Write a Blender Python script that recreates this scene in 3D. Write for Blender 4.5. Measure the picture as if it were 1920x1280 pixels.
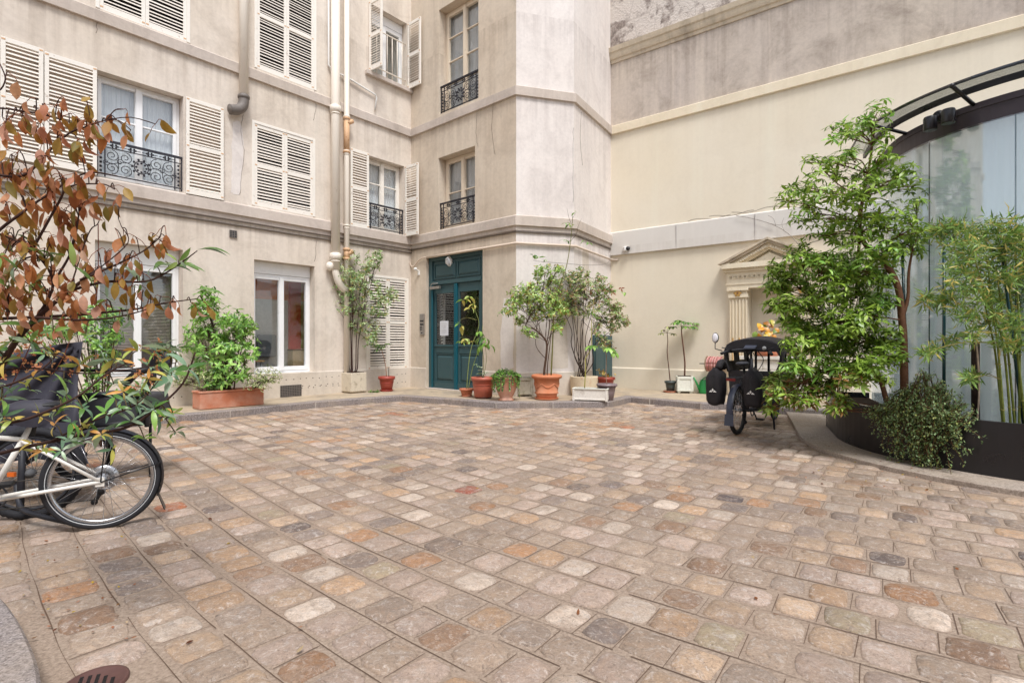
import bpy, math, random
from mathutils import Vector, Matrix

random.seed(7)
scene = bpy.context.scene
for o in list(bpy.data.objects):
    bpy.data.objects.remove(o)
col = scene.collection
R = math.radians

# ---------------------------------------------------------------- camera, world, sun, exposure
FPX, CAMH = 1010.0, 1.3
cam_data = bpy.data.cameras.new("camera")
cam = bpy.data.objects.new("camera", cam_data)
col.objects.link(cam)
cam.location = (0, 0, CAMH)
cam.rotation_euler = (R(90), 0, 0)
cam_data.sensor_width = 36.0
cam_data.lens = FPX / 1920 * 36.0
cam_data.clip_start = 0.05
cam_data.clip_end = 500
scene.camera = cam

SUN_EL, SUN_AZ = 60.0, 163.0          # azimuth measured clockwise from +Y
world = bpy.data.worlds.new("World")
scene.world = world
world.use_nodes = True
wn = world.node_tree
wn.nodes.clear()
w_out = wn.nodes.new("ShaderNodeOutputWorld")
w_bg = wn.nodes.new("ShaderNodeBackground")
w_sky = wn.nodes.new("ShaderNodeTexSky")
w_sky.sky_type = 'NISHITA'
w_sky.sun_disc = False
w_sky.sun_elevation = R(SUN_EL)
w_sky.sun_rotation = R(SUN_AZ)
w_sky.air_density = 1.0
w_sky.dust_density = 1.5
w_sky.ozone_density = 1.0
w_hs = wn.nodes.new("ShaderNodeHueSaturation")      # overcast: grey, not blue
w_hs.inputs['Saturation'].default_value = 0.40
wn.links.new(w_sky.outputs[0], w_hs.inputs['Color'])
wn.links.new(w_hs.outputs[0], w_bg.inputs['Color'])
w_bg.inputs['Strength'].default_value = 0.115
wn.links.new(w_bg.outputs[0], w_out.inputs['Surface'])

sun_data = bpy.data.lights.new("sun", 'SUN')
sun_data.energy = 1.5
sun_data.angle = R(18)
sun_data.color = (1.0, 0.99, 0.98)
sun = bpy.data.objects.new("sun", sun_data)
col.objects.link(sun)
az, el = R(SUN_AZ), R(SUN_EL)
to_sun = Vector((math.sin(az) * math.cos(el), math.cos(az) * math.cos(el), math.sin(el)))
sun.rotation_euler = (-to_sun).to_track_quat('-Z', 'Y').to_euler()
sun.location = to_sun * 30

vs = scene.view_settings
vs.view_transform = 'Standard'
vs.look = 'None'
vs.exposure = 1.05
vs.gamma = 1.0
vs.use_curve_mapping = False
scene.cycles.max_bounces = 8
scene.cycles.diffuse_bounces = 4
scene.cycles.transparent_max_bounces = 12
scene.cycles.use_denoising = True

# ---------------------------------------------------------------- helpers
def S(r, g, b, k=1.0):
    def c(v):
        v /= 255.0
        return (v / 12.92 if v <= 0.04045 else ((v + 0.055) / 1.055) ** 2.4) * k
    return (c(r), c(g), c(b))

def U(a, b): return random.uniform(a, b)

def at(x, y, Y):
    """point of the place seen at photo pixel (x, y) at distance Y"""
    return Vector(((x - 960) / FPX * Y, Y, CAMH - (y - 640) / FPX * Y))

def gp(x, y, z=0.0):
    Y = FPX * (CAMH - z) / (y - 640)
    return Vector(((x - 960) / FPX * Y, Y, z))

class Fr:
    """vertical plane: origin O, horizontal unit direction d, normal n (right-hand side of d)"""
    def __init__(s, O, d):
        s.O = Vector((O[0], O[1], 0.0)); s.d = Vector((d[0], d[1], 0.0)).normalized()
        s.n = Vector((s.d.y, -s.d.x, 0.0))
    def P(s, u, z, o=0.0):
        return s.O + s.d * u + s.n * o + Vector((0, 0, z))
    def px(s, x, y, o=0.0):
        a = (x - 960) / FPX
        O = s.O + s.n * o
        # O + d*u = t*(a,1)
        det = s.d.x * -1 - (-a) * s.d.y
        u = ((-O.x) * -1 - (-a) * (-O.y)) / det
        t = O.y + s.d.y * u
        return u, CAMH - (y - 640) / FPX * t
    def rect(s, xl, ytl, ybl, xr, ytr, ybr, o=0.0):
        a, b = s.px(xl, ytl, o), s.px(xl, ybl, o)
        c, d = s.px(xr, ytr, o), s.px(xr, ybr, o)
        return a[0], c[0], (b[1] + d[1]) / 2, (a[1] + c[1]) / 2

ORG = {}
class MB:
    def __init__(s):
        s.v, s.f, s.c, s.m, s.sm = [], [], [], [], []
        s.color = (0.5, 0.5, 0.5); s.mat = 0; s.smooth = False
    def add(s, vs, fs, color=None, mat=None, smooth=None):
        b = len(s.v)
        c = s.color if color is None else color
        s.v.extend([tuple(p) for p in vs]); s.c.extend([c] * len(vs))
        m = s.mat if mat is None else mat
        sm = s.smooth if smooth is None else smooth
        for f in fs:
            s.f.append(tuple(b + i for i in f)); s.m.append(m); s.sm.append(sm)
    def box(s, o, a, b, c, **k):
        o, a, b, c = Vector(o), Vector(a), Vector(b), Vector(c)
        vs = [o, o + a, o + a + b, o + b, o + c, o + a + c, o + a + b + c, o + b + c]
        fs = [(0, 3, 2, 1), (4, 5, 6, 7), (0, 1, 5, 4), (1, 2, 6, 5), (2, 3, 7, 6), (3, 0, 4, 7)]
        if a.cross(b).dot(c) < 0:
            fs = [f[::-1] for f in fs]
        s.add(vs, fs, **k)
    def cbox(s, c, x, y, z, rz=0.0, **k):
        m = Matrix.Rotation(rz, 3, 'Z')
        a, b = m @ Vector((x, 0, 0)), m @ Vector((0, y, 0))
        s.box(Vector(c) - a / 2 - b / 2, a, b, (0, 0, z), **k)
    def wbox(s, fr, s0, s1, z0, z1, o0, o1, **k):
        s.box(fr.P(s0, z0, o0), fr.d * (s1 - s0), fr.n * (o1 - o0), (0, 0, z1 - z0), **k)
    def tube(s, pts, r, n=8, cap=True, **k):
        pts = [Vector(p) for p in pts]
        N = len(pts)
        rs = list(r) if isinstance(r, (list, tuple)) else [r] * N
        T = []
        for i in range(N):
            t = pts[min(i + 1, N - 1)] - pts[max(i - 1, 0)]
            T.append(t.normalized() if t.length > 1e-9 else Vector((0, 0, 1)))
        up = Vector((0, 0, 1)) if abs(T[0].z) < 0.9 else Vector((1, 0, 0))
        a = T[0].cross(up).normalized()
        vs = []
        for i in range(N):
            a = a - T[i] * a.dot(T[i])
            a = a.normalized() if a.length > 1e-6 else T[i].orthogonal().normalized()
            b = T[i].cross(a)
            for j in range(n):
                th = 2 * math.pi * j / n
                vs.append(pts[i] + (a * math.cos(th) + b * math.sin(th)) * rs[i])
        fs = []
        for i in range(N - 1):
            for j in range(n):
                j2 = (j + 1) % n
                fs.append((i * n + j, i * n + j2, (i + 1) * n + j2, (i + 1) * n + j))
        if cap:
            fs.append(tuple(range(n))[::-1]); fs.append(tuple((N - 1) * n + j for j in range(n)))
        k.setdefault('smooth', True)
        s.add(vs, fs, **k)
    def lathe(s, prof, c, n=32, axis=None, wob=0.0, **k):
        """prof: list of (radius, height); axis: 3x3 matrix or None"""
        c = Vector(c)
        vs, fs = [], []
        for (r, z) in prof:
            for j in range(n):
                th = 2 * math.pi * j / n
                p = Vector((r * math.cos(th), r * math.sin(th), z))
                vs.append(c + (axis @ p if axis else p))
        for i in range(len(prof) - 1):
            for j in range(n):
                j2 = (j + 1) % n
                fs.append((i * n + j, i * n + j2, (i + 1) * n + j2, (i + 1) * n + j))
        k.setdefault('smooth', True)
        s.add(vs, fs, **k)
        L = len(prof) - 1
        b = len(s.v) - len(vs)
        if prof[0][0] > 1e-4:
            s.f.append(tuple(b + j for j in range(n))[::-1]); s.m.append(s.m[-1]); s.sm.append(False)
        if prof[-1][0] > 1e-4:
            s.f.append(tuple(b + L * n + j for j in range(n))); s.m.append(s.m[-2]); s.sm.append(False)
    def prism(s, pts, ex, **k):
        pts = [Vector(p) for p in pts]; ex = Vector(ex); n = len(pts)
        nrm = Vector((0, 0, 0))
        for i in range(n):
            nrm += pts[i].cross(pts[(i + 1) % n])
        if nrm.dot(ex) < 0: pts = pts[::-1]
        vs = pts + [p + ex for p in pts]
        fs = [tuple(range(n))[::-1], tuple(range(n, 2 * n))]
        fs += [(i, (i + 1) % n, n + (i + 1) % n, n + i) for i in range(n)]
        s.add(vs, fs, **k)
    def sphere(s, c, rx, ry=None, rz=None, n=12, m=8, **k):
        ry = ry or rx; rz = rz or rx
        c = Vector(c); vs = []; fs = []
        for i in range(m + 1):
            ph = math.pi * i / m
            for j in range(n):
                th = 2 * math.pi * j / n
                vs.append(c + Vector((rx * math.sin(ph) * math.cos(th), ry * math.sin(ph) * math.sin(th), rz * math.cos(ph))))
        for i in range(m):
            for j in range(n):
                j2 = (j + 1) % n
                fs.append((i * n + j, (i + 1) * n + j, (i + 1) * n + j2, i * n + j2))
        k.setdefault('smooth', True)
        s.add(vs, fs, **k)
    def leaf(s, p, d, up, L, W, curl=0.3, fold=0.25, nseg=3, shape='oval', **k):
        """one leaf blade of nseg cross sections, bending down along its length"""
        p, d, up = Vector(p), Vector(d).normalized(), Vector(up)
        side = d.cross(up)
        side = side.normalized() if side.length > 1e-5 else d.orthogonal().normalized()
        nrm = side.cross(d).normalized()
        vs = [p]; q = p.copy(); dd = d.copy(); nn = nrm.copy()
        for i in range(1, nseg + 1):
            rot = Matrix.Rotation(-curl / nseg, 3, side)
            dd = rot @ dd; nn = rot @ nn
            q = q + dd * (L / (nseg + 1))
            t = i / (nseg + 1)
            if shape == 'lance': w = W * math.sin(math.pi * min(1, t * 1.0)) ** 0.8
            elif shape == 'obov': w = W * math.sin(math.pi * t ** 1.5) ** 0.8
            else: w = W * math.sin(math.pi * t ** 0.85)
            w *= 0.5
            vs += [q - side * w + nn * w * fold, q.copy(), q + side * w + nn * w * fold]
        vs.append(q + (Matrix.Rotation(-curl / nseg, 3, side) @ dd) * (L / (nseg + 1)))
        fs = [(0, 2, 1), (0, 3, 2)]
        for i in range(nseg - 1):
            b = 1 + i * 3
            fs += [(b, b + 1, b + 4, b + 3), (b + 1, b + 2, b + 5, b + 4)]
        b = 1 + (nseg - 1) * 3; e = len(vs) - 1
        fs += [(b, b + 1, e), (b + 1, b + 2, e)]
        k.setdefault('smooth', True)
        s.add(vs, fs, **k)
    def build(s, name, mats, parent=None, local=False, bevel=0.0, seg=2, origin=None):
        me = bpy.data.meshes.new(name)
        if parent is not None and not local: org = ORG[parent.name]
        elif origin is not None: org = Vector(origin)
        else: org = Vector((0, 0, 0))
        me.from_pydata([(v[0] - org[0], v[1] - org[1], v[2] - org[2]) for v in s.v], [], s.f)
        if not isinstance(mats, (list, tuple)): mats = [mats]
        for m in mats: me.materials.append(m)
        me.polygons.foreach_set('material_index', s.m)
        me.polygons.foreach_set('use_smooth', s.sm)
        ca = me.color_attributes.new('Col', 'FLOAT_COLOR', 'POINT')
        buf = []
        for c in s.c: buf.extend((c[0], c[1], c[2], 1.0))
        ca.data.foreach_set('color', buf)
        me.update()
        o = bpy.data.objects.new(name, me)
        col.objects.link(o)
        if parent is not None:
            o.parent = parent
            ORG[o.name] = Vector((0, 0, 0)) if local else org
        else:
            o.location = org
            ORG[o.name] = org
        if bevel:
            b = o.modifiers.new('bevel', 'BEVEL')
            b.width = bevel; b.segments = seg; b.limit_method = 'ANGLE'; b.angle_limit = R(40)
        return o

def tag(o, label=None, cat=None, group=None, kind=None):
    if label: o['label'] = label
    if cat: o['category'] = cat
    if group: o['group'] = group
    if kind: o['kind'] = kind
    return o

def empty(name, loc, label, cat, group=None, rz=0.0, rx=0.0):
    o = bpy.data.objects.new(name, None)
    col.objects.link(o)
    o.empty_display_size = 0.2
    o.location = loc; o.rotation_euler = (rx, 0, rz)
    ORG[o.name] = Vector(loc)
    return tag(o, label, cat, group)

def lerp(a, b, t): return a + (b - a) * t

def smooth_path(pts, n=6):
    """Catmull-Rom through the points"""
    P = [Vector(p) for p in pts]
    if len(P) < 3: return P
    out = []
    for i in range(len(P) - 1):
        p0 = P[max(i - 1, 0)]; p1 = P[i]; p2 = P[i + 1]; p3 = P[min(i + 2, len(P) - 1)]
        for j in range(n):
            t = j / n
            out.append(0.5 * ((2 * p1) + (p2 - p0) * t + (2 * p0 - 5 * p1 + 4 * p2 - p3) * t * t + (3 * p1 - p0 - 3 * p2 + p3) * t ** 3))
    out.append(P[-1])
    return out

def sweep(mb, path, prof, **k):
    """sweep a profile [(off, z)...] along a horizontal polyline with mitred corners; off goes to the right of travel"""
    P = [Vector((p[0], p[1], 0)) for p in path]
    N = len(P); n = len(prof); vs = []
    for i in range(N):
        d1 = (P[i] - P[i - 1]).normalized() if i > 0 else None
        d2 = (P[i + 1] - P[i]).normalized() if i < N - 1 else None
        n1 = Vector((d1.y, -d1.x, 0)) if d1 else None
        n2 = Vector((d2.y, -d2.x, 0)) if d2 else None
        if n1 is None: m = n2
        elif n2 is None: m = n1
        else:
            m = (n1 + n2); m = m / m.dot(n1)
        for (o, z) in prof:
            vs.append(P[i] + m * o + Vector((0, 0, z)))
    fs = []
    for i in range(N - 1):
        for j in range(n):
            j2 = (j + 1) % n
            fs.append((i * n + j, (i + 1) * n + j, (i + 1) * n + j2, i * n + j2))
    fs.append(tuple(range(n))); fs.append(tuple((N - 1) * n + j for j in range(n))[::-1])
    mb.add(vs, fs, **k)

def offpath(path, off):
    P = [Vector((p[0], p[1], 0)) for p in path]; out = []
    for i in range(len(P)):
        d1 = (P[i] - P[i - 1]).normalized() if i > 0 else None
        d2 = (P[i + 1] - P[i]).normalized() if i < len(P) - 1 else None
        n1 = Vector((d1.y, -d1.x, 0)) if d1 else None
        n2 = Vector((d2.y, -d2.x, 0)) if d2 else None
        m = n2 if n1 is None else n1 if n2 is None else (n1 + n2) / (n1 + n2).dot(n1)
        out.append(P[i] + m * off)
    return out

def in_poly(x, y, poly):
    c = False; n = len(poly)
    for i in range(n):
        x1, y1 = poly[i][0], poly[i][1]; x2, y2 = poly[i - 1][0], poly[i - 1][1]
        if (y1 > y) != (y2 > y) and x < (x2 - x1) * (y - y1) / (y2 - y1) + x1: c = not c
    return c
# ---------------------------------------------------------------- materials
class NT:
    def __init__(s, name):
        s.mat = bpy.data.materials.new(name); s.mat.use_nodes = True
        s.t = s.mat.node_tree; s.t.nodes.clear()
        s.out = s.t.nodes.new('ShaderNodeOutputMaterial')
        s.tc = s.t.nodes.new('ShaderNodeTexCoord')
        s.geo = s.t.nodes.new('ShaderNodeNewGeometry')
        s.pos = s.geo.outputs['Position']
    def link(s, a, b): s.t.links.new(a, b)
    def val(s, sock, v):
        if hasattr(v, 'is_linked') or isinstance(v, bpy.types.NodeSocket): s.link(v, sock)
        else:
            if isinstance(v, tuple) and len(v) == 3 and sock.type == 'RGBA': v = (*v, 1.0)
            sock.default_value = v
    def mapping(s, scale=(1, 1, 1), rot=(0, 0, 0), loc=(0, 0, 0), vec=None):
        m = s.t.nodes.new('ShaderNodeMapping')
        s.link(vec or s.pos, m.inputs['Vector'])
        m.inputs['Scale'].default_value = scale; m.inputs['Rotation'].default_value = rot; m.inputs['Location'].default_value = loc
        return m.outputs[0]
    def noise(s, scale, detail=6, rough=0.6, vec=None, dist=0.0):
        n = s.t.nodes.new('ShaderNodeTexNoise')
        s.link(vec or s.pos, n.inputs['Vector'])
        n.inputs['Scale'].default_value = scale; n.inputs['Detail'].default_value = detail
        n.inputs['Roughness'].default_value = rough; n.inputs['Distortion'].default_value = dist
        return n.outputs['Fac']
    def voro(s, scale, feature='F1', vec=None):
        n = s.t.nodes.new('ShaderNodeTexVoronoi'); n.feature = feature
        s.link(vec or s.pos, n.inputs['Vector']); n.inputs['Scale'].default_value = scale
        return n.outputs['Distance']
    def ramp(s, fac, stops):
        r = s.t.nodes.new('ShaderNodeValToRGB'); s.link(fac, r.inputs['Fac'])
        e = r.color_ramp.elements
        while len(e) < len(stops): e.new(0.5)
        for i, (p, c) in enumerate(stops):
            e[i].position = p
            e[i].color = (*c, 1) if isinstance(c, tuple) else (c, c, c, 1)
        return r.outputs['Color']
    def mix(s, fac, a, b, blend='MIX'):
        m = s.t.nodes.new('ShaderNodeMix'); m.data_type = 'RGBA'; m.blend_type = blend
        s.val(m.inputs[0], fac); s.val(m.inputs[6], a); s.val(m.inputs[7], b)
        return m.outputs[2]
    def math(s, op, a, b=0.0):
        m = s.t.nodes.new('ShaderNodeMath'); m.operation = op
        s.val(m.inputs[0], a); s.val(m.inputs[1], b)
        return m.outputs[0]
    def attr(s):
        a = s.t.nodes.new('ShaderNodeAttribute'); a.attribute_name = 'Col'
        return a.outputs['Color']
    def sepz(s):
        x = s.t.nodes.new('ShaderNodeSeparateXYZ'); s.link(s.pos, x.inputs[0]); return x.outputs['Z']
    def bump(s, h, strength=0.3, dist=0.01, normal=None):
        b = s.t.nodes.new('ShaderNodeBump'); s.link(h, b.inputs['Height'])
        b.inputs['Strength'].default_value = strength; b.inputs['Distance'].default_value = dist
        if normal: s.link(normal, b.inputs['Normal'])
        return b.outputs[0]
    def bsdf(s, color, rough=0.6, normal=None, metal=0.0, spec=0.5, **k):
        p = s.t.nodes.new('ShaderNodeBsdfPrincipled')
        s.val(p.inputs['Base Color'], color); s.val(p.inputs['Roughness'], rough)
        p.inputs['Metallic'].default_value = metal
        p.inputs['Specular IOR Level'].default_value = spec
        for n, v in k.items(): s.val(p.inputs[n.replace('_', ' ')], v)
        if normal: s.link(normal, p.inputs['Normal'])
        return p.outputs[0]
    def done(s, sh):
        s.link(sh, s.out.inputs['Surface']); return s.mat

def plaster(name, base, dark, warm, streak=0.5, bump=0.25, blot=0.5, fine=0.25, big=0.35, drip=0.55):
    n = NT(name)
    a = n.noise(big, 5, 0.6)
    c = n.mix(n.ramp(a, [(0.35, 0.0), (0.7, 1.0)]), base, warm)
    b = n.noise(1.3, 8, 0.68, dist=0.6)
    c = n.mix(n.math('MULTIPLY', n.ramp(b, [(0.48, 0.0), (0.72, 1.0)]), blot), c, dark)
    st = n.noise(1.0, 6, 0.65, vec=n.mapping((3.2, 3.2, 0.16)))
    c = n.mix(n.math('MULTIPLY', n.ramp(st, [(0.5, 0.0), (0.75, 1.0)]), streak), c, dark)
    sl = n.noise(1.0, 4, 0.6, vec=n.mapping((2.3, 2.3, 0.1), loc=(4, 7, 1)))
    c = n.mix(n.math('MULTIPLY', n.ramp(sl, [(0.58, 0.0), (0.7, 1.0)]), streak * 0.7), c, tuple(min(0.85, x * 1.22) for x in base))
    z = n.sepz()
    dr = n.ramp(n.noise(1.0, 5, 0.65, vec=n.mapping((7, 7, 0.25), loc=(1, 2, 0))), [(0.42, 0.0), (0.62, 1.0)])
    for zb in (6.60, 3.70, 8.42):                        # drips that start under each moulding
        d = n.math('SUBTRACT', zb, z)
        m = n.math('MULTIPLY', n.math('GREATER_THAN', d, 0.0), n.math('MAXIMUM', n.math('SUBTRACT', 1.0, n.math('MULTIPLY', d, 1.1)), 0.0))
        c = n.mix(n.math('MULTIPLY', n.math('MULTIPLY', m, dr), drip), c, dark)
    f = n.noise(14, 8, 0.7)
    c = n.mix(fine, c, n.ramp(f, [(0.25, tuple(x * 0.55 for x in base)), (0.6, base)]))
    cr = n.voro(0.55, 'DISTANCE_TO_EDGE', vec=n.mapping((1, 1, 1)))
    h = n.mix(0.4, n.noise(30, 6, 0.7), n.noise(5, 6, 0.65))
    return n.done(n.bsdf(c, 0.92, n.bump(h, bump, 0.012), spec=0.2))

def paint(name, c, wear, rough=0.45, amount=0.5, bump=0.15, scale=9):
    n = NT(name)
    a = n.noise(scale, 8, 0.72)
    f = n.math('MULTIPLY', n.ramp(a, [(0.60, 0.0), (0.70, 1.0)]), amount)
    b = n.noise(2.2, 5, 0.6)
    cc = c
    cc = n.mix(f, cc, wear)
    return n.done(n.bsdf(cc, rough, n.bump(a, bump, 0.004), spec=0.35))

def simple(name, c, rough=0.5, metal=0.0, var=0.25, scale=12, bump=0.1, spec=0.5):
    n = NT(name)
    a = n.noise(scale, 6, 0.65)
    cc = n.mix(n.ramp(a, [(0.3, 0.0), (0.75, 1.0)]), c, tuple(x * (1 - var) for x in c))
    rr = n.ramp(n.noise(scale * 0.6, 4, 0.6), [(0.3, max(0.03, rough - 0.08)), (0.7, min(1, rough + 0.12))])
    return n.done(n.bsdf(cc, rr, n.bump(a, bump, 0.004), metal=metal, spec=spec))

def attrmat(name, rough=0.6, var=0.3, scale=20, bump=0.15, spec=0.4, transl=0.0):
    n = NT(name)
    c = n.attr()
    a = n.noise(scale, 6, 0.65)
    cc = n.mix(var, c, n.ramp(a, [(0.3, 0.25), (0.7, 1.0)]), 'MULTIPLY')
    sh = n.bsdf(cc, rough, n.bump(a, bump, 0.004), spec=spec)
    if transl:
        t = n.t.nodes.new('ShaderNodeBsdfTranslucent'); n.link(cc, t.inputs['Color'])
        m = n.t.nodes.new('ShaderNodeMixShader'); m.inputs[0].default_value = transl
        n.link(sh, m.inputs[1]); n.link(t.outputs[0], m.inputs[2]); sh = m.outputs[0]
    return n.done(sh)

def glassmat(name, tint=(0.9, 0.94, 0.94), ior=1.5, extra=0.0):
    n = NT(name)
    lw = n.t.nodes.new('ShaderNodeLayerWeight'); lw.inputs['Blend'].default_value = 0.5
    fac = n.math('ADD', n.math('MULTIPLY', n.math('POWER', lw.outputs['Facing'], 5.0), 0.9), 0.035 + extra)
    tr = n.t.nodes.new('ShaderNodeBsdfTransparent'); tr.inputs['Color'].default_value = (*tint, 1)
    gl = n.t.nodes.new('ShaderNodeBsdfGlossy'); gl.inputs['Roughness'].default_value = 0.02
    gl.inputs['Color'].default_value = (0.95, 0.97, 1.0, 1)
    m = n.t.nodes.new('ShaderNodeMixShader')
    n.link(fac, m.inputs[0]); n.link(tr.outputs[0], m.inputs[1]); n.link(gl.outputs[0], m.inputs[2])
    return n.done(m.outputs[0])

M = {}
M['plaster'] = plaster('beige_plaster', S(224, 213, 201), S(158, 142, 126), S(216, 202, 184), 0.4, 0.35, 0.5)
M['plaster_light'] = plaster('pale_plaster', S(228, 220, 214), S(170, 158, 152), S(220, 210, 202), 0.36, 0.35, 0.45)
M['plaster_dark'] = plaster('tan_plaster', S(212, 199, 182), S(154, 136, 118), S(206, 188, 166), 0.42, 0.35, 0.55)
M['plinth'] = plaster('plinth_plaster', S(216, 206, 194), S(150, 138, 124), S(204, 190, 170), 0.3, 0.3, 0.5)
M['band'] = plaster('moulding_plaster', S(206, 194, 184), S(150, 138, 128), S(192, 178, 164), 0.45, 0.2, 0.6)
M['cream'] = plaster('cream_paint', S(229, 219, 200), S(210, 197, 176), S(226, 214, 191), 0.22, 0.12, 0.3, 0.08, drip=0.25)
M['cream_light'] = plaster('pale_coping', S(236, 224, 200), S(198, 182, 154), S(230, 215, 188), 0.3, 0.1, 0.35, 0.1)
M['metal_white'] = plaster('white_flashing', S(214, 209, 202), S(198, 190, 181), S(212, 206, 198), 0.2, 0.02, 0.2, 0.05)
M['old_wall'] = plaster('weathered_render', S(204, 191, 176), S(126, 112, 102), S(186, 174, 166), 0.7, 0.35, 0.8, 0.3)
M['cornice'] = plaster('weathered_cornice', S(208, 194, 172), S(120, 106, 92), S(198, 182, 158), 0.7, 0.3, 0.7, 0.3)
def crumbling():
    n = NT('crumbling_render')
    base = S(205, 195, 186)
    a = n.noise(1.1, 10, 0.68, dist=0.3)
    f = n.ramp(a, [(0.47, 0.0), (0.53, 1.0)])
    b = n.noise(9, 9, 0.78, vec=n.mapping((1, 1, 0.7)))
    dk = n.ramp(b, [(0.3, S(72, 64, 60)), (0.5, S(150, 138, 130)), (0.7, S(196, 186, 178))])
    c = n.mix(f, base, dk)
    cr = n.voro(1.6, 'DISTANCE_TO_EDGE', vec=n.mapping((1, 1, 1)))
    c = n.mix(n.ramp(cr, [(0.0, 0.3), (0.015, 0.0)]), c, S(70, 62, 58))
    h = n.mix(f, n.noise(20, 5, 0.6), b)
    return n.done(n.bsdf(c, 0.95, n.bump(h, 0.8, 0.03), spec=0.15))
M['crumble'] = crumbling()
M['white_paint'] = paint('old_white_paint', S(236, 230, 220), S(150, 118, 92), 0.5, 0.8, 0.15, 11)
M['slat_paint'] = paint('slat_white_paint', S(232, 222, 210), S(176, 152, 132), 0.55, 0.4, 0.1, 7)
M['pvc'] = simple('white_pvc', S(240, 240, 240), 0.3, 0, 0.05, 4, 0.02)
M['wood_frame'] = paint('cream_window_paint', S(222, 206, 184), S(140, 112, 84), 0.45, 0.5, 0.1, 8)
M['iron'] = simple('black_iron', S(50, 48, 56), 0.45, 0.3, 0.3, 18, 0.1)
M['glass'] = glassmat('window_glass', (0.955, 0.97, 0.97), 1.5, 0.03)
M['glass_clear'] = glassmat('clear_glass', (0.935, 0.975, 0.99), 1.45, 0.10)
M['curtain'] = simple('net_curtain', S(226, 226, 228), 0.9, 0, 0.12, 3, 0.05, 0.1)
M['curtain_dark'] = simple('grey_blind', S(190, 188, 188), 0.9, 0, 0.2, 2, 0.05, 0.1)
M['shade_backing'] = simple('painted_shade_backing', S(52, 46, 44), 0.9, 0, 0.2, 1, 0.0, 0.1)  # dark colour stands in for shade behind closed shutters and in the hall
M['gas_pipe'] = paint('flaking_gas_pipe', S(208, 190, 172), S(172, 112, 80), 0.6, 0.6, 0.3, 14)
M['room'] = simple('pale_room', S(236, 230, 222), 0.9, 0, 0.2, 1, 0.0, 0.1)
M['teal'] = paint('slate_teal_paint', S(58, 84, 88), S(116, 140, 142), 0.42, 0.3, 0.1, 14)
M['teal_bright'] = paint('petrol_teal_paint', S(10, 84, 98), S(70, 112, 120), 0.38, 0.2, 0.08, 10)
M['pipe'] = paint('cream_pipe_paint', S(232, 222, 208), S(178, 150, 124), 0.45, 0.25, 0.08, 5)
M['pipe_rust'] = paint('rusty_pipe_paint', S(214, 174, 136), S(160, 84, 46), 0.6, 0.9, 0.3, 9)
M['pipe_grey'] = simple('grey_cast_iron', S(120, 112, 106), 0.6, 0.1, 0.3, 10, 0.2)
M['cable'] = simple('dark_cable', S(96, 84, 74), 0.6, 0, 0.2, 10, 0.05)
M['plastic_white'] = simple('white_plastic', S(232, 230, 226), 0.35, 0, 0.05, 10, 0.02)
M['plastic_black'] = simple('black_plastic', S(36, 36, 40), 0.4, 0, 0.2, 10, 0.05)
M['steel'] = simple('brushed_steel', S(170, 165, 160), 0.35, 0.8, 0.15, 14, 0.05)
M['paper'] = simple('white_paper', S(236, 234, 240), 0.8, 0, 0.04, 6, 0.02, 0.2)
M['leaf'] = attrmat('leaf', 0.36, 0.2, 26, 0.1, 0.5, 0.28)
M['leaf_dry'] = attrmat('dry_leaf', 0.5, 0.3, 40, 0.3, 0.4, 0.45)
M['bark'] = attrmat('bark', 0.85, 0.55, 30, 0.5, 0.2)
M['any'] = attrmat('tinted_solid', 0.55, 0.25, 14, 0.12, 0.4)
M['gloss'] = attrmat('tinted_gloss', 0.3, 0.12, 14, 0.03, 0.5)
M['rubber'] = attrmat('rubber', 0.75, 0.2, 30, 0.15, 0.3)
M['metalpaint'] = simple('white_bike_paint', S(236, 232, 224), 0.25, 0, 0.05, 8, 0.02)
M['chrome'] = simple('bike_alloy', S(190, 190, 192), 0.25, 0.9, 0.1, 20, 0.02)
M['fabric'] = simple('black_cover_cloth', S(58, 56, 66), 0.62, 0, 0.3, 6, 0.25, 0.4)
M['bag'] = simple('black_bag_cloth', S(48, 45, 48), 0.7, 0, 0.25, 14, 0.25, 0.3)
M['soil'] = simple('potting_soil', S(74, 58, 46), 0.95, 0, 0.5, 40, 0.6, 0.1)
M['black_metal'] = simple('black_powder_coat', S(28, 25, 28), 0.32, 0.0, 0.15, 3, 0.02, 0.5)
M['fascia'] = simple('dark_bronze_fascia', S(70, 62, 68), 0.4, 0.3, 0.15, 3, 0.03)
def terracotta(name, c, pale, amt):
    n = NT(name)
    a = n.noise(7, 8, 0.7); b = n.noise(2.5, 5, 0.65)
    cc = n.mix(n.math('MULTIPLY', n.ramp(b, [(0.42, 0.0), (0.7, 1.0)]), amt), c, pale)
    cc = n.mix(0.3, cc, n.ramp(a, [(0.3, tuple(x * 0.5 for x in c)), (0.65, c)]))
    return n.done(n.bsdf(cc, 0.85, n.bump(n.noise(40, 5, 0.6), 0.25, 0.004), spec=0.25))
M['terracotta'] = terracotta('terracotta', S(188, 116, 86), S(214, 176, 156), 0.8)
M['terracotta_pale'] = terracotta('limed_terracotta', S(206, 146, 118), S(226, 198, 184), 0.9)
M['terracotta_orange'] = terracotta('orange_terracotta', S(202, 124, 86), S(218, 166, 136), 0.7)
M['red_plastic'] = simple('red_plastic_pot', S(170, 74, 60), 0.45, 0, 0.25, 5, 0.05)
M['rust_plastic'] = simple('terracotta_plastic_pot', S(186, 100, 78), 0.48, 0, 0.25, 5, 0.05)
M['mauve_plastic'] = simple('mauve_plastic_pot', S(140, 124, 126), 0.45, 0, 0.1, 6, 0.03)
M['dark_plastic'] = simple('dark_green_plastic', S(66, 76, 74), 0.4, 0, 0.1, 6, 0.03)
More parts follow.
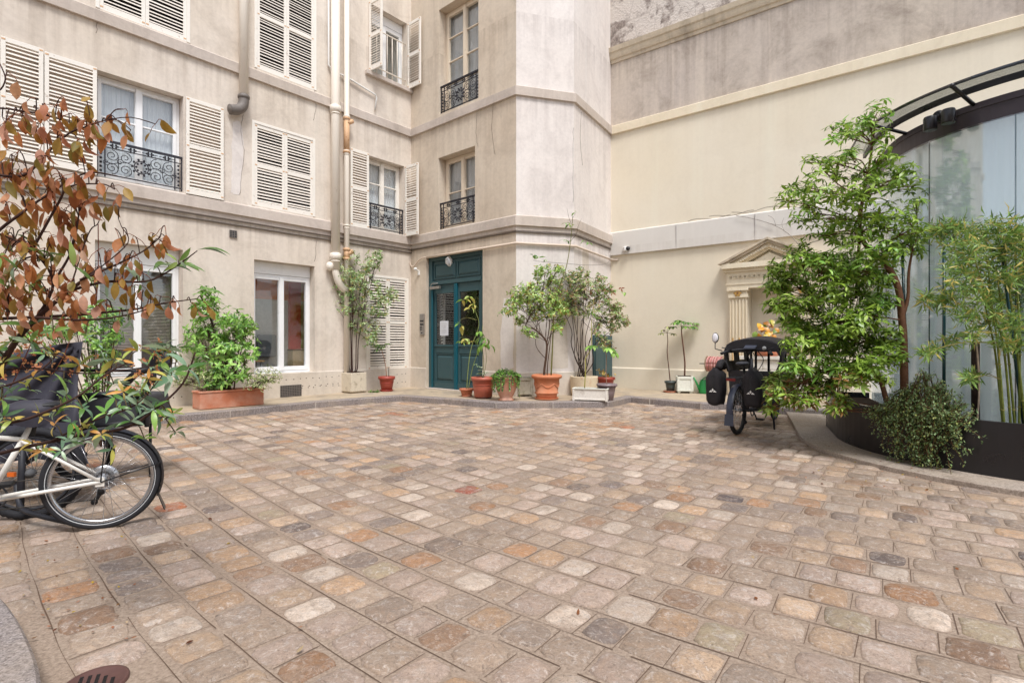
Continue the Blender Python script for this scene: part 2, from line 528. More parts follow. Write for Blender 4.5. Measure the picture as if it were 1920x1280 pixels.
M['green_plastic'] = simple('green_plastic', S(44, 150, 76), 0.35, 0, 0.1, 6, 0.03)
def mossy(name, c, moss, thr=0.55):
    n = NT(name)
    a = n.noise(4, 8, 0.7, dist=0.5)
    cc = n.mix(n.math('MULTIPLY', n.ramp(a, [(thr, 0.0), (thr + 0.12, 1.0)]), 0.85), c, moss)
    cc = n.mix(0.3, cc, n.ramp(n.noise(30, 6, 0.7), [(0.3, tuple(x * 0.5 for x in c)), (0.65, c)]))
    return n.done(n.bsdf(cc, 0.9, n.bump(n.noise(60, 6, 0.7), 0.4, 0.006), spec=0.2))
M['cast_stone'] = mossy('cast_stone', S(214, 202, 182), S(150, 136, 112))
M['mossy_stone'] = mossy('mossy_stone', S(186, 178, 160), S(112, 108, 70), 0.48)
M['mossy_white'] = mossy('mossy_white_box', S(228, 228, 216), S(146, 146, 84), 0.56)
M['cream_pot'] = mossy('cream_clay', S(230, 212, 182), S(206, 160, 120), 0.52)
M['white_stone'] = mossy('white_stone', S(232, 226, 216), S(196, 186, 172), 0.5)
def granite(name, a, b, k=1.0):
    n = NT(name)
    f = n.noise(70, 4, 0.8)
    c = n.mix(n.ramp(f, [(0.35, 0.0), (0.62, 1.0)]), a, b)
    g = n.noise(1.6, 6, 0.65)
    c = n.mix(n.math('MULTIPLY', n.ramp(g, [(0.45, 0.0), (0.7, 1.0)]), 0.5 * k), c, S(170, 152, 132))
    g2 = n.noise(2.4, 8, 0.7, dist=1.0)
    c = n.mix(n.math('MULTIPLY', n.ramp(g2, [(0.55, 0.0), (0.66, 1.0)]), 0.45), c, S(92, 74, 60))
    st = n.noise(1.0, 5, 0.65, vec=n.mapping((30, 30, 1.5)))
    c = n.mix(n.math('MULTIPLY', n.ramp(st, [(0.5, 0.0), (0.65, 1.0)]), 0.25), c, S(78, 70, 64))
    return n.done(n.bsdf(c, 0.8, n.bump(f, 0.35, 0.004), spec=0.35))
M['granite'] = granite('granite_kerb', S(78, 70, 68), S(168, 158, 154))
M['granite_pale'] = granite('pale_granite', S(126, 112, 102), S(190, 176, 162))
def pavement_mat():
    n = NT('stained_pavement')
    a = n.noise(1.1, 6, 0.65)
    c = n.ramp(a, [(0.3, S(146, 126, 100)), (0.5, S(186, 164, 132)), (0.7, S(160, 144, 124))])
    c = n.mix(n.ramp(n.noise(5, 7, 0.7), [(0.5, 0.0), (0.75, 0.8)]), c, S(104, 92, 78))
    c = n.mix(0.2, c, n.ramp(n.noise(60, 4, 0.7), [(0.3, 0.2), (0.7, 0.6)]))
    return n.done(n.bsdf(c, 0.75, n.bump(n.noise(40, 5, 0.7), 0.3, 0.005), spec=0.35))
M['pavement'] = pavement_mat()
def cobble_mat():
    n = NT('sandstone_setts')
    c = n.attr()
    a = n.noise(5.5, 9, 0.7, dist=2.0)
    c = n.mix(n.math('MULTIPLY', n.ramp(a, [(0.50, 0.0), (0.62, 1.0)]), 0.32), c, S(190, 156, 126))
    b = n.noise(11, 10, 0.78, dist=1.0)
    c = n.mix(n.math('MULTIPLY', n.ramp(b, [(0.48, 0.0), (0.66, 1.0)]), 0.55), c, S(124, 109, 100))
    d = n.noise(16, 9, 0.75, dist=1.2)
    c = n.mix(n.math('MULTIPLY', n.ramp(d, [(0.52, 0.0), (0.66, 1.0)]), 0.6), c, S(214, 204, 196))
    s_ = n.noise(1.0, 8, 0.75, vec=n.mapping((14, 40, 10), rot=(0, 0, .9)), dist=1.0)
    c = n.mix(n.math('MULTIPLY', n.ramp(s_, [(0.5, 0.0), (0.66, 1.0)]), 0.4), c, S(150, 124, 104))
    # sand mortar smeared over the stones
    e = n.noise(8, 9, 0.74, vec=n.mapping((1, 1, 1), loc=(3, 9, 2)), dist=.8)
    c = n.mix(n.math('MULTIPLY', n.ramp(e, [(0.50, 0.0), (0.60, 1.0)]), 0.45), c, S(166, 147, 130))
    g = n.noise(0.6, 6, 0.65, dist=.6)
    c = n.mix(n.math('MULTIPLY', n.ramp(g, [(0.45, 0.0), (0.66, 1.0)]), 0.4), c, S(136, 115, 97))
    sp = n.noise(120, 3, 0.8)
    c = n.mix(0.5, c, n.ramp(sp, [(0.3, 0.3), (0.65, 1.0)]), 'MULTIPLY')
    ck = n.noise(34, 9, 0.8, dist=1.5)
    c = n.mix(n.math('MULTIPLY', n.ramp(ck, [(0.54, 0.0), (0.62, 1.0)]), 0.6), c, S(92, 76, 66))
    lt = n.noise(28, 9, 0.8, vec=n.mapping((1, 1, 1), loc=(5, 3, 7)), dist=1.0)
    c = n.mix(n.math('MULTIPLY', n.ramp(lt, [(0.55, 0.0), (0.63, 1.0)]), 0.5), c, S(222, 210, 200))
    h = n.mix(0.5, n.noise(26, 9, 0.75), b)
    rg = n.ramp(n.noise(0.8, 5, 0.6), [(0.35, 0.45), (0.65, 0.75)])
    return n.done(n.bsdf(c, rg, n.bump(h, 0.9, 0.016), spec=0.4))
M['cobble'] = cobble_mat()
def mortar_mat():
    n = NT('sand_mortar')
    a = n.noise(60, 6, 0.75)
    c = n.ramp(a, [(0.3, S(112, 96, 83)), (0.5, S(152, 134, 118)), (0.72, S(180, 163, 147))])
    c = n.mix(n.ramp(n.noise(0.9, 6, 0.65), [(0.45, 0.0), (0.75, 0.55)]), c, S(142, 120, 102))
    return n.done(n.bsdf(c, 0.85, n.bump(a, 0.5, 0.006), spec=0.3))
M['mortar'] = mortar_mat()
M['joint'] = simple('dark_joint', S(112, 92, 78), 0.9, 0, 0.4, 20, 0.1, 0.1)
# ---------------------------------------------------------------- wall lines (from the photo's string courses), pulled back behind the mouldings
_band = [(-7.317, 8.38), (-2.625, 13.955), (0.0765, 11.56), (1.417, 11.94), (2.561, 13.80), (8.62, 9.075)]
_base = offpath(_band, -0.055)
AB, BD, DE, EC = _base[1], _base[2], _base[3], _base[4]
dA = (AB - _base[0]).normalized(); dC = (_base[5] - EC).normalized()
A0 = AB - dA * 13.5; C1 = EC + dC * 10.5
LA, LB, LD, LE, LC = 13.5, (BD - AB).length, (DE - BD).length, (EC - DE).length, 10.5
FA, FB, FD, FE, FC = Fr(A0, dA), Fr(AB, BD - AB), Fr(BD, DE - BD), Fr(DE, EC - DE), Fr(EC, dC)
TOP = 11.0
SW = 0.12                                            # pavement height

def wall(mb, fr, L, holes, z0=0.0, z1=TOP, s0=0.0, mat=0):
    """wall face with rectangular openings; holes: (s0,s1,z0,z1,depth,back) with reveals and a closed box behind"""
    ss = sorted(set([s0, L] + [min(max(h[i], s0), L) for h in holes for i in (0, 1)]))
    zz = sorted(set([z0, z1] + [min(max(h[i], z0), z1) for h in holes for i in (2, 3)]))
    for i in range(len(ss) - 1):
        for j in range(len(zz) - 1):
            a, b, c, d = ss[i], ss[i + 1], zz[j], zz[j + 1]
            if b - a < 1e-5 or d - c < 1e-5: continue
            cs, cz = (a + b) / 2, (c + d) / 2
            if any(h[0] < cs < h[1] and h[2] < cz < h[3] for h in holes): continue
            mb.add([fr.P(a, c), fr.P(b, c), fr.P(b, d), fr.P(a, d)], [(0, 1, 2, 3)], mat=mat)
    for (a, b, c, d, dep, back) in holes:
        for (p, q, r, t) in (((a, c), (b, c), 0, 0), ((b, c), (b, d), 0, 0), ((b, d), (a, d), 0, 0), ((a, d), (a, c), 0, 0)):
            P0, P1 = fr.P(*p), fr.P(*q)
            mb.add([P0, P1, P1 - fr.n * dep, P0 - fr.n * dep], [(3, 2, 1, 0)], mat=mat)
        if back > 0:
            e = 0.9 if back > 1.5 else 0.0
            zf = max(c - e, SW + .02) if e else c
            A = [fr.P(a - e, zf, -dep), fr.P(b + e, zf, -dep), fr.P(b + e, d + e * .3, -dep), fr.P(a - e, d + e * .3, -dep)]
            if e:
                In = [fr.P(a, c, -dep), fr.P(b, c, -dep), fr.P(b, d, -dep), fr.P(a, d, -dep)]
                mb.add(A + In, [(0, 1, 5, 4), (1, 2, 6, 5), (2, 3, 7, 6), (3, 0, 4, 7)], mat=1)
            B = [p - fr.n * back for p in A]
            mb.add(A + B, [(4, 5, 6, 7), (0, 1, 5, 4), (1, 2, 6, 5), (2, 3, 7, 6), (3, 0, 4, 7)], mat=1 if back > .35 and back != 1.2 else 2)

def window(fr, r, rec, parent, mat, bars=(), box=0.0, fw=0.05, cw=0.055, mw=0.10, pane='glass', curtain=None, cur_split=False, sill=0.0, pm=None):
    """two-leaf window set back by rec in the opening r; bars = heights (fractions) of glazing bars"""
    s0, s1, z0, z1 = r
    g = 0.004
    mb = MB()
    if box:
        mb.wbox(fr, s0 + g, s1 - g, z1 - box, z1 - g, -rec - 0.09, -rec + 0.012)
        z1 = z1 - box - 0.002
    o0, o1 = -rec - 0.07, -rec
    mb.wbox(fr, s0 + g, s0 + fw, z0 + g, z1 - g, o0, o1); mb.wbox(fr, s1 - fw, s1 - g, z0 + g, z1 - g, o0, o1)
    mb.wbox(fr, s0 + fw, s1 - fw, z1 - fw, z1 - g, o0, o1); mb.wbox(fr, s0 + fw, s1 - fw, z0 + g, z0 + fw, o0, o1)
    m = (s0 + s1) / 2
    leafs = [(s0 + fw + .004, m - .003), (m + .003, s1 - fw - .004)]
    za, zb = z0 + fw + .004, z1 - fw - .004
    p0, p1 = o0 + .012, o1 + .012
    for (a, b) in leafs:
        mb.wbox(fr, a, a + cw, za, zb, p0, p1); mb.wbox(fr, b - cw, b, za, zb, p0, p1)
        mb.wbox(fr, a + cw, b - cw, zb - cw, zb, p0, p1); mb.wbox(fr, a + cw, b - cw, za, za + cw * 1.5, p0, p1)
        for t in bars:
            zc = lerp(za, zb, t)
            mb.wbox(fr, a + cw, b - cw, zc - .014, zc + .014, p0 + .01, p1 - .008)
    mb.wbox(fr, m - mw / 2, m + mw / 2, za, zb, p1 + .001, p1 + .022)
    if sill:
        mb.wbox(fr, s0 + g, s1 - g, z0 - sill, z0, -rec - .05, -rec + .07)
    o = mb.build('window', M[mat], parent, bevel=0.004)
    gl = MB()
    for (a, b) in leafs:
        gl.wbox(fr, a + cw - .005, b - cw + .005, za + cw - .005, zb - cw + .005, p0 + .022, p0 + .028)
    gl.build('pane', M[pane], o)
    if curtain:
        cu = MB(); oc = o0 - 0.05; N = 60
        spans = [(s0 + .03, s1 - .03)]
        if cur_split: spans = [(s0 + .03, m - .04), (m + .02, s1 - .03)]
        for (a, b) in spans:
            vs = []
            for i in range(N + 1):
                t = i / N; s = lerp(a, b, t)
                w = 0.012 * math.sin(t * 45 + s) + 0.008 * math.sin(t * 103)
                vs += [fr.P(s, z0 + .03, oc + w), fr.P(s, z1 - .02, oc + w * .6)]
            cu.add(vs, [(2 * i, 2 * i + 2, 2 * i + 3, 2 * i + 1) for i in range(N)], smooth=True)
        cu.build('curtain', M[curtain], o)
    return o

def shutter(fr, s0, s1, z0, z1, o0, parent, pitch=0.058, back=True, mat='white_paint', mid=0.5, th=0.036, gap=None, name='shutter', stile=0.055):
    """louvred shutter leaf in plane fr between s0..s1; its back lies at offset o0"""
    mb = MB(); o1 = o0 + th
    st = stile
    mb.wbox(fr, s0, s0 + st, z0, z1, o0, o1); mb.wbox(fr, s1 - st, s1, z0, z1, o0, o1)
    zm = lerp(z0, z1, mid)
    rails = [(z0, z0 + .10), (zm - .04, zm + .04), (z1 - .07, z1)]
    for (a, b) in rails: mb.wbox(fr, s0 + st, s1 - st, a, b, o0 + .002, o1 - .002)
    for (a, b) in ((rails[0][1], rails[1][0]), (rails[1][1], rails[2][0])):
        k = max(2, int((b - a) / pitch)); p = (b - a) / k
        for i in range(k):
            zc = a + p * (i + .5)
            jit = U(-.007, .007)
            # slanted slat: outer edge low, inner edge high
            c0 = fr.P(s0 + st - .004, zc - p * .36 + jit, o1 - .004)
            mb.box(c0, fr.d * (s1 - s0 - 2 * st + .008), fr.n * -(th - .006) + Vector((0, 0, p * U(.46, .62))), Vector((U(-.001, .001), 0, .011)), mat=1)
    # strap hinges
    for zc in (z0 + .05, z1 - .035, zm):
        mb.wbox(fr, s0 + .006, s0 + .05, zc - .012, zc + .012, o1, o1 + .004, mat=2)
        mb.wbox(fr, s1 - .05, s1 - .006, zc - .012, zc + .012, o1, o1 + .004, mat=2)
    return mb.build(name, [M[mat], M['slat_paint'], M['pipe_rust']], parent, bevel=0.003)

def scroll(mb, fr, cs, cz, r, turns, a0, sgn, o, tr=.007):
    pts = []
    N = int(14 * turns)
    for i in range(N + 1):
        t = i / N; a = a0 + sgn * t * turns * 2 * math.pi; rr = r * (1 - .82 * t)
        pts.append(fr.P(cs + rr * math.cos(a), cz + rr * math.sin(a), o))
    mb.tube(pts, tr, 5)

def railing(fr, s0, s1, z0, z1, o, parent, repeat=None):
    mb = MB(); w, h = s1 - s0, z1 - z0
    mb.wbox(fr, s0, s1, z1 - .035, z1, o - .02, o + .025)
    zr = z0 + h * .80
    mb.wbox(fr, s0, s1, zr - .007, zr + .007, o - .008, o + .008)
    zb = z0 + .05
    mb.wbox(fr, s0, s1, zb - .012, zb + .006, o - .01, o + .01)
    e = min(.13, w * .09)
    for s in (s0 + .01, s0 + e, s1 - e, s1 - .01):
        mb.wbox(fr, s - .009, s + .009, z0, z1 - .035, o - .009, o + .009)
    H = zr - zb; zc = (zr + zb) / 2
    a, b = s0 + e, s1 - e; m = (a + b) / 2
    # beaded ends
    for s in ((s0 + a) / 2, (s1 + b) / 2):
        for i in range(6):
            z = zb + H * (i + .7) / 6.4
            mb.sphere(fr.P(s, z, o), .022, n=6, m=4)
    # frieze of small rosettes
    k = max(3, int((b - a) / .26))
    for i in range(k):
        s = a + (b - a) * (i + .5) / k; z = (zr + z1 - .035) / 2
        for q in range(6):
            an = q * math.pi / 3
            mb.sphere(fr.P(s + .05 * math.cos(an), z + .024 * math.sin(an), o), .017, n=6, m=4)
        mb.tube([fr.P(s - .12, z, o), fr.P(s + .12, z, o)], .006, 5)
    # central rosette
    for ring, n, rr in ((H * .30, 10, .022), (H * .17, 8, .02)):
        for q in range(n):
            an = q * 2 * math.pi / n
            mb.sphere(fr.P(m + ring * math.cos(an), zc + ring * math.sin(an), o), rr, n=6, m=4)
    mb.tube([fr.P(m + H * .24 * math.cos(q * math.pi / 8), zc + H * .24 * math.sin(q * math.pi / 8), o) for q in range(17)], .009, 5)
    # scrolls left and right
    for sg in (-1, 1):
        half = (b - a) / 2
        n = max(2, int(half / (H * .55)))
        for i in range(n):
            cs = m + sg * (H * .30 + (half - H * .30) * (i + .5) / n)
            r = min(H * .23, (half - H * .3) / n * .52)
            up = 1 if i % 2 == 0 else -1
            scroll(mb, fr, cs, zc + H * .23, r, 1.6, math.pi * (.5 if sg > 0 else .5), sg, o)
            scroll(mb, fr, cs, zc - H * .23, r, 1.6, -math.pi * .5, -sg, o)
            scroll(mb, fr, cs + sg * r * .8, zc + up * .02, r * .55, 1.3, math.pi * (1 if sg > 0 else 0), -sg * up, o, .006)
            mb.tube([fr.P(cs - sg * r, zc + H * .02, o), fr.P(cs, zc + up * H * .09, o), fr.P(cs + sg * r, zc - H * .02, o)], .007, 5)
            mb.tube([fr.P(cs - r, zc + H * .23, o), fr.P(cs - r, zc - H * .23, o)], .006, 5)
    return mb.build('railing', M['iron'], parent)

B = empty('apartment_building', (AB.x, AB.y, 0), 'beige plaster apartment building with louvred white shutters, string courses and a teal door', 'building')

# ---- openings
G1 = FA.rect(178, 449, 709, 343, 468.5, 702)
G2 = FA.rect(476.5, 486, 702, 590, 499, 697)
G3 = FA.rect(689, 515, 694.5, 764, 521, 690.6)
F0 = FA.rect(0, 70, 294, 80, 94, 310)
F1 = FA.rect(181, 131, 331, 344, 181, 361)
F1l = FA.rect(82, 100, 311, 180, 128, 328)
F1r = FA.rect(347, 181, 364, 417, 206, 376)
F2 = FA.rect(475, 226.6, 388, 588.5, 259.4, 403)
F3 = FA.rect(690, 290.6, 430, 758, 312.5, 441)
F3l = FA.rect(654.7, 276.6, 424, 689, 289.5, 430)
S1 = FA.rect(183, -300, 15.6, 353, -240, 79.7)
S2 = FA.rect(479.7, -200, 126.6, 590.6, -120, 170)
S3 = FA.rect(692, 5, 134, 763, 45, 167)
S1 = (S1[0], S1[1], S1[2], S1[2] + 2.3); S2 = (S2[0], S2[1], S2[2], S2[2] + 2.3)
B1 = FB.rect(822, 296, 431, 890.6, 274, 417)
B2 = FB.rect(823, 20, 215, 897, -27, 184.5)
DR = FB.rect(799, 484, 735, 905, 467, 742)
DR = (DR[0], DR[1], SW, DR[3])
print('G1', [round(x, 2) for x in G1], 'G2', [round(x, 2) for x in G2], 'F1', [round(x, 2) for x in F1], 'F3', [round(x, 2) for x in F3], 'F2', [round(x, 2) for x in F2], 'B1', [round(x, 2) for x in B1], 'DR', [round(x, 2) for x in DR], 'S3', [round(x, 2) for x in S3], 'LB', LB)

# far-left window that owns the shutter at the frame edge
F0w = (F0[0] - 1.75, F0[0] - 0.02, F1[2], F1[3])

mb = MB()
wall(mb, FA, LA, [(*G1, .29, 1.9), (*G2, .29, 1.9), (*G3, .08, .3), (*F1, .24, .6), (*F0w, .24, .6), (*F2, .07, .3), (*F3, .24, .6),
                  (*S1, .07, .3), (*S2, .07, .3), (*S3, .24, .6)])
mb.build('wall', [M['plaster'], M['room'], M['shade_backing']], B)
mb = MB()
wall(mb, FB, LB, [(*B1, .26, .6), (*B2, .26, .6), (*DR, .16, 1.2)])
mb.build('wall', [M['plaster_dark'], M['room'], M['shade_backing']], B)
mb = MB()
wall(mb, FD, LD, []); wall(mb, FE, LE, [])
mb.build('wall', [M['plaster_light'], M['room'], M['shade_backing']], B)
# closing block behind the facades so no light comes through
mb = MB()
back = offpath([A0, AB, BD, DE, EC], -4.0)
pl = [A0 - FA.n * .6 + Vector((0, 0, TOP - .05)), AB - FA.n * .6 - FB.n * .6 + Vector((0, 0, TOP - .05)), EC - FE.n * 1.0 + Vector((0, 1.2, TOP - .05)), Vector((EC.x, EC.y + 5, TOP - .05)), Vector((A0.x - 4, A0.y + 8, TOP - .05))]
mb.prism(pl, (0, 0, .25))
mb.build('roof', M['band'], B)

PATH = [A0, AB, BD, DE, EC]
mb = MB(); sweep(mb, PATH, [(0, 6.60), (.055, 6.605), (.062, 6.79), (.0, 6.83)]); mb.build('string_course', M['band'], B)
mb = MB(); sweep(mb, PATH, [(0, 3.70), (.022, 3.70), (.022, 3.785), (.07, 3.80), (.07, 4.0), (0, 4.035)]); mb.build('string_course', M['band'], B)
# plinth, broken at the door
mb = MB()
dp0, dp1 = FB.P(DR[0] - .0, 0), FB.P(DR[1], 0)
pp = [(0, 0), (.014, 0), (.014, .62), (0, .635)]
sweep(mb, [A0, AB, dp0], pp); sweep(mb, [dp1, BD, DE, EC], pp)
mb.build('plinth', M['plinth'], B)
# drilled damp-proofing holes
for zz, x0, x1 in ((.50, 530, 640), (.30, 545, 640), (.47, 741, 764), (.26, 741, 764), (.28, 250, 350), (.33, 560, 640)):
    s_a, s_b = FA.px(x0, 700)[0], FA.px(x1, 700)[0]
    k = int((s_b - s_a) / .16) + 1
    for i in range(k):
        s = s_a + (s_b - s_a) * (i + .5) / k + U(-.02, .02)
        c = FA.P(s, zz + U(-.015, .015), .0146)
        mb = MB(); mb.tube([c, c + FA.n * .0025], .011, 8, color=S(70, 60, 52)); mb.build('drill_hole', M['any'], B)

# ---- windows
w = window(FA, G1, .20, B, 'pvc', box=.32, mw=.09, curtain=None, sill=.05)
bl = MB()
for i in range(54):
    z = G1[3] - .38 - i * .027
    bl.box(FA.P(G1[0] + .1, z, -.36), FA.d * (G1[1] - G1[0] - .2), FA.n * .022 + Vector((0, 0, -.012)), Vector((0, 0, .002)))
bl.build('blind', simple('beige_blind', S(186, 170, 158), .5, 0, .1, 4), w)
window(FA, G2, .20, B, 'pvc', box=.25, mw=.09, sill=.05)
w = window(FA, F1, .20, B, 'pvc', bars=(.62,), mw=.10, curtain='curtain', cur_split=True)
railing(FA, F1[0] + .01, F1[1] - .01, F1[2] + .03, F1[2] + .66, -.05, w)
window(FA, F0w, .20, B, 'pvc', bars=(.62,), curtain='curtain')
w = window(FA, F3, .20, B, 'white_paint', bars=(.36, .68), mw=.09, curtain='curtain', cur_split=True)
railing(FA, F3[0] + .01, F3[1] - .01, F3[2] + .02, F3[2] + .66, -.05, w)
w = window(FA, S3, .20, B, 'pvc', bars=(), box=.22, mw=.09, curtain=None)
mb = MB()
for z in (S3[2] + .22, S3[3] - .52): mb.tube([FA.P(S3[0], z, -.06), FA.P(S3[1], z, -.06)], .016, 8)
k = 7
for i in range(k):
    s = lerp(S3[0], S3[1], (i + .7) / (k + .4))
    mb.tube([FA.P(s, S3[2] + .03, -.06), FA.P(s, S3[3] - .5, -.06)], .011, 6)
mb.build('window_grille', M['pipe'], w)
w = window(FB, B1, .24, B, 'wood_frame', bars=(.52,), fw=.06, mw=.09, curtain='curtain_dark')
railing(FB, B1[0] + .01, B1[1] - .01, B1[2] + .02, B1[2] + .66, -.06, w)
w = window(FB, B2, .24, B, 'wood_frame', bars=(.30, .52, .76), fw=.06, mw=.09, curtain='curtain_dark')
railing(FB, B2[0] + .01, B2[1] - .01, B2[2] + .02, B2[2] + .70, -.06, w)

# ---- shutters
def closed(fr, r, frame=.055, **k):
    s0, s1, z0, z1 = r
    mb = MB()
    mb.wbox(fr, s0 - .03, s0 + frame - .03, z0, z1, -.04, .012); mb.wbox(fr, s1 - frame + .03, s1 + .03, z0, z1, -.04, .012)
    mb.wbox(fr, s0 + frame - .03, s1 - frame + .03, z1 - frame, z1, -.04, .012)
    mb.build('shutter_frame', M['white_paint'], B, bevel=.003)
    m = (s0 + s1) / 2
    a, b = s0 + frame - .028, s1 - frame + .028
    shutter(fr, a, m - .002, z0, z1 - frame - .004, -.035, B, **k)
    shutter(fr, m + .002, b, z0, z1 - frame - .004, -.035, B, **k)
closed(FA, G3, pitch=.062, mid=.52); closed(FA, F2); closed(FA, S1); closed(FA, S2)
shutter(FA, *F0, .03, B); shutter(FA, *F1l, .03, B); shutter(FA, *F1r, .03, B); shutter(FA, *F3l, .03, B)
def swung(fr, s, z0, z1, wd, ang):
    """leaf hinged at s and swung out from the wall by ang degrees"""
    a = R(ang)
    d = fr.n * math.sin(a) + fr.d * math.cos(a)
    f2 = Fr(fr.P(s, 0, .02), d)
    return f2
f2 = swung(FA, F3[1] + .02, 0, 0, 0, 89); shutter(f2, 0, .50, F3[2] - .02, F3[3], -.018, B)
f2 = swung(FA, S3[1] + .02, 0, 0, 0, 90); shutter(f2, 0, .50, S3[2] - .02, S3[3], -.018, B)
f2 = swung(FA, S3[0], 0, 0, 0, 86); shutter(f2, 0, .46, S3[2], S3[3], -.018, B)
mb = MB(); mb.wbox(FA, S3[0] - .12, LA - .02, S3[2] - .11, S3[2] - .012, 0.0, .10); mb.build('window_sill', M['band'], B, bevel=.01)

# ---- entrance door
s0, s1, z0, z1 = DR
rec = .10
fw = .13
def dz(y, x=850): return FB.px(x, y, -rec)[1]
zt0, zt1 = dz(531), dz(524)
D = MB()
D.wbox(FB, s0 + .003, s0 + fw, z0 + .003, z1 - .003, -rec - .08, -rec + .02)
D.wbox(FB, s1 - fw, s1 - .003, z0 + .003, z1 - .003, -rec - .08, -rec + .02)
D.wbox(FB, s0 + fw, s1 - fw, z1 - .09, z1 - .003, -rec - .08, -rec + .02)
D.wbox(FB, s0 + fw, s1 - fw, zt0, zt1, -rec - .08, -rec + .03)
D.wbox(FB, s0 + fw, s1 - fw, zt1, z1 - .09, -rec - .07, -rec - .03)     # transom board
door = D.build('door', M['teal'], B, bevel=.008)
def raised(mb, fr, a, b, c, d, o):
    """raised panel with bevelled border"""
    t = .05
    for (p, q, r_, u) in ((a, b, c, c + .03), (a, b, d - .03, d), (a, a + .03, c + .03, d - .03), (b - .03, b, c + .03, d - .03)):
        mb.wbox(fr, p, q, r_, u, o, o + .022)
    A = [fr.P(a + .04, c + .04, o), fr.P(b - .04, c + .04, o), fr.P(b - .04, d - .04, o), fr.P(a + .04, d - .04, o)]
    Bq = [fr.P(a + .04 + t, c + .04 + t, o + .03), fr.P(b - .04 - t, c + .04 + t, o + .03), fr.P(b - .04 - t, d - .04 - t, o + .03), fr.P(a + .04 + t, d - .04 - t, o + .03)]
    mb.add(A + Bq, [(0, 1, 5, 4), (1, 2, 6, 5), (2, 3, 7, 6), (3, 0, 4, 7), (4, 5, 6, 7)])
mm = (s0 + s1) / 2
P = MB()
raised(P, FB, s0 + fw + .05, mm - .03, zt1 + .05, z1 - .14, -rec - .03)
raised(P, FB, mm + .03, s1 - fw - .05, zt1 + .05, z1 - .14, -rec - .03)
P.build('transom_panel', M['teal'], door, bevel=.004)
zg0, zg1 = dz(647), dz(548)
for i, (a, b) in enumerate(((s0 + fw + .004, mm - .004), (mm + .004, s1 - fw - .004))):
    L = MB(); o0, o1 = -rec - .065, -rec - .015
    st = .10
    zb, zt = SW + .02, zt0 - .004
    L.wbox(FB, a, a + st, zb, zt, o0, o1); L.wbox(FB, b - st, b, zb, zt, o0, o1)
    L.wbox(FB, a + st, b - st, zg1, zt, o0, o1); L.wbox(FB, a + st, b - st, zg0 - .20, zg0, o0, o1)
    L.wbox(FB, a + st, b - st, zb, zb + .15, o0, o1); L.wbox(FB, a + st, b - st, zb + .15, zg0 - .20, o0 + .005, o1 - .03)
    L.wbox(FB, a + st - .02, b - st + .02, zg0 - .035, zg0 + .012, o1, o1 + .025)
    L.wbox(FB, a + .02, b - .02, zb + .0, zb + .14, o1, o1 + .02)
    L.wbox(FB, a + .03, b - .03, zb + .14, zb + .16, o1, o1 + .012)
    raised(L, FB, a + st - .01, b - st + .01, zb + .16, zg0 - .21, o1 - .03)
    lf = L.build('door_leaf', M['teal'], door, bevel=.005)
    G = MB(); G.wbox(FB, a + st - .005, b - st + .005, zg0 - .01, zg1 + .01, o0 + .02, o0 + .026)
    G.build('pane', M['glass'], lf) if False else None
    g = G.build('door_glass', M['glass'], door)
    if i == 0:
        K = MB(); K.tube([FB.P(b - .04, 1.15, o1), FB.P(b - .04, 1.15, o1 + .05), FB.P(b - .12, 1.15, o1 + .05)], .009, 6)
mb = MB(); mb.wbox(FB, mm - .055, mm + .055, SW + .02, zt0 - .01, -rec - .012, -rec + .028); mb.build('cover_strip', M['teal_bright'], door, bevel=.01)
mb = MB()
mb.wbox(FB, s0 + fw - .02, s0 + fw + .05, SW + .02, zt0 - .01, -rec + .021, -rec + .034); mb.build('edge_strip', M['teal_bright'], door, bevel=.004)
# hall seen through the door glass: white louvred shutter and walls coloured dark in place of shade
ha, hb = FB.px(817, 590, -rec - .4)[0], FB.px(834, 590, -rec - .4)[0]
shutter(FB, ha - .1, hb, .5, 2.7, -rec - .42, B, pitch=.075)
mb = MB(); mb.wbox(FB, s0 + .002, s1 - .002, SW - .03, SW + .018, -rec - .08, .03); mb.build('threshold', M['band'], B, bevel=.006)

# ---- drainpipes and service pipes (parts of the building)
def vpipe(name, fr, x, ytop, ybot, rad, o, mat, zt=None, collars=(), foot=None):
    mb = MB()
    s = fr.px(x, ybot, o)[0]; zb = fr.px(x, ybot, o)[1]
    zt = zt if zt is not None else fr.px(x, ytop, o)[1]
    mb.tube([fr.P(s, zb, o), fr.P(s, zt, o)], rad, 14)
    for yc, hh in collars:
        z = fr.px(x, yc, o)[1]
        mb.lathe([(rad, 0), (rad * 1.28, .01), (rad * 1.28, hh), (rad, hh + .012)], fr.P(s, z, o), 14)
        mb.lathe([(rad * 1.0, -.05), (rad * 1.12, -.05), (rad * 1.12, -.02), (rad, -.02)], fr.P(s, z, o), 14)
        mb.wbox(fr, s - .012, s + .012, z - .05, z - .02, 0, o)
    return mb, s, zb
o = .12
mb, s, zb = vpipe('drainpipe', FA, 457, 0, 184, .088, o, 'pipe', TOP - .1); dp = mb.build('drainpipe', M['pipe'], B)
mb = MB()
mb.tube(smooth_path([FA.P(s, zb + .06, o), FA.P(s, zb - .06, o), FA.P(s - .03, zb - .18, o + .0), FA.P(s - .12, zb - .27, o + .01), FA.P(s - .27, zb - .32, o + .02)], 5), [.096] * 8 + [.098] * 13, 14)
mb.lathe([(.09, 0), (.11, .01), (.11, .06), (.09, .07)], FA.P(s, zb - .02, o), 14)
mb.build('spout', M['pipe_grey'], dp)
mb, s, zb = vpipe('drainpipe', FA, 629, 0, 505, .098, .14, 'pipe', TOP - .1, ((211, .14), (487, .14)))
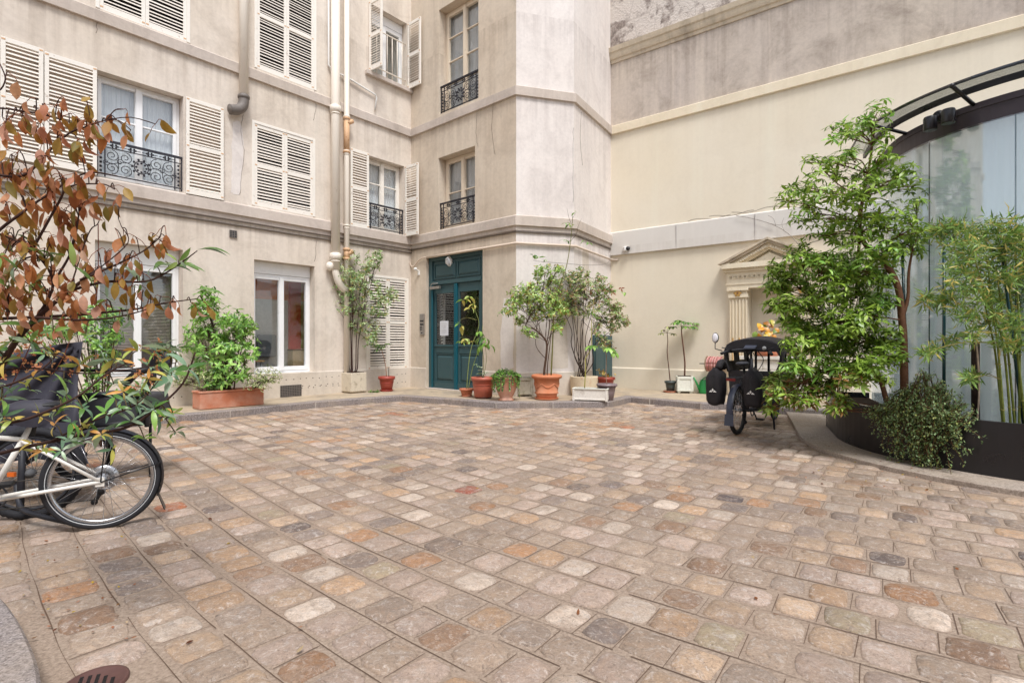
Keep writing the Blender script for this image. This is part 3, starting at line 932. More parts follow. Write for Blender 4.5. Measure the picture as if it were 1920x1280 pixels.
mb.tube(smooth_path([FA.P(s, zb, .14), FA.P(s + .01, zb - .1, .14), FA.P(s + .08, zb - .28, .14), FA.P(s + .2, zb - .42, .14), FA.P(s + .3, zb - .46, .14)], 5), .08, 12)
mb.sphere(FA.P(s - .13, zb + .06, .12), .085, .085, .10)
mb.build('drainpipe', M['pipe'], B)
mb, s, zb = vpipe('drainpipe', FA, 650, 0, 732, .062, .11, 'pipe', TOP - .1, ((222, .05), (287, .05), (425, .03)))
mb.build('drainpipe', M['pipe'], B)
for y0, y1 in ((222, 286), (467, 486)):
    mb = MB(); za, zb_ = FA.px(650, y1, .11)[1], FA.px(650, y0, .11)[1]
    mb.tube([FA.P(s, za, .11), FA.P(s, zb_, .11)], .066, 14)
    mb.lathe([(.066, 0), (.084, .008), (.084, .05), (.066, .06)], FA.P(s, za - .02, .11), 14)
    mb.lathe([(.066, 0), (.084, .008), (.084, .05), (.066, .06)], FA.P(s, zb_ - .04, .11), 14)
    mb.tube([FA.P(s, zb_ - .12, .13), FA.P(s + .13, zb_ - .04, .16)], .05, 10)
    mb.build('rusty_pipe_joint', M['pipe_rust'], B)
mb = MB()
def ap(x, y, off): u, z = FA.px(x, y, off); return FA.P(u, z, off)
t0 = ap(616, 122, .05); t0t = Vector((t0.x, t0.y, TOP - .2))
mb.tube([t0t, t0, ap(619, 127, .05), ap(632, 136, .05), ap(660, 151, .05), ap(704, 178, .05), ap(706, 184, .05), ap(703, 206, .05)], .021, 8)
mb.build('service_pipe', M['plastic_white'], B)
# cables under the lower string course
mb = MB()
sweep(mb, offpath(PATH[:2], .03), [(-.012, 3.665), (.012, 3.665), (.012, 3.685), (-.012, 3.685)])
sweep(mb, offpath(PATH[:2], .02), [(-.014, 3.585), (.014, 3.585), (.014, 3.605), (-.014, 3.605)])
sweep(mb, offpath([AB, BD, DE, EC], .02), [(-.014, 3.655), (.014, 3.655), (.014, 3.675), (-.014, 3.675)])
mb.build('cable_conduit', M['cable'], B)
# gas pipe over the door and round the bay
def bp(x, y, off, fr): u, z = fr.px(x, y, off); return fr.P(u, z, off)
zg = 3.45
mb = MB()
pa = [bp(771, 462, .04, FB) + Vector((0, 0, 0)), bp(767, 480, .04, FB), bp(770, 497, .04, FB), bp(776, 499, .04, FB), bp(783, 490, .04, FB), bp(790, 484, .04, FB), bp(800, 482.5, .04, FB)]
mb.tube(smooth_path(pa[:], 4), .016, 8)
pth = offpath([AB, BD, DE, EC], .045)
p0 = bp(800, 482.5, .045, FB)
zz = p0.z
pts = [p0, bp(850, 474.5, .045, FB)]
pts += [Vector((pth[1].x, pth[1].y, zz)), Vector((pth[2].x, pth[2].y, zz - .0)), Vector((pth[3].x, pth[3].y - .05, zz - .03)), Vector((pth[3].x + .12, pth[3].y - .12, zz - .03))]
mb.tube(pts, .028, 8)
mb.build('gas_pipe', M['gas_pipe'], B)
# vents
def grille(name, fr, x0, x1, y0, y1, mat, n, m):
    s0, s1, z0, z1 = fr.rect(x0, y0, y1, x1, y0, y1)
    mb = MB(); mb.wbox(fr, s0, s1, z0, z1, .0145, .018, mat=1)
    for i in range(n + 1): mb.wbox(fr, lerp(s0, s1, i / n) - .006, lerp(s0, s1, i / n) + .006, z0, z1, .018, .026)
    for j in range(m + 1): mb.wbox(fr, s0, s1, lerp(z0, z1, j / m) - .006, lerp(z0, z1, j / m) + .006, .018, .024)
    return mb.build(name, [M[mat], M['plastic_black']], B)
grille('vent_grille', FA, 430, 443, 432.5, 445.5, 'pipe_grey', 3, 4)
grille('vent_grille', FA, 525, 564, 722, 742.5, 'pipe_grey', 12, 7)
# slate-grey meter cupboard low on the bay
s0, s1, z0, z1 = FE.rect(1110, 628, 700, 1144, 629, 694)
mb = MB(); mb.wbox(FE, s0, s1, SW, z1, .015, .06); mb.wbox(FE, s0 + .05, (s0 + s1) / 2 - .01, SW + .1, z1 - .06, .06, .075); mb.wbox(FE, (s0 + s1) / 2 + .01, s1 - .05, SW + .1, z1 - .06, .06, .075)
mb.build('meter_cupboard', M['teal'], B, bevel=.006)

# ---- things fixed to the building
def thing(mb, name, mats, label, cat, group=None, bevel=0.0, origin=None, seg=2):
    if origin is None:
        xs = [v[0] for v in mb.v]; ys = [v[1] for v in mb.v]; z = [v[2] for v in mb.v]
        origin = ((min(xs) + max(xs)) / 2, (min(ys) + max(ys)) / 2, min(z))
    return tag(mb.build(name, mats, None, bevel=bevel, origin=origin, seg=seg), label, cat, group)
# bulkhead lamp over the door
c = bp(845, 490, -rec - .03, FB)
lamp = empty('bulkhead_lamp', c, 'small white oval caged lamp fixed at the top of the teal door', 'lamp')
mb = MB(); ax = Matrix((FB.d, Vector((0, 0, 1)), FB.n)).transposed()
def oval(mb, c, rx, rz, prof, n=20, **k):
    for (a, b) in prof: pass
    vs = []; fs = []
    for (r, h) in prof:
        for j in range(n):
            t = 2 * math.pi * j / n
            vs.append(c + FB.d * (rx * r * math.cos(t)) + Vector((0, 0, rz * r * math.sin(t))) + FB.n * h)
    for i in range(len(prof) - 1):
        for j in range(n): fs.append((i * n + j, i * n + (j + 1) % n, (i + 1) * n + (j + 1) % n, (i + 1) * n + j))
    fs.append(tuple((len(prof) - 1) * n + j for j in range(n)))
    mb.add(vs, fs, smooth=True, **k)
oval(mb, c, .075, .13, [(1, 0), (1, .05), (.9, .06)]); mb.build('lamp_base', M['plastic_white'], lamp)
mb = MB(); oval(mb, c, .062, .115, [(1, .05), (.95, .09), (.7, .12), (.3, .13)]); mb.build('lamp_glass', M['curtain'], lamp)
mb = MB()
for q in (-.5, 0, .5):
    mb.tube([c + FB.d * .064 * q + Vector((0, 0, -.11)) + FB.n * .055, c + FB.d * .064 * q + Vector((0, 0, -.05)) + FB.n * .135, c + FB.d * .064 * q + Vector((0, 0, .05)) + FB.n * .135, c + FB.d * .064 * q + Vector((0, 0, .11)) + FB.n * .055], .006, 5)
mb.build('lamp_cage', M['plastic_white'], lamp)
# door closer
mb = MB(); a = bp(810, 543, -rec + .03, FB); mb.wbox(FB, *sorted((FB.px(811, 540, -rec)[0], FB.px(829, 540, -rec)[0])), a.z, a.z + .07, -rec + .036, -rec + .10)
u = FB.px(812, 535, -rec)[0]
mb.tube([FB.P(u, a.z + .09, -rec + .08), FB.P(u + .12, a.z + .13, -rec + .14), FB.P(u + .26, a.z + .14, -rec + .06)], .012, 6)
mb.build('door_closer', M['steel'], door, bevel=.006)
# paper notice
s_a, s_b, z_a, z_b = FB.rect(824.5, 602, 629, 840, 601, 629, -rec - .03)
mb = MB(); mb.wbox(FB, s_a, s_b, z_a, z_b, -rec - .042, -rec - .040)
for i in range(9):
    zz_ = z_b - .06 - i * .032
    mb.wbox(FB, s_a + .04, s_b - .04 - U(0, .08), zz_, zz_ + .006, -rec - .040, -rec - .0396, mat=1)
thing(mb, 'paper_notice', [M['paper'], M['steel']], 'white paper notice taped inside the left glass of the teal door', 'notice')
# intercom
s_a, s_b, z_a, z_b = FB.rect(788.5, 589, 627, 796.5, 588, 628)
mb = MB(); mb.wbox(FB, s_a, s_b, z_a, z_b, 0, .03)
H_ = z_b - z_a
mb.wbox(FB, s_a + .015, s_b - .015, z_b - H_ * .38, z_b - H_ * .30, .03, .034, mat=1)
mb.wbox(FB, s_a + .015, s_b - .015, z_b - H_ * .54, z_b - H_ * .46, .03, .034, mat=1)
for i in range(3):
    for j in range(2): mb.wbox(FB, s_a + .015 + j * .045, s_a + .045 + j * .045, z_a + .12 + i * .035, z_a + .14 + i * .035, .03, .036, mat=1)
mb.sphere(FB.P((s_a + s_b) / 2, z_a + .05, .03), .018, mat=1)
thing(mb, 'intercom', [M['steel'], M['plastic_black']], 'narrow steel intercom panel on the wall left of the teal door', 'intercom', bevel=.003)
# motion sensor by the door
c = bp(786, 506, .0, FB)
mb = MB(); mb.tube([c + Vector((0, 0, -.02)), c + FB.n * .10 + Vector((0, 0, -.02))], .018, 8); mb.sphere(c + FB.n * .12 + Vector((0, 0, .01)), .05, .05, .04); mb.wbox(FB, FB.px(786, 506)[0] - .03, FB.px(786, 506)[0] + .03, c.z - .13, c.z - .03, 0, .03)
thing(mb, 'motion_sensor', M['plastic_white'], 'small white motion sensor on the wall at the upper left of the teal door', 'sensor')

# hairline cracks and repair patches of the plaster
def crack(fr, pts, off=.0025):
    mb = MB(); P_ = []
    for (x, y) in pts: u, z = fr.px(x, y); P_.append(fr.P(u, z, off))
    Q = smooth_path(P_, 5); Q = [q + Vector((0, 0, 0)) + fr.d * U(-.012, .012) for q in Q]
    mb.tube(Q, .0035, 4, color=S(128, 112, 100)); mb.build('crack', M['any'], B)
crack(FA, [(181, 33), (182, 48), (180, 62)]); crack(FA, [(590, 168), (592, 200), (588, 226)]); crack(FA, [(456, 215), (452, 245), (458, 290), (452, 330), (450, 365)]); crack(FA, [(592, 420), (594, 450), (590, 490)])
crack(FB, [(895, 210), (893, 250), (896, 275)]); crack(FB, [(925, 190), (922, 240), (928, 290)]); crack(FE, [(1090, 210), (1088, 260), (1092, 310)]); crack(FD, [(1075, 240), (1074, 300), (1075, 380)])
def patch(fr, pts, mat):
    mb = MB(); P_ = []
    n = len(pts)
    for i in range(n):
        for j in range(5):
            t = j / 5; x = lerp(pts[i][0], pts[(i + 1) % n][0], t); y = lerp(pts[i][1], pts[(i + 1) % n][1], t)
            u, z = fr.px(x, y); P_.append(fr.P(u + U(-.02, .02), z + U(-.02, .02), .001))
    mb.prism(P_, fr.n * .002); mb.build('plaster_patch', M[mat], B)
patch(FA, [(436, 232), (447, 226), (455, 240), (456, 300), (450, 366), (432, 362), (434, 300)], 'plaster_light')
patch(FB, [(944, 560), (962, 556), (963, 690), (941, 694), (938, 640)], 'plaster_light')
patch(FD, [(1028, 545), (1060, 540), (1066, 690), (1030, 692)], 'plinth'); patch(FE, [(1092, 470), (1104, 474), (1104, 560), (1092, 560)], 'plinth')
# ---------------------------------------------------------------- cream boundary wall with copings
W = empty('boundary_wall', (EC.x, EC.y, 0), 'tall cream garden wall with pale coping, white flashing band and crumbling render above', 'wall')
def cpx(x, y, o=0): return FC.px(x, y, o)
n_l, n_b = cpx(1400, 690)[0], 0
NL, NR = cpx(1402, 560)[0], cpx(1489, 560)[0]           # recess of the niche
NZ0, NZ1 = 0.12, cpx(1402, 541)[1]
mb = MB()
zc0, zc1 = 8.42, 8.80
wall(mb, FC, LC, [(NL, NR, .75, NZ1, .32, 0)], 0, 6.70)
mb.add([FC.P(NL, .75, -.32), FC.P(NR, .75, -.32), FC.P(NR, NZ1, -.32), FC.P(NL, NZ1, -.32)], [(0, 1, 2, 3)])
mb.build('wall', [M['cream'], M['room']], W)
mb = MB(); wall(mb, FC, LC, [], 6.70, zc0 + .1); mb.build('upper_render', [M['old_wall'], M['room']], W)
mb = MB(); mb.wbox(FC, 0.002, LC, zc0 + .1, TOP, -.4, .03); mb.build('crumbling_render', M['crumble'], W)
E0, E1 = EC, C1
mb = MB(); sweep(mb, [E0, E1], [(0, 6.60), (.06, 6.605), (.066, 6.80), (0, 6.835)]); mb.build('coping', M['cream_light'], W)
mb = MB(); sweep(mb, [E0, E1], [(0, zc0), (.03, zc0), (.035, zc0 + .07), (.07, zc0 + .09), (.09, zc0 + .15), (.10, zc0 + .22), (.13, zc0 + .25), (.15, zc0 + .36), (.03, zc0 + .42), (0, zc0 + .42)]); mb.build('cornice', M['cornice'], W)
mb = MB(); sweep(mb, [E0, E1], [(0, 3.50), (.07, 3.50), (.05, 4.07), (0, 4.10)])
mb.build('flashing_band', M['metal_white'], W)
mb = MB(); mb.color = S(176, 170, 166)
for s in (1.75, 3.5, 5.2, 7.0): mb.wbox(FC, s - .004, s + .004, 3.505, 4.06, .045, .0715)
mb.build('flashing_seam', M['any'], W)
mb = MB(); sweep(mb, [E0, E1], [(0, 0), (.03, 0), (.03, .62), (.012, .645), (0, .645)]); mb.build('plinth', M['cream'], W)
mb = MB()
mb.color = S(110, 100, 94)
for k in range(3):                                       # hairline cracks
    u = 2.0 + k * .5; z = 4.1 + k * .02; pts = []
    for i in range(9): pts.append(FC.P(u + i * .12 + U(-.02, .02), z + .02 + .03 * math.sin(i * .9 + k), .002))
    mb.tube(pts, .003, 4)
mb.build('crack', M['any'], W)

# ---------------------------------------------------------------- pedimented niche standing on the wall
apx = cpx(1447, 449); le = cpx(1355, 495); en_t = cpx(1361, 508); en_b = cpx(1366, 541)
NC = (NL + NR) / 2
NCH = empty('pedimented_niche', FC.P(NC, 0, 0), 'cream classical niche with fluted pilasters and a pediment set on the garden wall', 'niche')
zp0 = cpx(1360, 499)[1] - .02; zp1 = apx[1] + .02
half = NC - le[0] + .03
def pedi_ring(mb, h0, h1, o0, o1, sh):
    """raking moulding between two slopes"""
    pass
zE0, zE1 = NZ1, cpx(1362, 513)[1]                        # entablature
hw_e = NC - cpx(1366, 530)[0]
mb = MB()
mb.wbox(FC, NC - hw_e, NC + hw_e, zE0, zE1, .0, .15)
mb.wbox(FC, NC - hw_e - .02, NC + hw_e + .02, zE0 + .22 * (zE1 - zE0), zE0 + .30 * (zE1 - zE0), .15, .165)
for i in range(17):
    s = NC - hw_e + .10 + i * (2 * hw_e - .2) / 16
    mb.lathe([(.045, .0), (.045, .012), (.03, .018), (.03, .0)], FC.P(s, (zE0 + zE1) / 2 + .07, .15), 12, axis=Matrix((FC.d, Vector((0, 0, 1)), FC.n)).transposed())
mb.build('entablature', M['cream_light'], NCH, bevel=.004)
mb = MB(); zk0, zk1 = zE1, zp0 + .03
mb.wbox(FC, NC - hw_e - .06, NC + hw_e + .06, zk0, zk0 + .4 * (zk1 - zk0), 0, .20)
mb.wbox(FC, NC - half + .08, NC + half - .08, zk0 + .4 * (zk1 - zk0), zk1, 0, .28)
k = 30
for i in range(k):
    s = NC - hw_e + (i + .5) * 2 * hw_e / k; mb.wbox(FC, s - .022, s + .022, zk0 + .05, zk0 + .4 * (zk1 - zk0), .20, .235)
mb.build('horizontal_cornice', M['cream_light'], NCH, bevel=.004)
mb = MB()
def tri(mb, inset, z_off, o0, o1, **k):
    a = FC.P(NC - half + inset * 2.2, zk1 + z_off, o0); b = FC.P(NC + half - inset * 2.2, zk1 + z_off, o0); c = FC.P(NC, zp1 - inset, o0)
    mb.prism([a, b, c], FC.n * (o1 - o0), **k)
tri(mb, .30, 0.001, 0, .10); mb.build('tympanum', M['cream'], NCH)
def rake(mb, in0, in1, o0, o1):
    for sg in (-1, 1):
        A = FC.P(NC + sg * (half - in0 * 2.2), zk1 + .001, o0); Bp = FC.P(NC, zp1 - in0, o0)
        C = FC.P(NC, zp1 - in1, o0); Dp = FC.P(NC + sg * (half - in1 * 2.2), zk1 + .001, o0)
        mb.prism([A, Bp, C, Dp], FC.n * (o1 - o0))
mb = MB(); rake(mb, 0, .05, 0, .30); rake(mb, .05, .10, 0, .26); mb.build('raking_cornice', M['cornice'], NCH, bevel=.004)
mb = MB(); rake(mb, .10, .20, 0, .19); rake(mb, .20, .24, 0, .14)
for sg in (-1, 1):
    for i in range(14):
        t = (i + .7) / 15
        a = FC.P(NC + sg * (half - .16 * 2.2) * (1 - t), lerp(zk1, zp1 - .16, t), .19)
        mb.box(a - FC.d * .02 - Vector((0, 0, .03)), FC.d * .04, FC.n * .035, Vector((0, 0, .045)))
mb.build('raking_moulding', M['cream_light'], NCH, bevel=.003)
pw0, pw1 = cpx(1371, 600)[0], cpx(1402, 600)[0]
for (a, b) in ((pw0, pw1), (2 * NC - pw1, 2 * NC - pw0)):
    mb = MB(); zt = zE0 - .20
    mb.wbox(FC, a, b, .62, zt, 0, .09)
    w_ = (b - a); k = 5
    for i in range(k + 1):                               # fillets between flutes
        s = a + w_ * (i + .0) / k
        mb.wbox(FC, max(a, s - .014), min(b, s + .014), .66, zt - .03, .09, .118)
    pil = mb.build('pilaster', M['cream_light'], NCH, bevel=.004)
    mb = MB(); mb.wbox(FC, a - .03, b + .03, zt, zt + .08, 0, .14); mb.wbox(FC, a - .015, b + .015, zt + .08, zt + .15, 0, .12); mb.wbox(FC, a - .05, b + .05, zt + .15, zE0 - .002, 0, .17)
    mb.build('capital', M['cream_light'], pil, bevel=.006)
    mb = MB(); c = FC.P((a + b) / 2, zt + .10, .15); mb.color = S(196, 152, 78)
    for q in range(6):
        an = q * math.pi / 3; e1 = FC.d * math.cos(an) + Vector((0, 0, math.sin(an)))
        mb.leaf(c + e1 * .01, e1 + FC.n * .3, FC.n, .085, .05, .5, .2, 3)
    mb.sphere(c + FC.n * .008, .018, n=8, m=5, color=S(120, 62, 40))
    mb.build('gilt_rosette', M['gloss'], pil)
    mb = MB(); mb.wbox(FC, a - .03, b + .03, SW, .62, 0, .16); mb.build('pilaster_base', M['cream_light'], pil, bevel=.006)
# little gilt spear points at the foot of the pilaster
mb = MB(); mb.color = S(190, 150, 90)
zz = cpx(1388, 640, .3)[1]
for x in (1374, 1386, 1398):
    s = cpx(x, 640, .3)[0]
    mb.tube([FC.P(s, SW, .3), FC.P(s, zz, .3)], .010, 6); mb.lathe([(.0, .10), (.022, .05), (.012, .02), (.02, .0), (.01, -.02)], FC.P(s, zz, .3), 8)
for z in (zz - .08, .3): mb.tube([FC.P(cpx(1370, 640, .3)[0], z, .3), FC.P(cpx(1402, 640, .3)[0], z, .3)], .010, 6)
thing(mb, 'spear_railing', M['gloss'], 'short dark railing with gilt spear points in front of the niche pilaster', 'railing')
# white block ledge under the niche
mb = MB(); zl = .92
for j in range(4):
    z0_ = SW + j * (zl - SW) / 4; z1_ = SW + (j + 1) * (zl - SW) / 4 - .008
    n_ = 4
    for i in range(n_ + (j % 2)):
        a = lerp(NL - .05, NR + .25, max(0, (i - .5 * (j % 2)) / n_)); b = lerp(NL - .05, NR + .25, min(1, (i + 1 - .5 * (j % 2)) / n_)) - .008
        mb.wbox(FC, a, b, z0_, z1_, .03, .42 + U(-.004, .004))
mb.wbox(FC, NL - .07, NR + .27, zl, zl + .07, .0, .46)
thing(mb, 'block_ledge', M['white_stone'], 'low ledge of white stone blocks at the foot of the niche', 'ledge', bevel=.006)

# ---------------------------------------------------------------- glass pavilion, curved planter
PC = Vector((6.2, 6.2, 0))
def circ(r, a, z=0.0): return Vector((PC.x + r * math.cos(R(a)), PC.y + r * math.sin(R(a)), z))
A_T = 158.0                                              # where the curve runs straight back to the wall
td = Vector((-math.sin(R(A_T)), math.cos(R(A_T)), 0)) * -1
td = Vector((.40, .917, 0)).normalized()
def ring_path(r, back=2.4, a1=286, n=40):
    pts = []
    st = circ(r, A_T)
    pts.append(st + td * back)
    for i in range(n + 1): pts.append(circ(r, lerp(A_T, a1, i / n)))
    e = pts[-1]; pts.append(e + Vector((3.5, 0.0, 0)))
    return pts
PV = empty('glass_pavilion', (PC.x, PC.y, 0), 'curved glass pavilion with dark metal fascia, white curtains and glass canopy', 'building')
zf0, zf1 = 3.53, 3.75
mb = MB(); sweep(mb, ring_path(1.52, 1.6), [(0, zf0), (.045, zf0), (.045, zf1 - .07), (.055, zf1 - .065), (.055, zf1), (0, zf1)]); mb.build('fascia', M['fascia'], PV)
mb = MB(); sweep(mb, ring_path(1.518, 1.6), [(0, zf1 - .05), (-.35, zf1 - .05), (-.35, zf1 + .005), (0, zf1 + .005)][::-1]); mb.build('roof', M['fascia'], PV)
mb = MB(); p = ring_path(1.16, 1.6); mb.prism([Vector((q.x, q.y, zf1 - .02)) for q in p] + [Vector((10.2, 9.6, zf1 - .02))], (0, 0, .012)); mb.build('added_roof_glass', M['glass_clear'], PV)  # unseen glass roof added so sky light reaches the curtains from inside
mb = MB(); p = ring_path(1.45, 1.6); mb.prism([Vector((q.x, q.y, .02)) for q in p] + [Vector((10.2, 9.6, .02))], (0, 0, .1)); mb.build('floor', M['white_stone'], PV)
mb = MB(); sweep(mb, ring_path(1.548, 1.6), [(0, .30), (.016, .30), (.016, zf0 + .02), (0, zf0 + .02)]); gw = mb.build('glass_wall', M['glass_clear'], PV)
mb = MB(); mb.color = S(20, 62, 66)
for a in (148, 187, 216, 240):                 # green edges where the sheets meet
    c = circ(1.556, a); mb.tube([Vector((c.x, c.y, .3)), Vector((c.x, c.y, zf0))], .006, 6)
mb.build('glass_joint', M['gloss'], PV)
mb = MB(); sweep(mb, ring_path(1.53, 1.6), [(0, .0), (.06, .0), (.06, .42), (0, .42)]); mb.build('base_rail', M['black_metal'], PV)
# curtains: a folded sheet behind the glass
mb = MB(); vs = []; path = ring_path(1.462, 1.5, 286, 60)
acc = 0; N = 0; prev = None
dense = []
for i in range(len(path) - 1):
    k = max(1, int((path[i + 1] - path[i]).length / .02))
    for j in range(k): dense.append(path[i].lerp(path[i + 1], j / k))
for i, q in enumerate(dense):
    n_ = Vector((q.x - PC.x, q.y - PC.y, 0)).normalized()
    f = .022 * math.sin(i * .40 + 1.6 * math.sin(i * .043)) + .012 * math.sin(i * 1.13 + math.sin(i * .09))
    q2 = q + n_ * f
    vs += [(q2.x, q2.y, .42), (q2.x, q2.y, zf1 - .06)]
mb.add(vs, [(2 * i, 2 * i + 2, 2 * i + 3, 2 * i + 1) for i in range(len(dense) - 1)], smooth=True)
def voile():
    n = NT('white_voile'); c = S(236, 240, 242)
    t = n.t.nodes.new('ShaderNodeBsdfTranslucent'); t.inputs['Color'].default_value = (*c, 1)
    m = n.t.nodes.new('ShaderNodeMixShader'); m.inputs[0].default_value = .4
    n.link(n.bsdf(c, .9, spec=.1), m.inputs[1]); n.link(t.outputs[0], m.inputs[2]); return n.done(m.outputs[0])
mb.build('curtain', voile(), PV)
# canopy
mb = MB(); sweep(mb, ring_path(1.63, .6), [(0, 3.885), (.30, 3.895), (.30, 3.883), (0, 3.873)]); cg = mb.build('canopy_glass', glassmat('canopy_glass', (.78, .8, .8), 1.5, .05), PV)
mb = MB(); sweep(mb, ring_path(1.745, .6), [(0, 3.81), (-.035, 3.81), (-.035, 3.868), (0, 3.868)][::-1]); sweep(mb, ring_path(1.925, .6), [(0, 3.87), (-.012, 3.87), (-.012, 3.90), (0, 3.90)][::-1]); mb.build('canopy_beam', M['black_metal'], PV)
for a in (175, 204, 228, 256):
    mb = MB(); mb.tube([circ(1.56, a, 3.74), circ(1.96, a, 3.862)], .020, 8); c = circ(1.955, a, 3.862); mb.sphere(c, .026, n=8, m=6)
    mb.build('canopy_bracket', M['black_metal'], PV)
# twin floodlights on the fascia
fl = empty('twin_floodlight', circ(1.58, 208, 3.64), 'black twin floodlight with sensor ball on the pavilion fascia', 'floodlight')
def fdir(px_x, r, z):
    a_ = (px_x - 960) / FPX; uv = Vector((a_, 1, 0)).normalized(); b_ = PC.x * uv.x + PC.y * uv.y
    t_ = b_ - math.sqrt(b_ * b_ - (PC.x ** 2 + PC.y ** 2 - r * r)); return Vector((uv.x * t_, uv.y * t_, z))
c0 = fdir(1766, 1.62, 0); zc_ = CAMH + (640 - 219) / FPX * c0.y
nrm = (c0 - PC); nrm.z = 0; nrm = nrm.normalized(); tg = Vector((-nrm.y, nrm.x, 0))
mb = MB(); c0.z = zc_; mb.sphere(c0 + nrm * .04, .062, n=12, m=8); mb.tube([c0 - nrm * .05, c0 + nrm * .03], .05, 10); mb.tube([c0 + tg * -.12 + nrm * .05, c0 + tg * .12 + nrm * .05], .018, 8); mb.build('sensor', M['black_metal'], fl)
for x, y in ((1744, 233), (1778, 219)):
    c = fdir(x, 1.78, 0); c.z = CAMH + (640 - y) / FPX * c.y
    mb = MB(); mb.lathe([(.058, -.07), (.062, -.06), (.062, .06), (.055, .075), (.0, .08)], c, 16); mb.lathe([(.05, -.071), (.0, -.069)], c, 16); mb.build('spot', M['black_metal'], fl)

zpl = .56
PL = empty('curved_planter', (PC.x - 2.0, PC.y, 0.05), 'long curved black metal planter trough along the glass pavilion', 'planter')
mb = MB(); sweep(mb, ring_path(2.13, 1.1), [(0, .05), (-.012, .05), (-.012, zpl), (0, zpl)][::-1])
mb.build('trough_front', M['black_metal'], PL)
mb = MB(); sweep(mb, ring_path(2.115, 1.1), [(0, zpl - .012), (-.05, zpl - .012), (-.05, zpl - .002), (0, zpl - .002)]); mb.build('rim', M['black_metal'], PL)
mb = MB(); sweep(mb, ring_path(2.10, 1.05), [(0, .30), (-.50, .30), (-.50, zpl - .07), (0, zpl - .07)][::-1]); mb.build('soil', M['soil'], PL)
mb = MB(); e = circ(2.12, A_T) + td * 1.1; e2 = circ(1.58, A_T) + td * 1.1; mb.prism([Vector((e.x, e.y, .05)), Vector((e2.x, e2.y, .05)), Vector((e2.x, e2.y, .05)) + td * .012, Vector((e.x, e.y, .05)) + td * .012], (0, 0, zpl - .05)); mb.build('end_plate', M['black_metal'], PL)

# ---------------------------------------------------------------- ground, pavement, kerbs
ZP = 0.05
mb = MB(); mb.add([(-250, -250, -.03), (250, -250, -.03), (250, 250, -.03), (-250, 250, -.03)], [(0, 1, 2, 3)])
tag(mb.build('ground', M['mortar']), kind='structure')
KP = [gp(279, 783, SW), gp(427, 769.6, SW), gp(591.7, 753, SW), gp(753.6, 741.5, SW), gp(931, 754, SW), gp(1141.4, 752.8, SW), gp(1183.3, 743.9, SW), gp(1316, 755.6, SW), gp(1348, 756, SW)]
KP = [Vector((p.x, p.y, 0)) for p in KP]
k0 = KP[0] - (KP[1] - KP[0]).normalized() * 7.5
KP = [k0] + KP + [Vector((5.6, 9.1, 0))]
poly = [Vector((p.x, p.y, 0)) for p in offpath(KP, -.22)] + [C1, EC, DE, BD, AB, A0]
mb = MB(); mb.prism([Vector((p.x, p.y, 0.0)) for p in poly], (0, 0, SW - .004)); tag(mb.build('pavement', M['pavement']), kind='structure')
mb = MB(); sweep(mb, KP, [(0, -.02), (0, SW - .015), (-.015, SW), (-.23, SW), (-.23, -.02)][::-1])
tag(mb.build('kerb', M['granite']), kind='structure')
mb = MB(); mb.color = S(196, 186, 174)
for (x, y) in ((432, 769), (592, 753), (706, 744.6), (930, 754), (1037, 753.4), (1218, 747), (1314, 755.4)):
    p = gp(x, y, SW)
    d = Vector((p.x, p.y, 0)).normalized()
    mb.cbox((p.x, p.y - .002, .0), .012, .02, SW - .01)
tag(mb.build('kerb_mortar', M['any']), kind='structure')
# platform under the pavilion
RP = 2.56
plat = [circ(RP, A_T) + td * 3.4] + [circ(RP, lerp(A_T, 286, i / 40)) for i in range(41)] + [Vector((11.5, circ(RP, 286).y, 0)), Vector((11.5, 9, 0))]
mb = MB(); mb.prism([Vector((p.x, p.y, -.01)) for p in plat], (0, 0, ZP + .01)); tag(mb.build('kerb', M['granite_pale'], bevel=.008), kind='structure')
# planting bed with granite kerb at the near left
BK = [gp(-90, 1085, .13), gp(-40, 1098, .13), gp(0, 1115, .13), gp(35, 1160, .13), gp(60, 1210, .13), gp(73, 1250, .13), gp(76, 1290, .13), gp(60, 1400, .13), gp(10, 1700, .13)]
BK = smooth_path([Vector((p.x, p.y, 0)) for p in BK], 4)
mb = MB(); sweep(mb, BK, [(0, -.02), (0, .115), (.012, .13), (.20, .13), (.20, -.02)])
tag(mb.build('kerb', M['granite']), kind='structure')
bed = [Vector((p.x, p.y, 0)) for p in offpath(BK, .18)] + [Vector((-6, .4, 0)), Vector((-6, 3.1, 0)), Vector((-3.4, 3.0, 0))]
mb = MB(); mb.prism(bed, (0, 0, .09)); tag(mb.build('planting_bed', M['soil']), kind='structure')

# ---------------------------------------------------------------- setts in curved courses
CC = Vector((13.3, 19.3, 0)); CW, CL = .246, .206
CA1, CA2 = R(224), R(236)                                # the courses bend between these bearings and run straight outside them
def course(r, s):
    """point and heading at distance s along the course of radius r"""
    arc = r * (CA2 - CA1)
    a = CA1 + min(max(s, 0), arc) / r
    x = CC.x + r * math.cos(a); y = CC.y + r * math.sin(a)
    ex = s if s < 0 else max(0, s - arc)
    return x - math.sin(a) * ex, y + math.cos(a) * ex, a
court = [Vector((p.x, p.y, 0)) for p in KP] + [Vector((6, 9.0, 0)), Vector((7, -1.5, 0)), Vector((-12, -1.5, 0)), Vector((-12, 3, 0))]
drain = gp(180, 1277, 0)
bedp = [(p.x, p.y) for p in BK] + [(-6, .2), (-6, 3.2)]
platp = [(p.x, p.y) for p in plat]
def free(x, y): return math.hypot(x - drain.x, y - drain.y) > .11 and in_poly(x, y, court) and not in_poly(x, y, platp) and not in_poly(x, y, bedp)
rnd = random.Random(11)
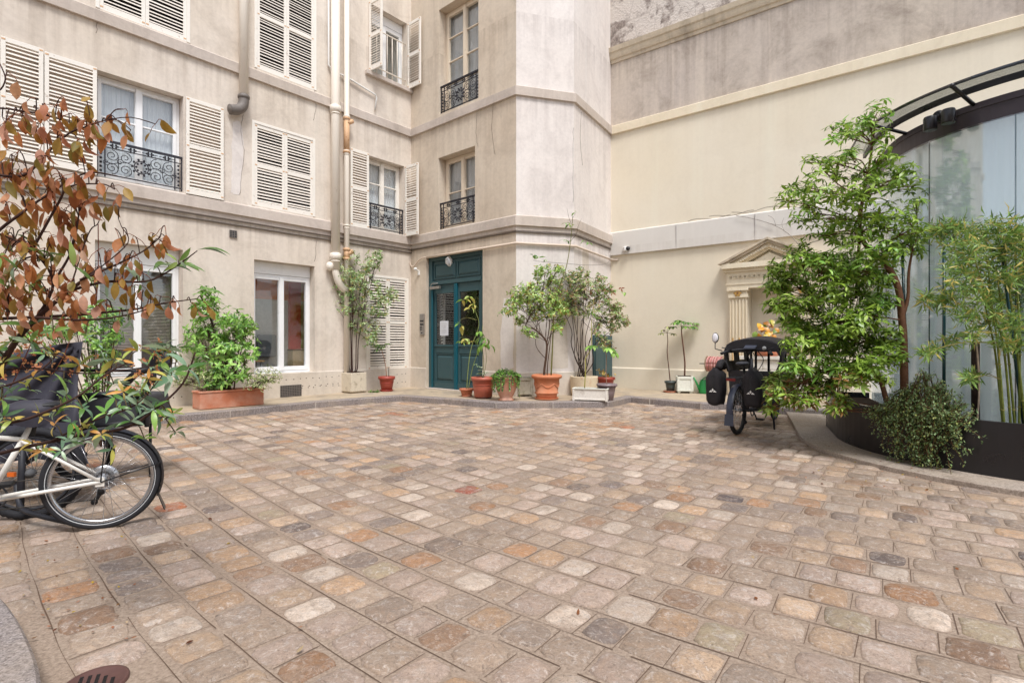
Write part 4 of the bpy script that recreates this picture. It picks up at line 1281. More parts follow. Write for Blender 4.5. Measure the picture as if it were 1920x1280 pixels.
PAL = [(S(192, 169, 153), 24), (S(182, 160, 140), 26), (S(198, 169, 141), 13), (S(194, 158, 124), 8), (S(213, 194, 176), 13), (S(165, 146, 130), 14), (S(140, 125, 116), 7),
       (S(112, 99, 95), 3.2), (S(87, 78, 81), 1.0), (S(177, 131, 93), 3.5), (S(184, 110, 70), 0.55), (S(150, 73, 51), 0.22), (S(150, 118, 93), 5), (S(175, 158, 130), 1.5)]
PW = [w for c, w in PAL]
mb = MB(); jb = MB()
NS = 18
def sett(x, y, a, L, Wd):
    c = rnd.choices([c for c, w in PAL], PW)[0]
    v = rnd.uniform(.76, 1.16); c = tuple(min(.85, q * v) for q in c)
    ca, sa = math.cos(a), math.sin(a)
    e = rnd.uniform(3.2, 7.5); tx, ty = rnd.uniform(-.03, .03), rnd.uniform(-.03, .03)
    hh = rnd.uniform(.006, .016)
    ph = [rnd.uniform(0, 6.28) for _ in range(3)]
    wob = [1 + .035 * math.sin(2 * t_ + ph[0]) + .03 * math.sin(3 * t_ + ph[1]) + rnd.uniform(-.035, .03) for t_ in [2 * math.pi * (j + .5) / NS for j in range(NS)]]
    vs = []
    for k_, (sc, z) in enumerate(((1.0, -.012), (.975, .0015), (.90, hh * .62), (.66, hh))):
        for j in range(NS):
            t = 2 * math.pi * (j + .5) / NS
            cx, sx = math.cos(t), math.sin(t)
            rr = (abs(cx) ** e + abs(sx) ** e) ** (-1 / e)
            rr *= wob[j]
            lx, ly = L / 2 * rr * cx * sc, Wd / 2 * rr * sx * sc
            vs.append((x + lx * ca - ly * sa, y + lx * sa + ly * ca, z + (tx * lx + ty * ly if k_ == 3 else 0)))
    vs.append((x, y, hh + .002))
    fs = []
    for k_ in range(3):
        for j in range(NS):
            j2 = (j + 1) % NS; fs.append((k_ * NS + j, k_ * NS + j2, (k_ + 1) * NS + j2, (k_ + 1) * NS + j))
    for j in range(NS): fs.append((3 * NS + j, 3 * NS + (j + 1) % NS, 4 * NS))
    mb.add(vs, fs, color=c, smooth=True)
k = 0; r = 11.5
def jquad(pts):
    jb.add([(q[0], q[1], .0035) for q in pts], [(0, 1, 2, 3)])
while r < 29.5:
    wc = CW * (1 + .05 * math.sin(k * 1.7)); rm = r + wc / 2
    s_ = -11 + rnd.uniform(0, CL)
    while s_ < 12:
        ln = CL * rnd.uniform(.88, 1.14)
        x, y, am = course(rm, s_ + ln / 2)
        if y > -.8 and free(x, y) and free(x + .06, y) and free(x, y + .06) and free(x - .06, y) and free(x, y - .06):
            gap = rnd.uniform(.012, .032)
            sett(x + rnd.uniform(-.004, .004), y + rnd.uniform(-.004, .004), am + rnd.uniform(-.03, .03), wc - rnd.uniform(.022, .05), ln - gap)
            if rnd.random() < .7:
                hw = rnd.uniform(.0009, .0022); q0 = r + wc * rnd.uniform(.0, .15); q1 = r + wc * rnd.uniform(.85, 1.0)
                jx = rnd.uniform(-.008, .008)
                arcm = rm * (CA2 - CA1)
                def sc(q): return s_ if s_ < 0 else (s_ * q / rm if s_ < arcm else s_ - arcm + q * (CA2 - CA1))
                jquad([course(q0, sc(q0) - hw), course(q1, sc(q1) - hw + jx), course(q1, sc(q1) + hw * .6 + jx), course(q0, sc(q0) + hw)])
        s_ += ln
    s_ = -11; ph_ = rnd.uniform(0, 6)
    while s_ < 12:
        x, y, am = course(r, s_)
        if y > -.8 and free(x, y) and rnd.random() < .95:
            hw = lambda q: .0018 + .0014 * math.sin(q * 5.1 + ph_) * math.sin(q * 1.3)
            of = lambda q: .004 * math.sin(q * 3.1 + ph_) + .002 * math.sin(q * 11 + k)
            e_ = s_ + .08
            jquad([course(r + of(s_) - hw(s_), s_), course(r + of(e_) - hw(e_), e_), course(r + of(e_) + hw(e_), e_), course(r + of(s_) + hw(s_), s_)])
        s_ += .08
    r += wc; k += 1
tag(mb.build('cobble_paving', M['cobble']), kind='structure')
tag(jb.build('paving_joints', M['joint']), kind='structure')
mb = MB(); mb.prism([Vector((p.x, p.y, -.025)) for p in [Vector((-14, -3, 0)), Vector((14, -3, 0)), Vector((14, 15, 0)), Vector((-14, 15, 0))]], (0, 0, .025)); tag(mb.build('mortar_bed', M['mortar']), kind='structure')
print('setts', len(mb.v))
# cast iron drain cover
mb = MB(); c = gp(180, 1277, .01); mb.color = S(96, 66, 60)
mb.lathe([(.105, -.03), (.105, .012), (.095, .014), (.09, .008), (.0, .008)], (c.x, c.y, 0), 28)
for i in range(5):
    mb.cbox((c.x + (i - 2) * .03, c.y, .0075), .012, .11 - abs(i - 2) * .02, .002, rz=.5, color=S(24, 18, 18))
thing(mb, 'drain_cover', M['any'], 'small round brown iron drain cover set in the cobbles by the planting bed', 'drain cover')
# ---------------------------------------------------------------- planting
PR = random.Random(21)
def ru(a, b): return PR.uniform(a, b)
def rdir(zmin=-1.0):
    while True:
        v = Vector((ru(-1, 1), ru(-1, 1), ru(-1, 1)))
        if 0.05 < v.length < 1 and v.normalized().z > zmin: return v.normalized()
def shade(c, a=.92, b=1.5):
    k = ru(a, b); return tuple(min(.9, x * k) for x in c)
def whorl(mb, p, axis, k, L, W, pal, spread=65, curl=.5, fold=.2, nseg=1, shape='oval', jit=.25):
    axis = axis.normalized(); o = axis.orthogonal().normalized(); ph = ru(0, 6.28)
    for i in range(k):
        a = ph + 2 * math.pi * i / k + ru(-jit, jit)
        rad = Matrix.Rotation(a, 3, axis) @ o
        sp = R(spread + ru(-15, 15))
        d = axis * math.cos(sp) + rad * math.sin(sp)
        l = L * ru(.5, 1.2)
        mb.leaf(p + axis * ru(-.1, .1) * L, d, axis + rdir() * .35, l, W * ru(.75, 1.2) * l / L, curl + ru(-.5, .5), fold, nseg, shape, color=shade(PR.choice(pal)))
def clump(mb, tw, c, rad, tips, k, L, W, pal, root=None, upw=.5, outw=.8, flat=1.0, tr=.004, bark=(.09, .06, .045), inner=.25, **kw):
    c = Vector(c); root = Vector(root) if root is not None else c - Vector((0, 0, rad))
    hub = c.lerp(root, .35)
    for i in range(tips):
        d = rdir(-.75); rr = ru(inner, 1.0) ** .6
        p = c + Vector((d.x, d.y, d.z * flat)) * rad * rr
        ax = (d * outw + Vector((0, 0, upw)) + rdir() * .3)
        whorl(mb, p, ax, k, L, W, pal, **kw)
        if tw is not None and i % 3 == 0:
            tw.tube([hub, hub.lerp(p, .55) + rdir() * rad * .08, p], [tr, tr * .75, tr * .5], 4, cap=False, color=bark)
def limb(tw, pts, r0, r1, color, n=6, sm=4):
    P = smooth_path(pts, sm); N = len(P)
    tw.tube(P, [lerp(r0, r1, i / (N - 1)) for i in range(N)], n, color=color)
    return P
G_DARK = [S(66, 96, 46), S(84, 116, 52), S(104, 136, 62), S(54, 82, 42)]
G_MID = [S(96, 138, 62), S(118, 160, 72), S(80, 120, 56), S(136, 172, 84)]
G_LIGHT = [S(140, 182, 84), S(160, 196, 104), S(118, 164, 70)]
G_BLUE = [S(112, 142, 116), S(132, 160, 130), S(94, 126, 94), S(150, 172, 142)]
G_YEL = [S(170, 170, 84), S(190, 170, 90), S(150, 150, 70)]
BROWN = [S(150, 96, 56), S(172, 112, 72), S(128, 84, 40), S(186, 128, 92), S(200, 136, 104), S(140, 100, 44), S(206, 150, 116)]
BARK = S(92, 70, 56); BARK_R = S(124, 88, 68); BARK_G = S(120, 118, 60)

def pot_profile(rb, rt, h, rim=.0, rimh=.04, t=.02):
    p = [(rb, 0), (lerp(rb, rt, .5), h * .5)]
    if rim: p += [(lerp(rb, rt, 1 - rimh / h), h - rimh), (rt + rim, h - rimh + .004), (rt + rim, h)]
    else: p += [(rt, h)]
    p += [(rt - t, h), (rt - t * 1.4, h - .05)]
    return p
def plant(name, x, y, label, cat='potted plant', z=SW, group=None):
    p = gp(x, y, z)
    return empty(name, p, label, cat, group), p
def soil(p, r, z, parent, square=None):
    mb = MB()
    if square: mb.cbox((p.x, p.y, z - .02), square[0], square[1], .02, square[2])
    else: mb.lathe([(r, z - .02), (r, z), (r * .5, z + .008), (0, z + .01)], (p.x, p.y, 0), 20)
    mb.build('soil', M['soil'], parent)
def fin(leaf, stem, parent, mat='leaf'):
    if stem is not None and stem.v: stem.build('stem', M['bark'], parent)
    if leaf is not None and leaf.v: leaf.build('foliage', M[mat], parent)
def pxm(Y): return Y / FPX                               # metres per photo pixel at distance Y

# 1 terracotta trough with rhododendron-like bush
a, b = gp(375, 768.5, SW), gp(494.8, 758, SW)
e, p = empty('terracotta_trough', ((a.x + b.x) / 2, (a.y + b.y) / 2, SW), 'long terracotta trough with a tall glossy bush and low variegated shrubs', 'potted plant'), None
f = Fr((a.x, a.y), (b.x - a.x, b.y - a.y)); L = (b - a).length; h = .28
mb = MB()
for (s0, s1, o0, o1) in ((0, L, -.03, 0), (0, L, -.36, -.33), (0, .03, -.33, -.03), (L - .03, L, -.33, -.03)): mb.wbox(f, s0, s1, SW + .003, SW + h, o0, o1)
mb.wbox(f, .0, L, SW + .001, SW + .04, -.35, -.01)
for (s0, s1, o0, o1) in ((-.012, L + .012, -.03, .012), (-.012, L + .012, -.372, -.33), (-.012, .03, -.33, -.03), (L - .03, L + .012, -.33, -.03)): mb.wbox(f, s0, s1, SW + h, SW + h + .035, o0, o1)
mb.build('trough', M['terracotta'], e, bevel=.008)
mb = MB(); mb.wbox(f, .03, L - .03, SW + h - .06, SW + h - .02, -.33, -.03); mb.build('soil', M['soil'], e)
lf, st = MB(), MB(); base = f.P(L * .5, SW + h - .02, -.18); Yb = base.y
for (x, y, r, n) in ((385, 560, 22, 12), (395, 590, 30, 18), (372, 580, 18, 8), (410, 618, 34, 20), (440, 600, 26, 14), (452, 618, 20, 10), (385, 650, 34, 20), (425, 655, 36, 24), (455, 640, 26, 16), (470, 660, 16, 8), (405, 690, 34, 22), (440, 690, 32, 20), (420, 712, 26, 16), (466, 610, 12, 6), (370, 625, 20, 10)):
    c = at(x, y, Yb + ru(-.15, .15))
    limb(st, [base + Vector((ru(-.1, .1), ru(-.05, .05), 0)), base.lerp(c, .5) + Vector((ru(-.05, .05), 0, .02)), c], .014, .005, BARK)
    clump(lf, st, c, r * pxm(Yb) * 1.1, int(n * 1.9), 7, .115, .040, G_MID + G_LIGHT + G_LIGHT, root=base, spread=68, curl=.5, nseg=2, tr=.004)
fin(lf, st, e)
for side in (0, 1):
    lf, st = MB(), MB()
    for (x, y, r, n) in (((352, 705, 24, 40), (340, 716, 16, 22), (385, 708, 24, 40), (400, 720, 16, 22), (375, 726, 16, 18)), ((478, 712, 24, 42), (500, 706, 20, 34), (515, 708, 14, 20), (490, 722, 18, 26)))[side]:
        c = at(x, y, Yb - .05 + ru(-.12, .1)); b0 = f.P(L * (.85 if side else .15), SW + h - .02, -.15)
        limb(st, [b0, b0.lerp(c, .5) + Vector((0, 0, .03)), c], .008, .003, BARK)
        clump(lf, st, c, r * pxm(Yb) * 1.1, int(n * 2.4), 6, .038, .016, [S(128, 146, 84), S(176, 182, 128), S(98, 118, 66), S(206, 204, 160)], root=b0, spread=60, curl=.2, tr=.0025)
    st.build('stem', M['bark'], e); lf.build('variegated_foliage', M['leaf'], e)

# 2 square cast-stone planter, multi-stemmed small tree
e, p = plant('stone_planter_tree', 663, 737, 'square pale stone planter with a tall slender multi-stemmed tree beside the drainpipes')
Y2 = p.y + .22; p = at(663, 737, Y2); p.z = SW
e.location = (p.x, p.y, SW); ORG[e.name] = Vector(e.location)
rz = math.atan2(dA.y, dA.x); h = .46; w_ = .42
mb = MB(); mb.cbox((p.x, p.y, SW + .03), w_, w_, h - .03, rz); mb.cbox((p.x, p.y, SW), w_ * .8, w_ * .8, .03, rz); mb.build('pot', M['cast_stone'], e, bevel=.012)
soil(p, 0, SW + h + .012, e, (w_ - .08, w_ - .08, rz))
lf, st = MB(), MB(); base = Vector((p.x, p.y, SW + h))
Yt = p.y
ends = [(612, 548, 14), (640, 500, 16), (660, 486, 14), (700, 490, 16), (708, 480, 10), (680, 520, 22), (640, 540, 22), (665, 545, 24), (700, 545, 22), (725, 560, 18), (735, 550, 10), (650, 575, 20), (690, 580, 22), (715, 585, 14), (672, 610, 18), (698, 615, 16), (640, 590, 12), (694, 640, 14), (690, 500, 12), (655, 520, 18), (620, 560, 10)]
tr_ = []
for q, (x0, x1) in enumerate(((653, 650), (660, 662), (668, 676), (672, 690), (658, 655))):
    tr_.append(limb(st, [base + Vector((ru(-.04, .04), ru(-.04, .04), 0)), at(lerp(663, x0, .8), 690, Yt), at(x0, 640, Yt + ru(-.1, .1)), at(lerp(x0, x1, .5), 590, Yt + ru(-.1, .1)), at(x1 + ru(-4, 4), 520, Yt + ru(-.1, .1))], .016, .004, S(70, 48, 42)))
for (x, y, r) in ends:
    c = at(x, y, Yt + ru(-.2, .2)); t = PR.choice(tr_); j = min(len(t) - 1, int(len(t) * ru(.55, .85)))
    limb(st, [t[j], t[j].lerp(c, .5) + Vector((0, 0, .02)), c], .006, .003, S(70, 48, 42), 5)
    clump(lf, st, c, r * pxm(Yt) * 1.2, int(r * 2.2), 5, .085, .034, [S(136, 166, 100), S(164, 188, 128), S(106, 140, 78), S(190, 204, 156), S(160, 150, 84)], root=t[j], spread=70, curl=.3, tr=.0025, bark=S(70, 48, 42))
fin(lf, st, e)

def roundpot(e, p, rb, rt, h, mat, rim=.015, rimh=.05, saucer=0, n=32, saucer_mat=None, rings=()):
    mb = MB(); z0 = SW + (.02 if saucer else 0.0)
    prof = pot_profile(rb, rt, h, rim, rimh)
    mb.lathe(prof, (p.x, p.y, z0 + .002), n)
    for (t, k_) in rings:
        r_ = lerp(rb, rt, t); mb.lathe([(r_ - .004, -k_), (r_ + .010, -k_ * .4), (r_ + .010, k_ * .4), (r_ - .004, k_)], (p.x, p.y, z0 + h * t), n)
    o = mb.build('pot', M[mat], e)
    if saucer:
        mb = MB(); mb.lathe([(saucer * .85, 0), (saucer, .035), (saucer - .012, .035), (saucer * .82, .012), (0, .012)], (p.x, p.y, SW + .001), n); mb.build('saucer', M[saucer_mat or mat], e)
    soil(p, rt - .022, z0 + h - .045, e)
    return Vector((p.x, p.y, z0 + h - .04))

def fan_leaf(mb, p, d, R0, pal, lobes=7, droop=.4):
    """lobed palmate leaf seen from above: lobes as narrow blades from one point"""
    up = Vector((0, 0, 1)); d = Vector((d.x, d.y, 0)).normalized(); side = Vector((-d.y, d.x, 0))
    for i in range(lobes):
        a = R(-130 + 260 * i / (lobes - 1)); dd = d * math.cos(a) + side * math.sin(a) + up * .12
        mb.leaf(p, dd, up, R0 * (1 - .35 * abs(i - (lobes - 1) / 2) / lobes * 2), R0 * .36, droop + ru(-.1, .2), .12, 2, color=shade(PR.choice(pal)))

# 3 red plastic pot with a fatsia-like plant and a bare cane
e, p = plant('red_potted_plant', 725, 733, 'red plastic pot on a saucer with one lobed-leaf plant and a bare cane')
t = roundpot(e, p, .125, .185, .33, 'red_plastic', .012, .07, .16, rings=((.55, .006),))
lf, st = MB(), MB(); Y = p.y
limb(st, [t, at(722, 680, Y), at(714, 650, Y)], .010, .006, S(170, 120, 92)); limb(st, [t + Vector((.05, 0, 0)), t + Vector((.05, 0, .26))], .009, .008, S(80, 70, 60))
for i in range(9):
    c = at(714 + ru(-8, 8), 652 + ru(-8, 6), Y); d = rdir(-.2); c2 = c + Vector((d.x, d.y, abs(d.z) * .5)) * .16
    st.tube([c, c2], .003, 4, color=S(120, 140, 70)); fan_leaf(lf, c2, d, .15, G_DARK + G_MID[:2])
fin(lf, st, e)
# 4 tuft of weeds
p = gp(702, 735, SW); lf = MB()
for i in range(60):
    d = rdir(0.05); lf.leaf(Vector((p.x + ru(-.1, .1), p.y + ru(-.05, .05), SW + .005)), d + Vector((0, 0, .3)), (0, 0, 1), ru(.08, .17), .022, .9, .2, 2, color=shade(PR.choice(G_DARK + G_MID)))
tag(lf.build('weed_tuft', M['leaf'], None, origin=(p.x, p.y, SW)), 'small tuft of green weeds on the pavement between stone planter and red pot', 'weeds')

# 5 small terracotta pot with tall avocado-like stems
AV = [S(150, 176, 86), S(120, 158, 70), S(172, 190, 110), S(186, 176, 96)]
def avocado(lf, tip, k, L, W, pal, droop=1.0, spread=75):
    whorl(lf, tip, Vector((ru(-.2, .2), ru(-.2, .2), 1)), k, L, W, pal, spread=spread, curl=droop, nseg=3, fold=.12)
e, p = plant('small_terracotta_pot_plant', 875, 743, 'small low terracotta pot with two tall thin stems of drooping leaves before the door')
t = roundpot(e, p, .10, .15, .15, 'terracotta', .01, .04, .12); lf, st = MB(), MB(); Y = p.y
limb(st, [t, at(878, 690, Y), at(884, 650, Y), at(898, 610, Y), at(892, 585, Y), at(886, 562, Y)], .010, .004, S(150, 164, 96))
limb(st, [t + Vector((.03, 0, 0)), at(886, 690, Y), at(893, 668, Y), at(902, 640, Y), at(905, 610, Y)], .009, .004, S(150, 164, 96))
limb(st, [at(894, 600, Y), at(880, 596, Y), at(866, 598, Y), at(861, 606, Y)], .004, .003, S(170, 168, 110))
for (x, y, k, L_) in ((880, 556, 6, .21), (868, 562, 3, .2), (890, 570, 4, .22), (882, 578, 4, .24), (861, 606, 3, .2), (866, 610, 2, .24)):
    avocado(lf, at(x, y, Y), k, L_, .075, AV, 1.1)
for (x, y, k) in ((872, 634, 6), (880, 640, 5), (866, 640, 4)): avocado(lf, at(x, y, Y), k, .17, .06, AV, .8)
fin(lf, st, e)
# 6 large terracotta-coloured plastic pot
e, p = plant('large_plastic_pot_plant', 906, 746, 'large orange plastic pot with broad drooping leaves right of the teal door')
t = roundpot(e, p, .185, .235, .42, 'rust_plastic', .018, .075, .19, saucer_mat='plastic_black', rings=((.62, .006),)); lf, st = MB(), MB(); Y = p.y
limb(st, [t, at(907, 680, Y), at(904, 650, Y), at(898, 625, Y)], .009, .005, S(110, 120, 70)); limb(st, [t, at(912, 676, Y), at(910, 650, Y)], .007, .004, S(110, 120, 70))
for (x, y, k, L_) in ((898, 622, 6, .2), (908, 634, 6, .26), (914, 645, 5, .28), (905, 648, 5, .24)): avocado(lf, at(x, y, Y), k, L_, .085, G_MID + AV[:2], 1.2)
for i in range(8):
    c = at(900 + ru(-16, 16), 690 + ru(-8, 10), Y + ru(-.1, .1)); st.tube([t, c], .003, 4, color=S(110, 120, 90)); fan_leaf(lf, c, rdir(), .085, [S(172, 190, 160), S(140, 168, 120), S(196, 206, 180)], 6)
fin(lf, st, e)
# 7 pale urn with ivy
e, p = plant('ivy_urn', 949, 750, 'pale terracotta urn overflowing with small-leaved ivy beside the orange pot')
mb = MB(); c = (p.x, p.y, SW + .002)
mb.lathe([(.155, 0), (.16, .02), (.13, .035), (.13, .06), (.15, .10), (.20, .22), (.235, .36), (.24, .42), (.262, .43), (.262, .47), (.24, .475), (.22, .45)], c, 32); mb.build('pot', M['terracotta_pale'], e)
soil(p, .215, SW + .46, e)
lf = MB()
for i in range(620):
    a = ru(0, 6.28); r_ = .30 * math.sqrt(ru(0, 1)); z = SW + .50 + .13 * (1 - (r_ / .3) ** 2) * ru(.3, 1) - max(0, r_ - .2) * ru(0, .6)
    lf.leaf((p.x + r_ * math.cos(a), p.y + r_ * math.sin(a), z), rdir(-.4) + Vector((math.cos(a), math.sin(a), 0)) * .5, (0, 0, 1), ru(.04, .065), ru(.03, .05), .4, .1, 1, color=shade(PR.choice(G_MID + G_DARK + G_LIGHT[:1])))
for q in range(22):
    a = ru(-2.9, -.2); L_ = ru(.1, .34) if q else .42
    for j in range(int(L_ / .02)):
        r_ = .265 + ru(-.01, .02); lf.leaf((p.x + r_ * math.cos(a), p.y + r_ * math.sin(a), SW + .48 - j * .02), Vector((math.cos(a), math.sin(a), -.8)) + rdir() * .6, Vector((math.cos(a), math.sin(a), .5)), ru(.035, .06), ru(.03, .045), .3, .1, 1, color=shade(PR.choice(G_MID + G_DARK)))
lf.build('foliage', M['leaf'], e)
# 8 empty mossy square box
e, p = plant('mossy_box_planter', 983, 743, 'small mossy square stone box planter between the ivy urn and ornate pot', 'planter')
p = Vector((p.x, p.y + .16, 0)); s_ = .30; zt = .39; rz = R(12)
def boxplanter(e, p, s_, zt, rz, mat, foot=.035):
    mb = MB(); m_ = Matrix.Rotation(rz, 3, 'Z')
    mb.cbox((p.x, p.y, SW + foot), s_, s_, zt - foot, rz)
    for ax in (0, 90, 180, 270):
        mm_ = Matrix.Rotation(rz + R(ax), 3, 'Z'); d = mm_ @ Vector((1, 0, 0)); f_ = Fr((p + mm_ @ Vector((-s_ / 2, -s_ / 2, 0)))[:2], d)
        mb.wbox(f_, .0, s_, SW + foot + .003, SW + foot + .05, .0, .014); mb.wbox(f_, .0, s_, SW + zt - .05, SW + zt + .012, .0, .016)
        mb.wbox(f_, .0, .045, SW + foot + .05, SW + zt - .05, .0, .013); mb.wbox(f_, s_ - .045, s_, SW + foot + .05, SW + zt - .05, .0, .013)
        q = p + mm_ @ Vector((s_ / 2 - .04, s_ / 2 - .04, 0)); mb.cbox((q.x, q.y, SW + .001), .06, .06, foot, rz)
    mb.build('box', M[mat], e, bevel=.006)
    soil(p, 0, SW + zt + .016, e, (s_ - .05, s_ - .05, rz))
boxplanter(e, p, s_, zt, rz, 'mossy_stone')
lf = MB()
for i in range(40): lf.leaf((p.x + ru(-.12, .12), p.y + ru(-.12, .12), SW + zt + .012), rdir(.0), (0, 0, 1), .05, .03, .5, .1, 1, color=shade(PR.choice(G_DARK)))
lf.build('moss', M['leaf'], e)
# 9 big ornate terracotta pot with small tree and green cane
e, p = plant('ornate_pot_tree', 1025, 748, 'big ornate terracotta pot with a crooked small tree and a tall green cane')
mb = MB(); c = (p.x, p.y, SW + .022)
mb.lathe([(.205, 0), (.21, .06), (.225, .10), (.24, .105), (.24, .125), (.225, .13), (.25, .28), (.262, .40), (.275, .40), (.305, .415), (.318, .445), (.305, .475), (.27, .485), (.25, .44)], c, 40)
for k_ in range(6):                                      # swags
    a0 = k_ * math.pi / 3 - 1.0; pts = []
    for j in range(9):
        t_ = j / 8; a_ = a0 + t_ * math.pi / 3; z_ = .31 - .08 * math.sin(t_ * math.pi); r_ = lerp(.225, .262, (z_ - .13) / .27) + .006
        pts.append((p.x + r_ * math.cos(a_), p.y + r_ * math.sin(a_), SW + .022 + z_))
    mb.tube(pts, .009, 6)
mb.build('pot', M['terracotta_orange'], e)
mb = MB(); mb.lathe([(.22, 0), (.25, .035), (.238, .035), (.2, .012), (0, .012)], (p.x, p.y, SW + .001), 32); mb.build('saucer', M['terracotta_orange'], e)
soil(p, .25, SW + .46, e)
t = Vector((p.x, p.y, SW + .46)); Y = p.y; lf, st = MB(), MB()
tk = limb(st, [t + Vector((-.05, 0, 0)), at(1021, 690, Y), at(1025, 660, Y), at(1024, 640, Y), at(1012, 625, Y), at(1000, 616, Y), at(986, 612, Y), at(992, 595, Y), at(1003, 580, Y)], .030, .008, BARK)
limb(st, [at(1023, 672, Y), at(1012, 660, Y), at(1005, 648, Y), at(1004, 635, Y)], .010, .005, BARK)
limb(st, [at(1025, 645, Y), at(1029, 620, Y), at(1030, 600, Y), at(1023, 585, Y)], .014, .006, BARK); limb(st, [at(1025, 655, Y), at(1034, 620, Y), at(1040, 590, Y)], .012, .005, BARK)
limb(st, [t + Vector((.01, 0, 0)), at(1027, 680, Y), at(1032, 640, Y), at(1036, 600, Y)], .014, .006, BARK)
cane = limb(st, [t + Vector((.09, 0, 0)), at(1036, 650, Y), at(1039, 585, Y), at(1048, 540, Y + .1), at(1062, 500, Y + .2), at(1070, 450, Y + .3), at(1074, 405, Y + .3)], .017, .006, BARK_G)
limb(st, [at(1070, 452, Y + .3), at(1080, 440, Y + .3), at(1084, 425, Y + .3), at(1090, 410, Y + .3)], .005, .002, BARK); limb(st, [at(1071, 420, Y + .3), at(1066, 405, Y + .3), at(1063, 390, Y + .3)], .004, .002, BARK); limb(st, [at(1073, 410, Y + .3), at(1080, 398, Y + .3)], .004, .002, BARK)
TREE = [S(136, 170, 76), S(164, 192, 102), S(108, 144, 60), S(184, 204, 128), S(160, 142, 76)]
for (x, y, r) in ((980, 555, 22), (965, 560, 16), (1000, 555, 24), (958, 580, 16), (995, 575, 16), (1020, 560, 22), (1040, 560, 18), (1010, 540, 18), (990, 545, 16), (975, 600, 10), (1010, 590, 14), (1038, 585, 16), (1050, 600, 12), (1045, 615, 12), (1000, 630, 7), (1024, 575, 16), (1055, 580, 14), (1022, 510, 14), (1010, 510, 12), (1048, 505, 10), (1035, 525, 12), (985, 620, 8)):
    c = at(x, y, Y + ru(-.2, .2)); j = PR.choice(tk[len(tk) // 3:])
    limb(st, [j, j.lerp(c, .5) + Vector((0, 0, .02)), c], .006, .003, BARK, 5)
    clump(lf, st, c, r * pxm(Y) * 1.15, int(r * 2.1), 5, .085, .036, TREE, root=j, spread=70, curl=.35, tr=.0025, nseg=1)
for (x, y, k) in ((936, 588, 3), (940, 584, 3), (960, 580, 2), (966, 578, 2), (1000, 478, 3), (1010, 482, 3), (1067, 420, 4), (1060, 418, 3), (1072, 424, 3), (1079, 398, 3), (1058, 450, 3), (1066, 452, 3), (1094, 452, 3), (1104, 455, 3), (1036, 572, 4), (1042, 576, 4), (1022, 488, 2)):
    avocado(lf, at(x, y, Y + .2), k, .13, .05, G_MID + AV[:2], .8)
fin(lf, st, e)
mb = MB(); mb.tube([at(955, 590, Y), at(940, 586, Y)], .003, 4)
# 10 large cream round planter with many-stemmed shrub
e, p = plant('cream_planter_shrub', 1095, 741, 'large cream clay planter with a dense many-stemmed shrub behind the white trough')
mb = MB(); c = (p.x, p.y, SW + .002); mb.lathe([(.27, 0), (.29, .15), (.30, .40), (.302, .42), (.272, .42), (.265, .35)], c, 36); mb.build('pot', M['cream_pot'], e)
soil(p, .268, SW + .39, e); t = Vector((p.x, p.y, SW + .39)); Y = p.y; lf, st = MB(), MB()
DK = S(74, 60, 52); tops = []
for (x1, y1, x2, y2) in ((1078, 640, 1070, 570), (1082, 630, 1085, 560), (1072, 620, 1055, 580), (1090, 640, 1100, 560), (1098, 630, 1115, 570), (1105, 640, 1130, 590), (1085, 650, 1075, 590), (1112, 650, 1145, 620), (1100, 660, 1120, 600), (1093, 620, 1095, 540), (1088, 640, 1090, 600)):
    pth_ = limb(st, [t + Vector((ru(-.15, .15), ru(-.12, .12), 0)), at(x1, y1 + 30, Y + ru(-.1, .1)), at(x1, y1, Y + ru(-.15, .15)), at(x2, y2, Y + ru(-.2, .2))], .013, .005, DK); tops.append(pth_)
for (x, y, r) in ((1065, 545, 24), (1085, 530, 24), (1105, 535, 22), (1120, 545, 20), (1075, 560, 20), (1100, 560, 24), (1130, 560, 18), (1145, 575, 18), (1135, 600, 18), (1155, 590, 14), (1165, 600, 12), (1150, 615, 14), (1050, 560, 18), (1060, 525, 16), (1040, 535, 14), (1122, 620, 14), (1160, 575, 12), (1172, 605, 8), (1112, 585, 18), (1080, 585, 14), (1140, 540, 12), (1125, 522, 10), (1128, 640, 12), (1140, 650, 12), (1062, 575, 14), (1092, 512, 12), (1075, 520, 14)):
    c = at(x, y, Y + ru(-.25, .25)); q = PR.choice(tops)[-1] if r < 20 else PR.choice(tops)[-3]
    limb(st, [q, q.lerp(c, .5) + Vector((0, 0, .02)), c], .005, .002, DK, 5)
    clump(lf, st, c, r * pxm(Y) * 1.15, int(r * 2.4), 5, .072, .032, [S(116, 144, 70), S(142, 168, 90), S(92, 122, 58), S(170, 184, 120), S(160, 130, 90), S(184, 160, 128)], root=q, spread=70, curl=.3, tr=.0022, bark=DK)
for (x, y) in ((1165, 540), (1102, 556), (1125, 565), (1108, 545), (1148, 548)):
    whorl(lf, at(x, y, Y - .1), Vector((ru(-.5, .5), -.4, -.3)), 3, .10, .035, [S(196, 130, 104), S(176, 96, 70)], spread=40, nseg=2)
for (x, y) in ((1150, 540), (1160, 546), (1172, 548)): avocado(lf, at(x, y, Y - .1), 2, .2, .07, G_LIGHT, .9)
fin(lf, st, e)
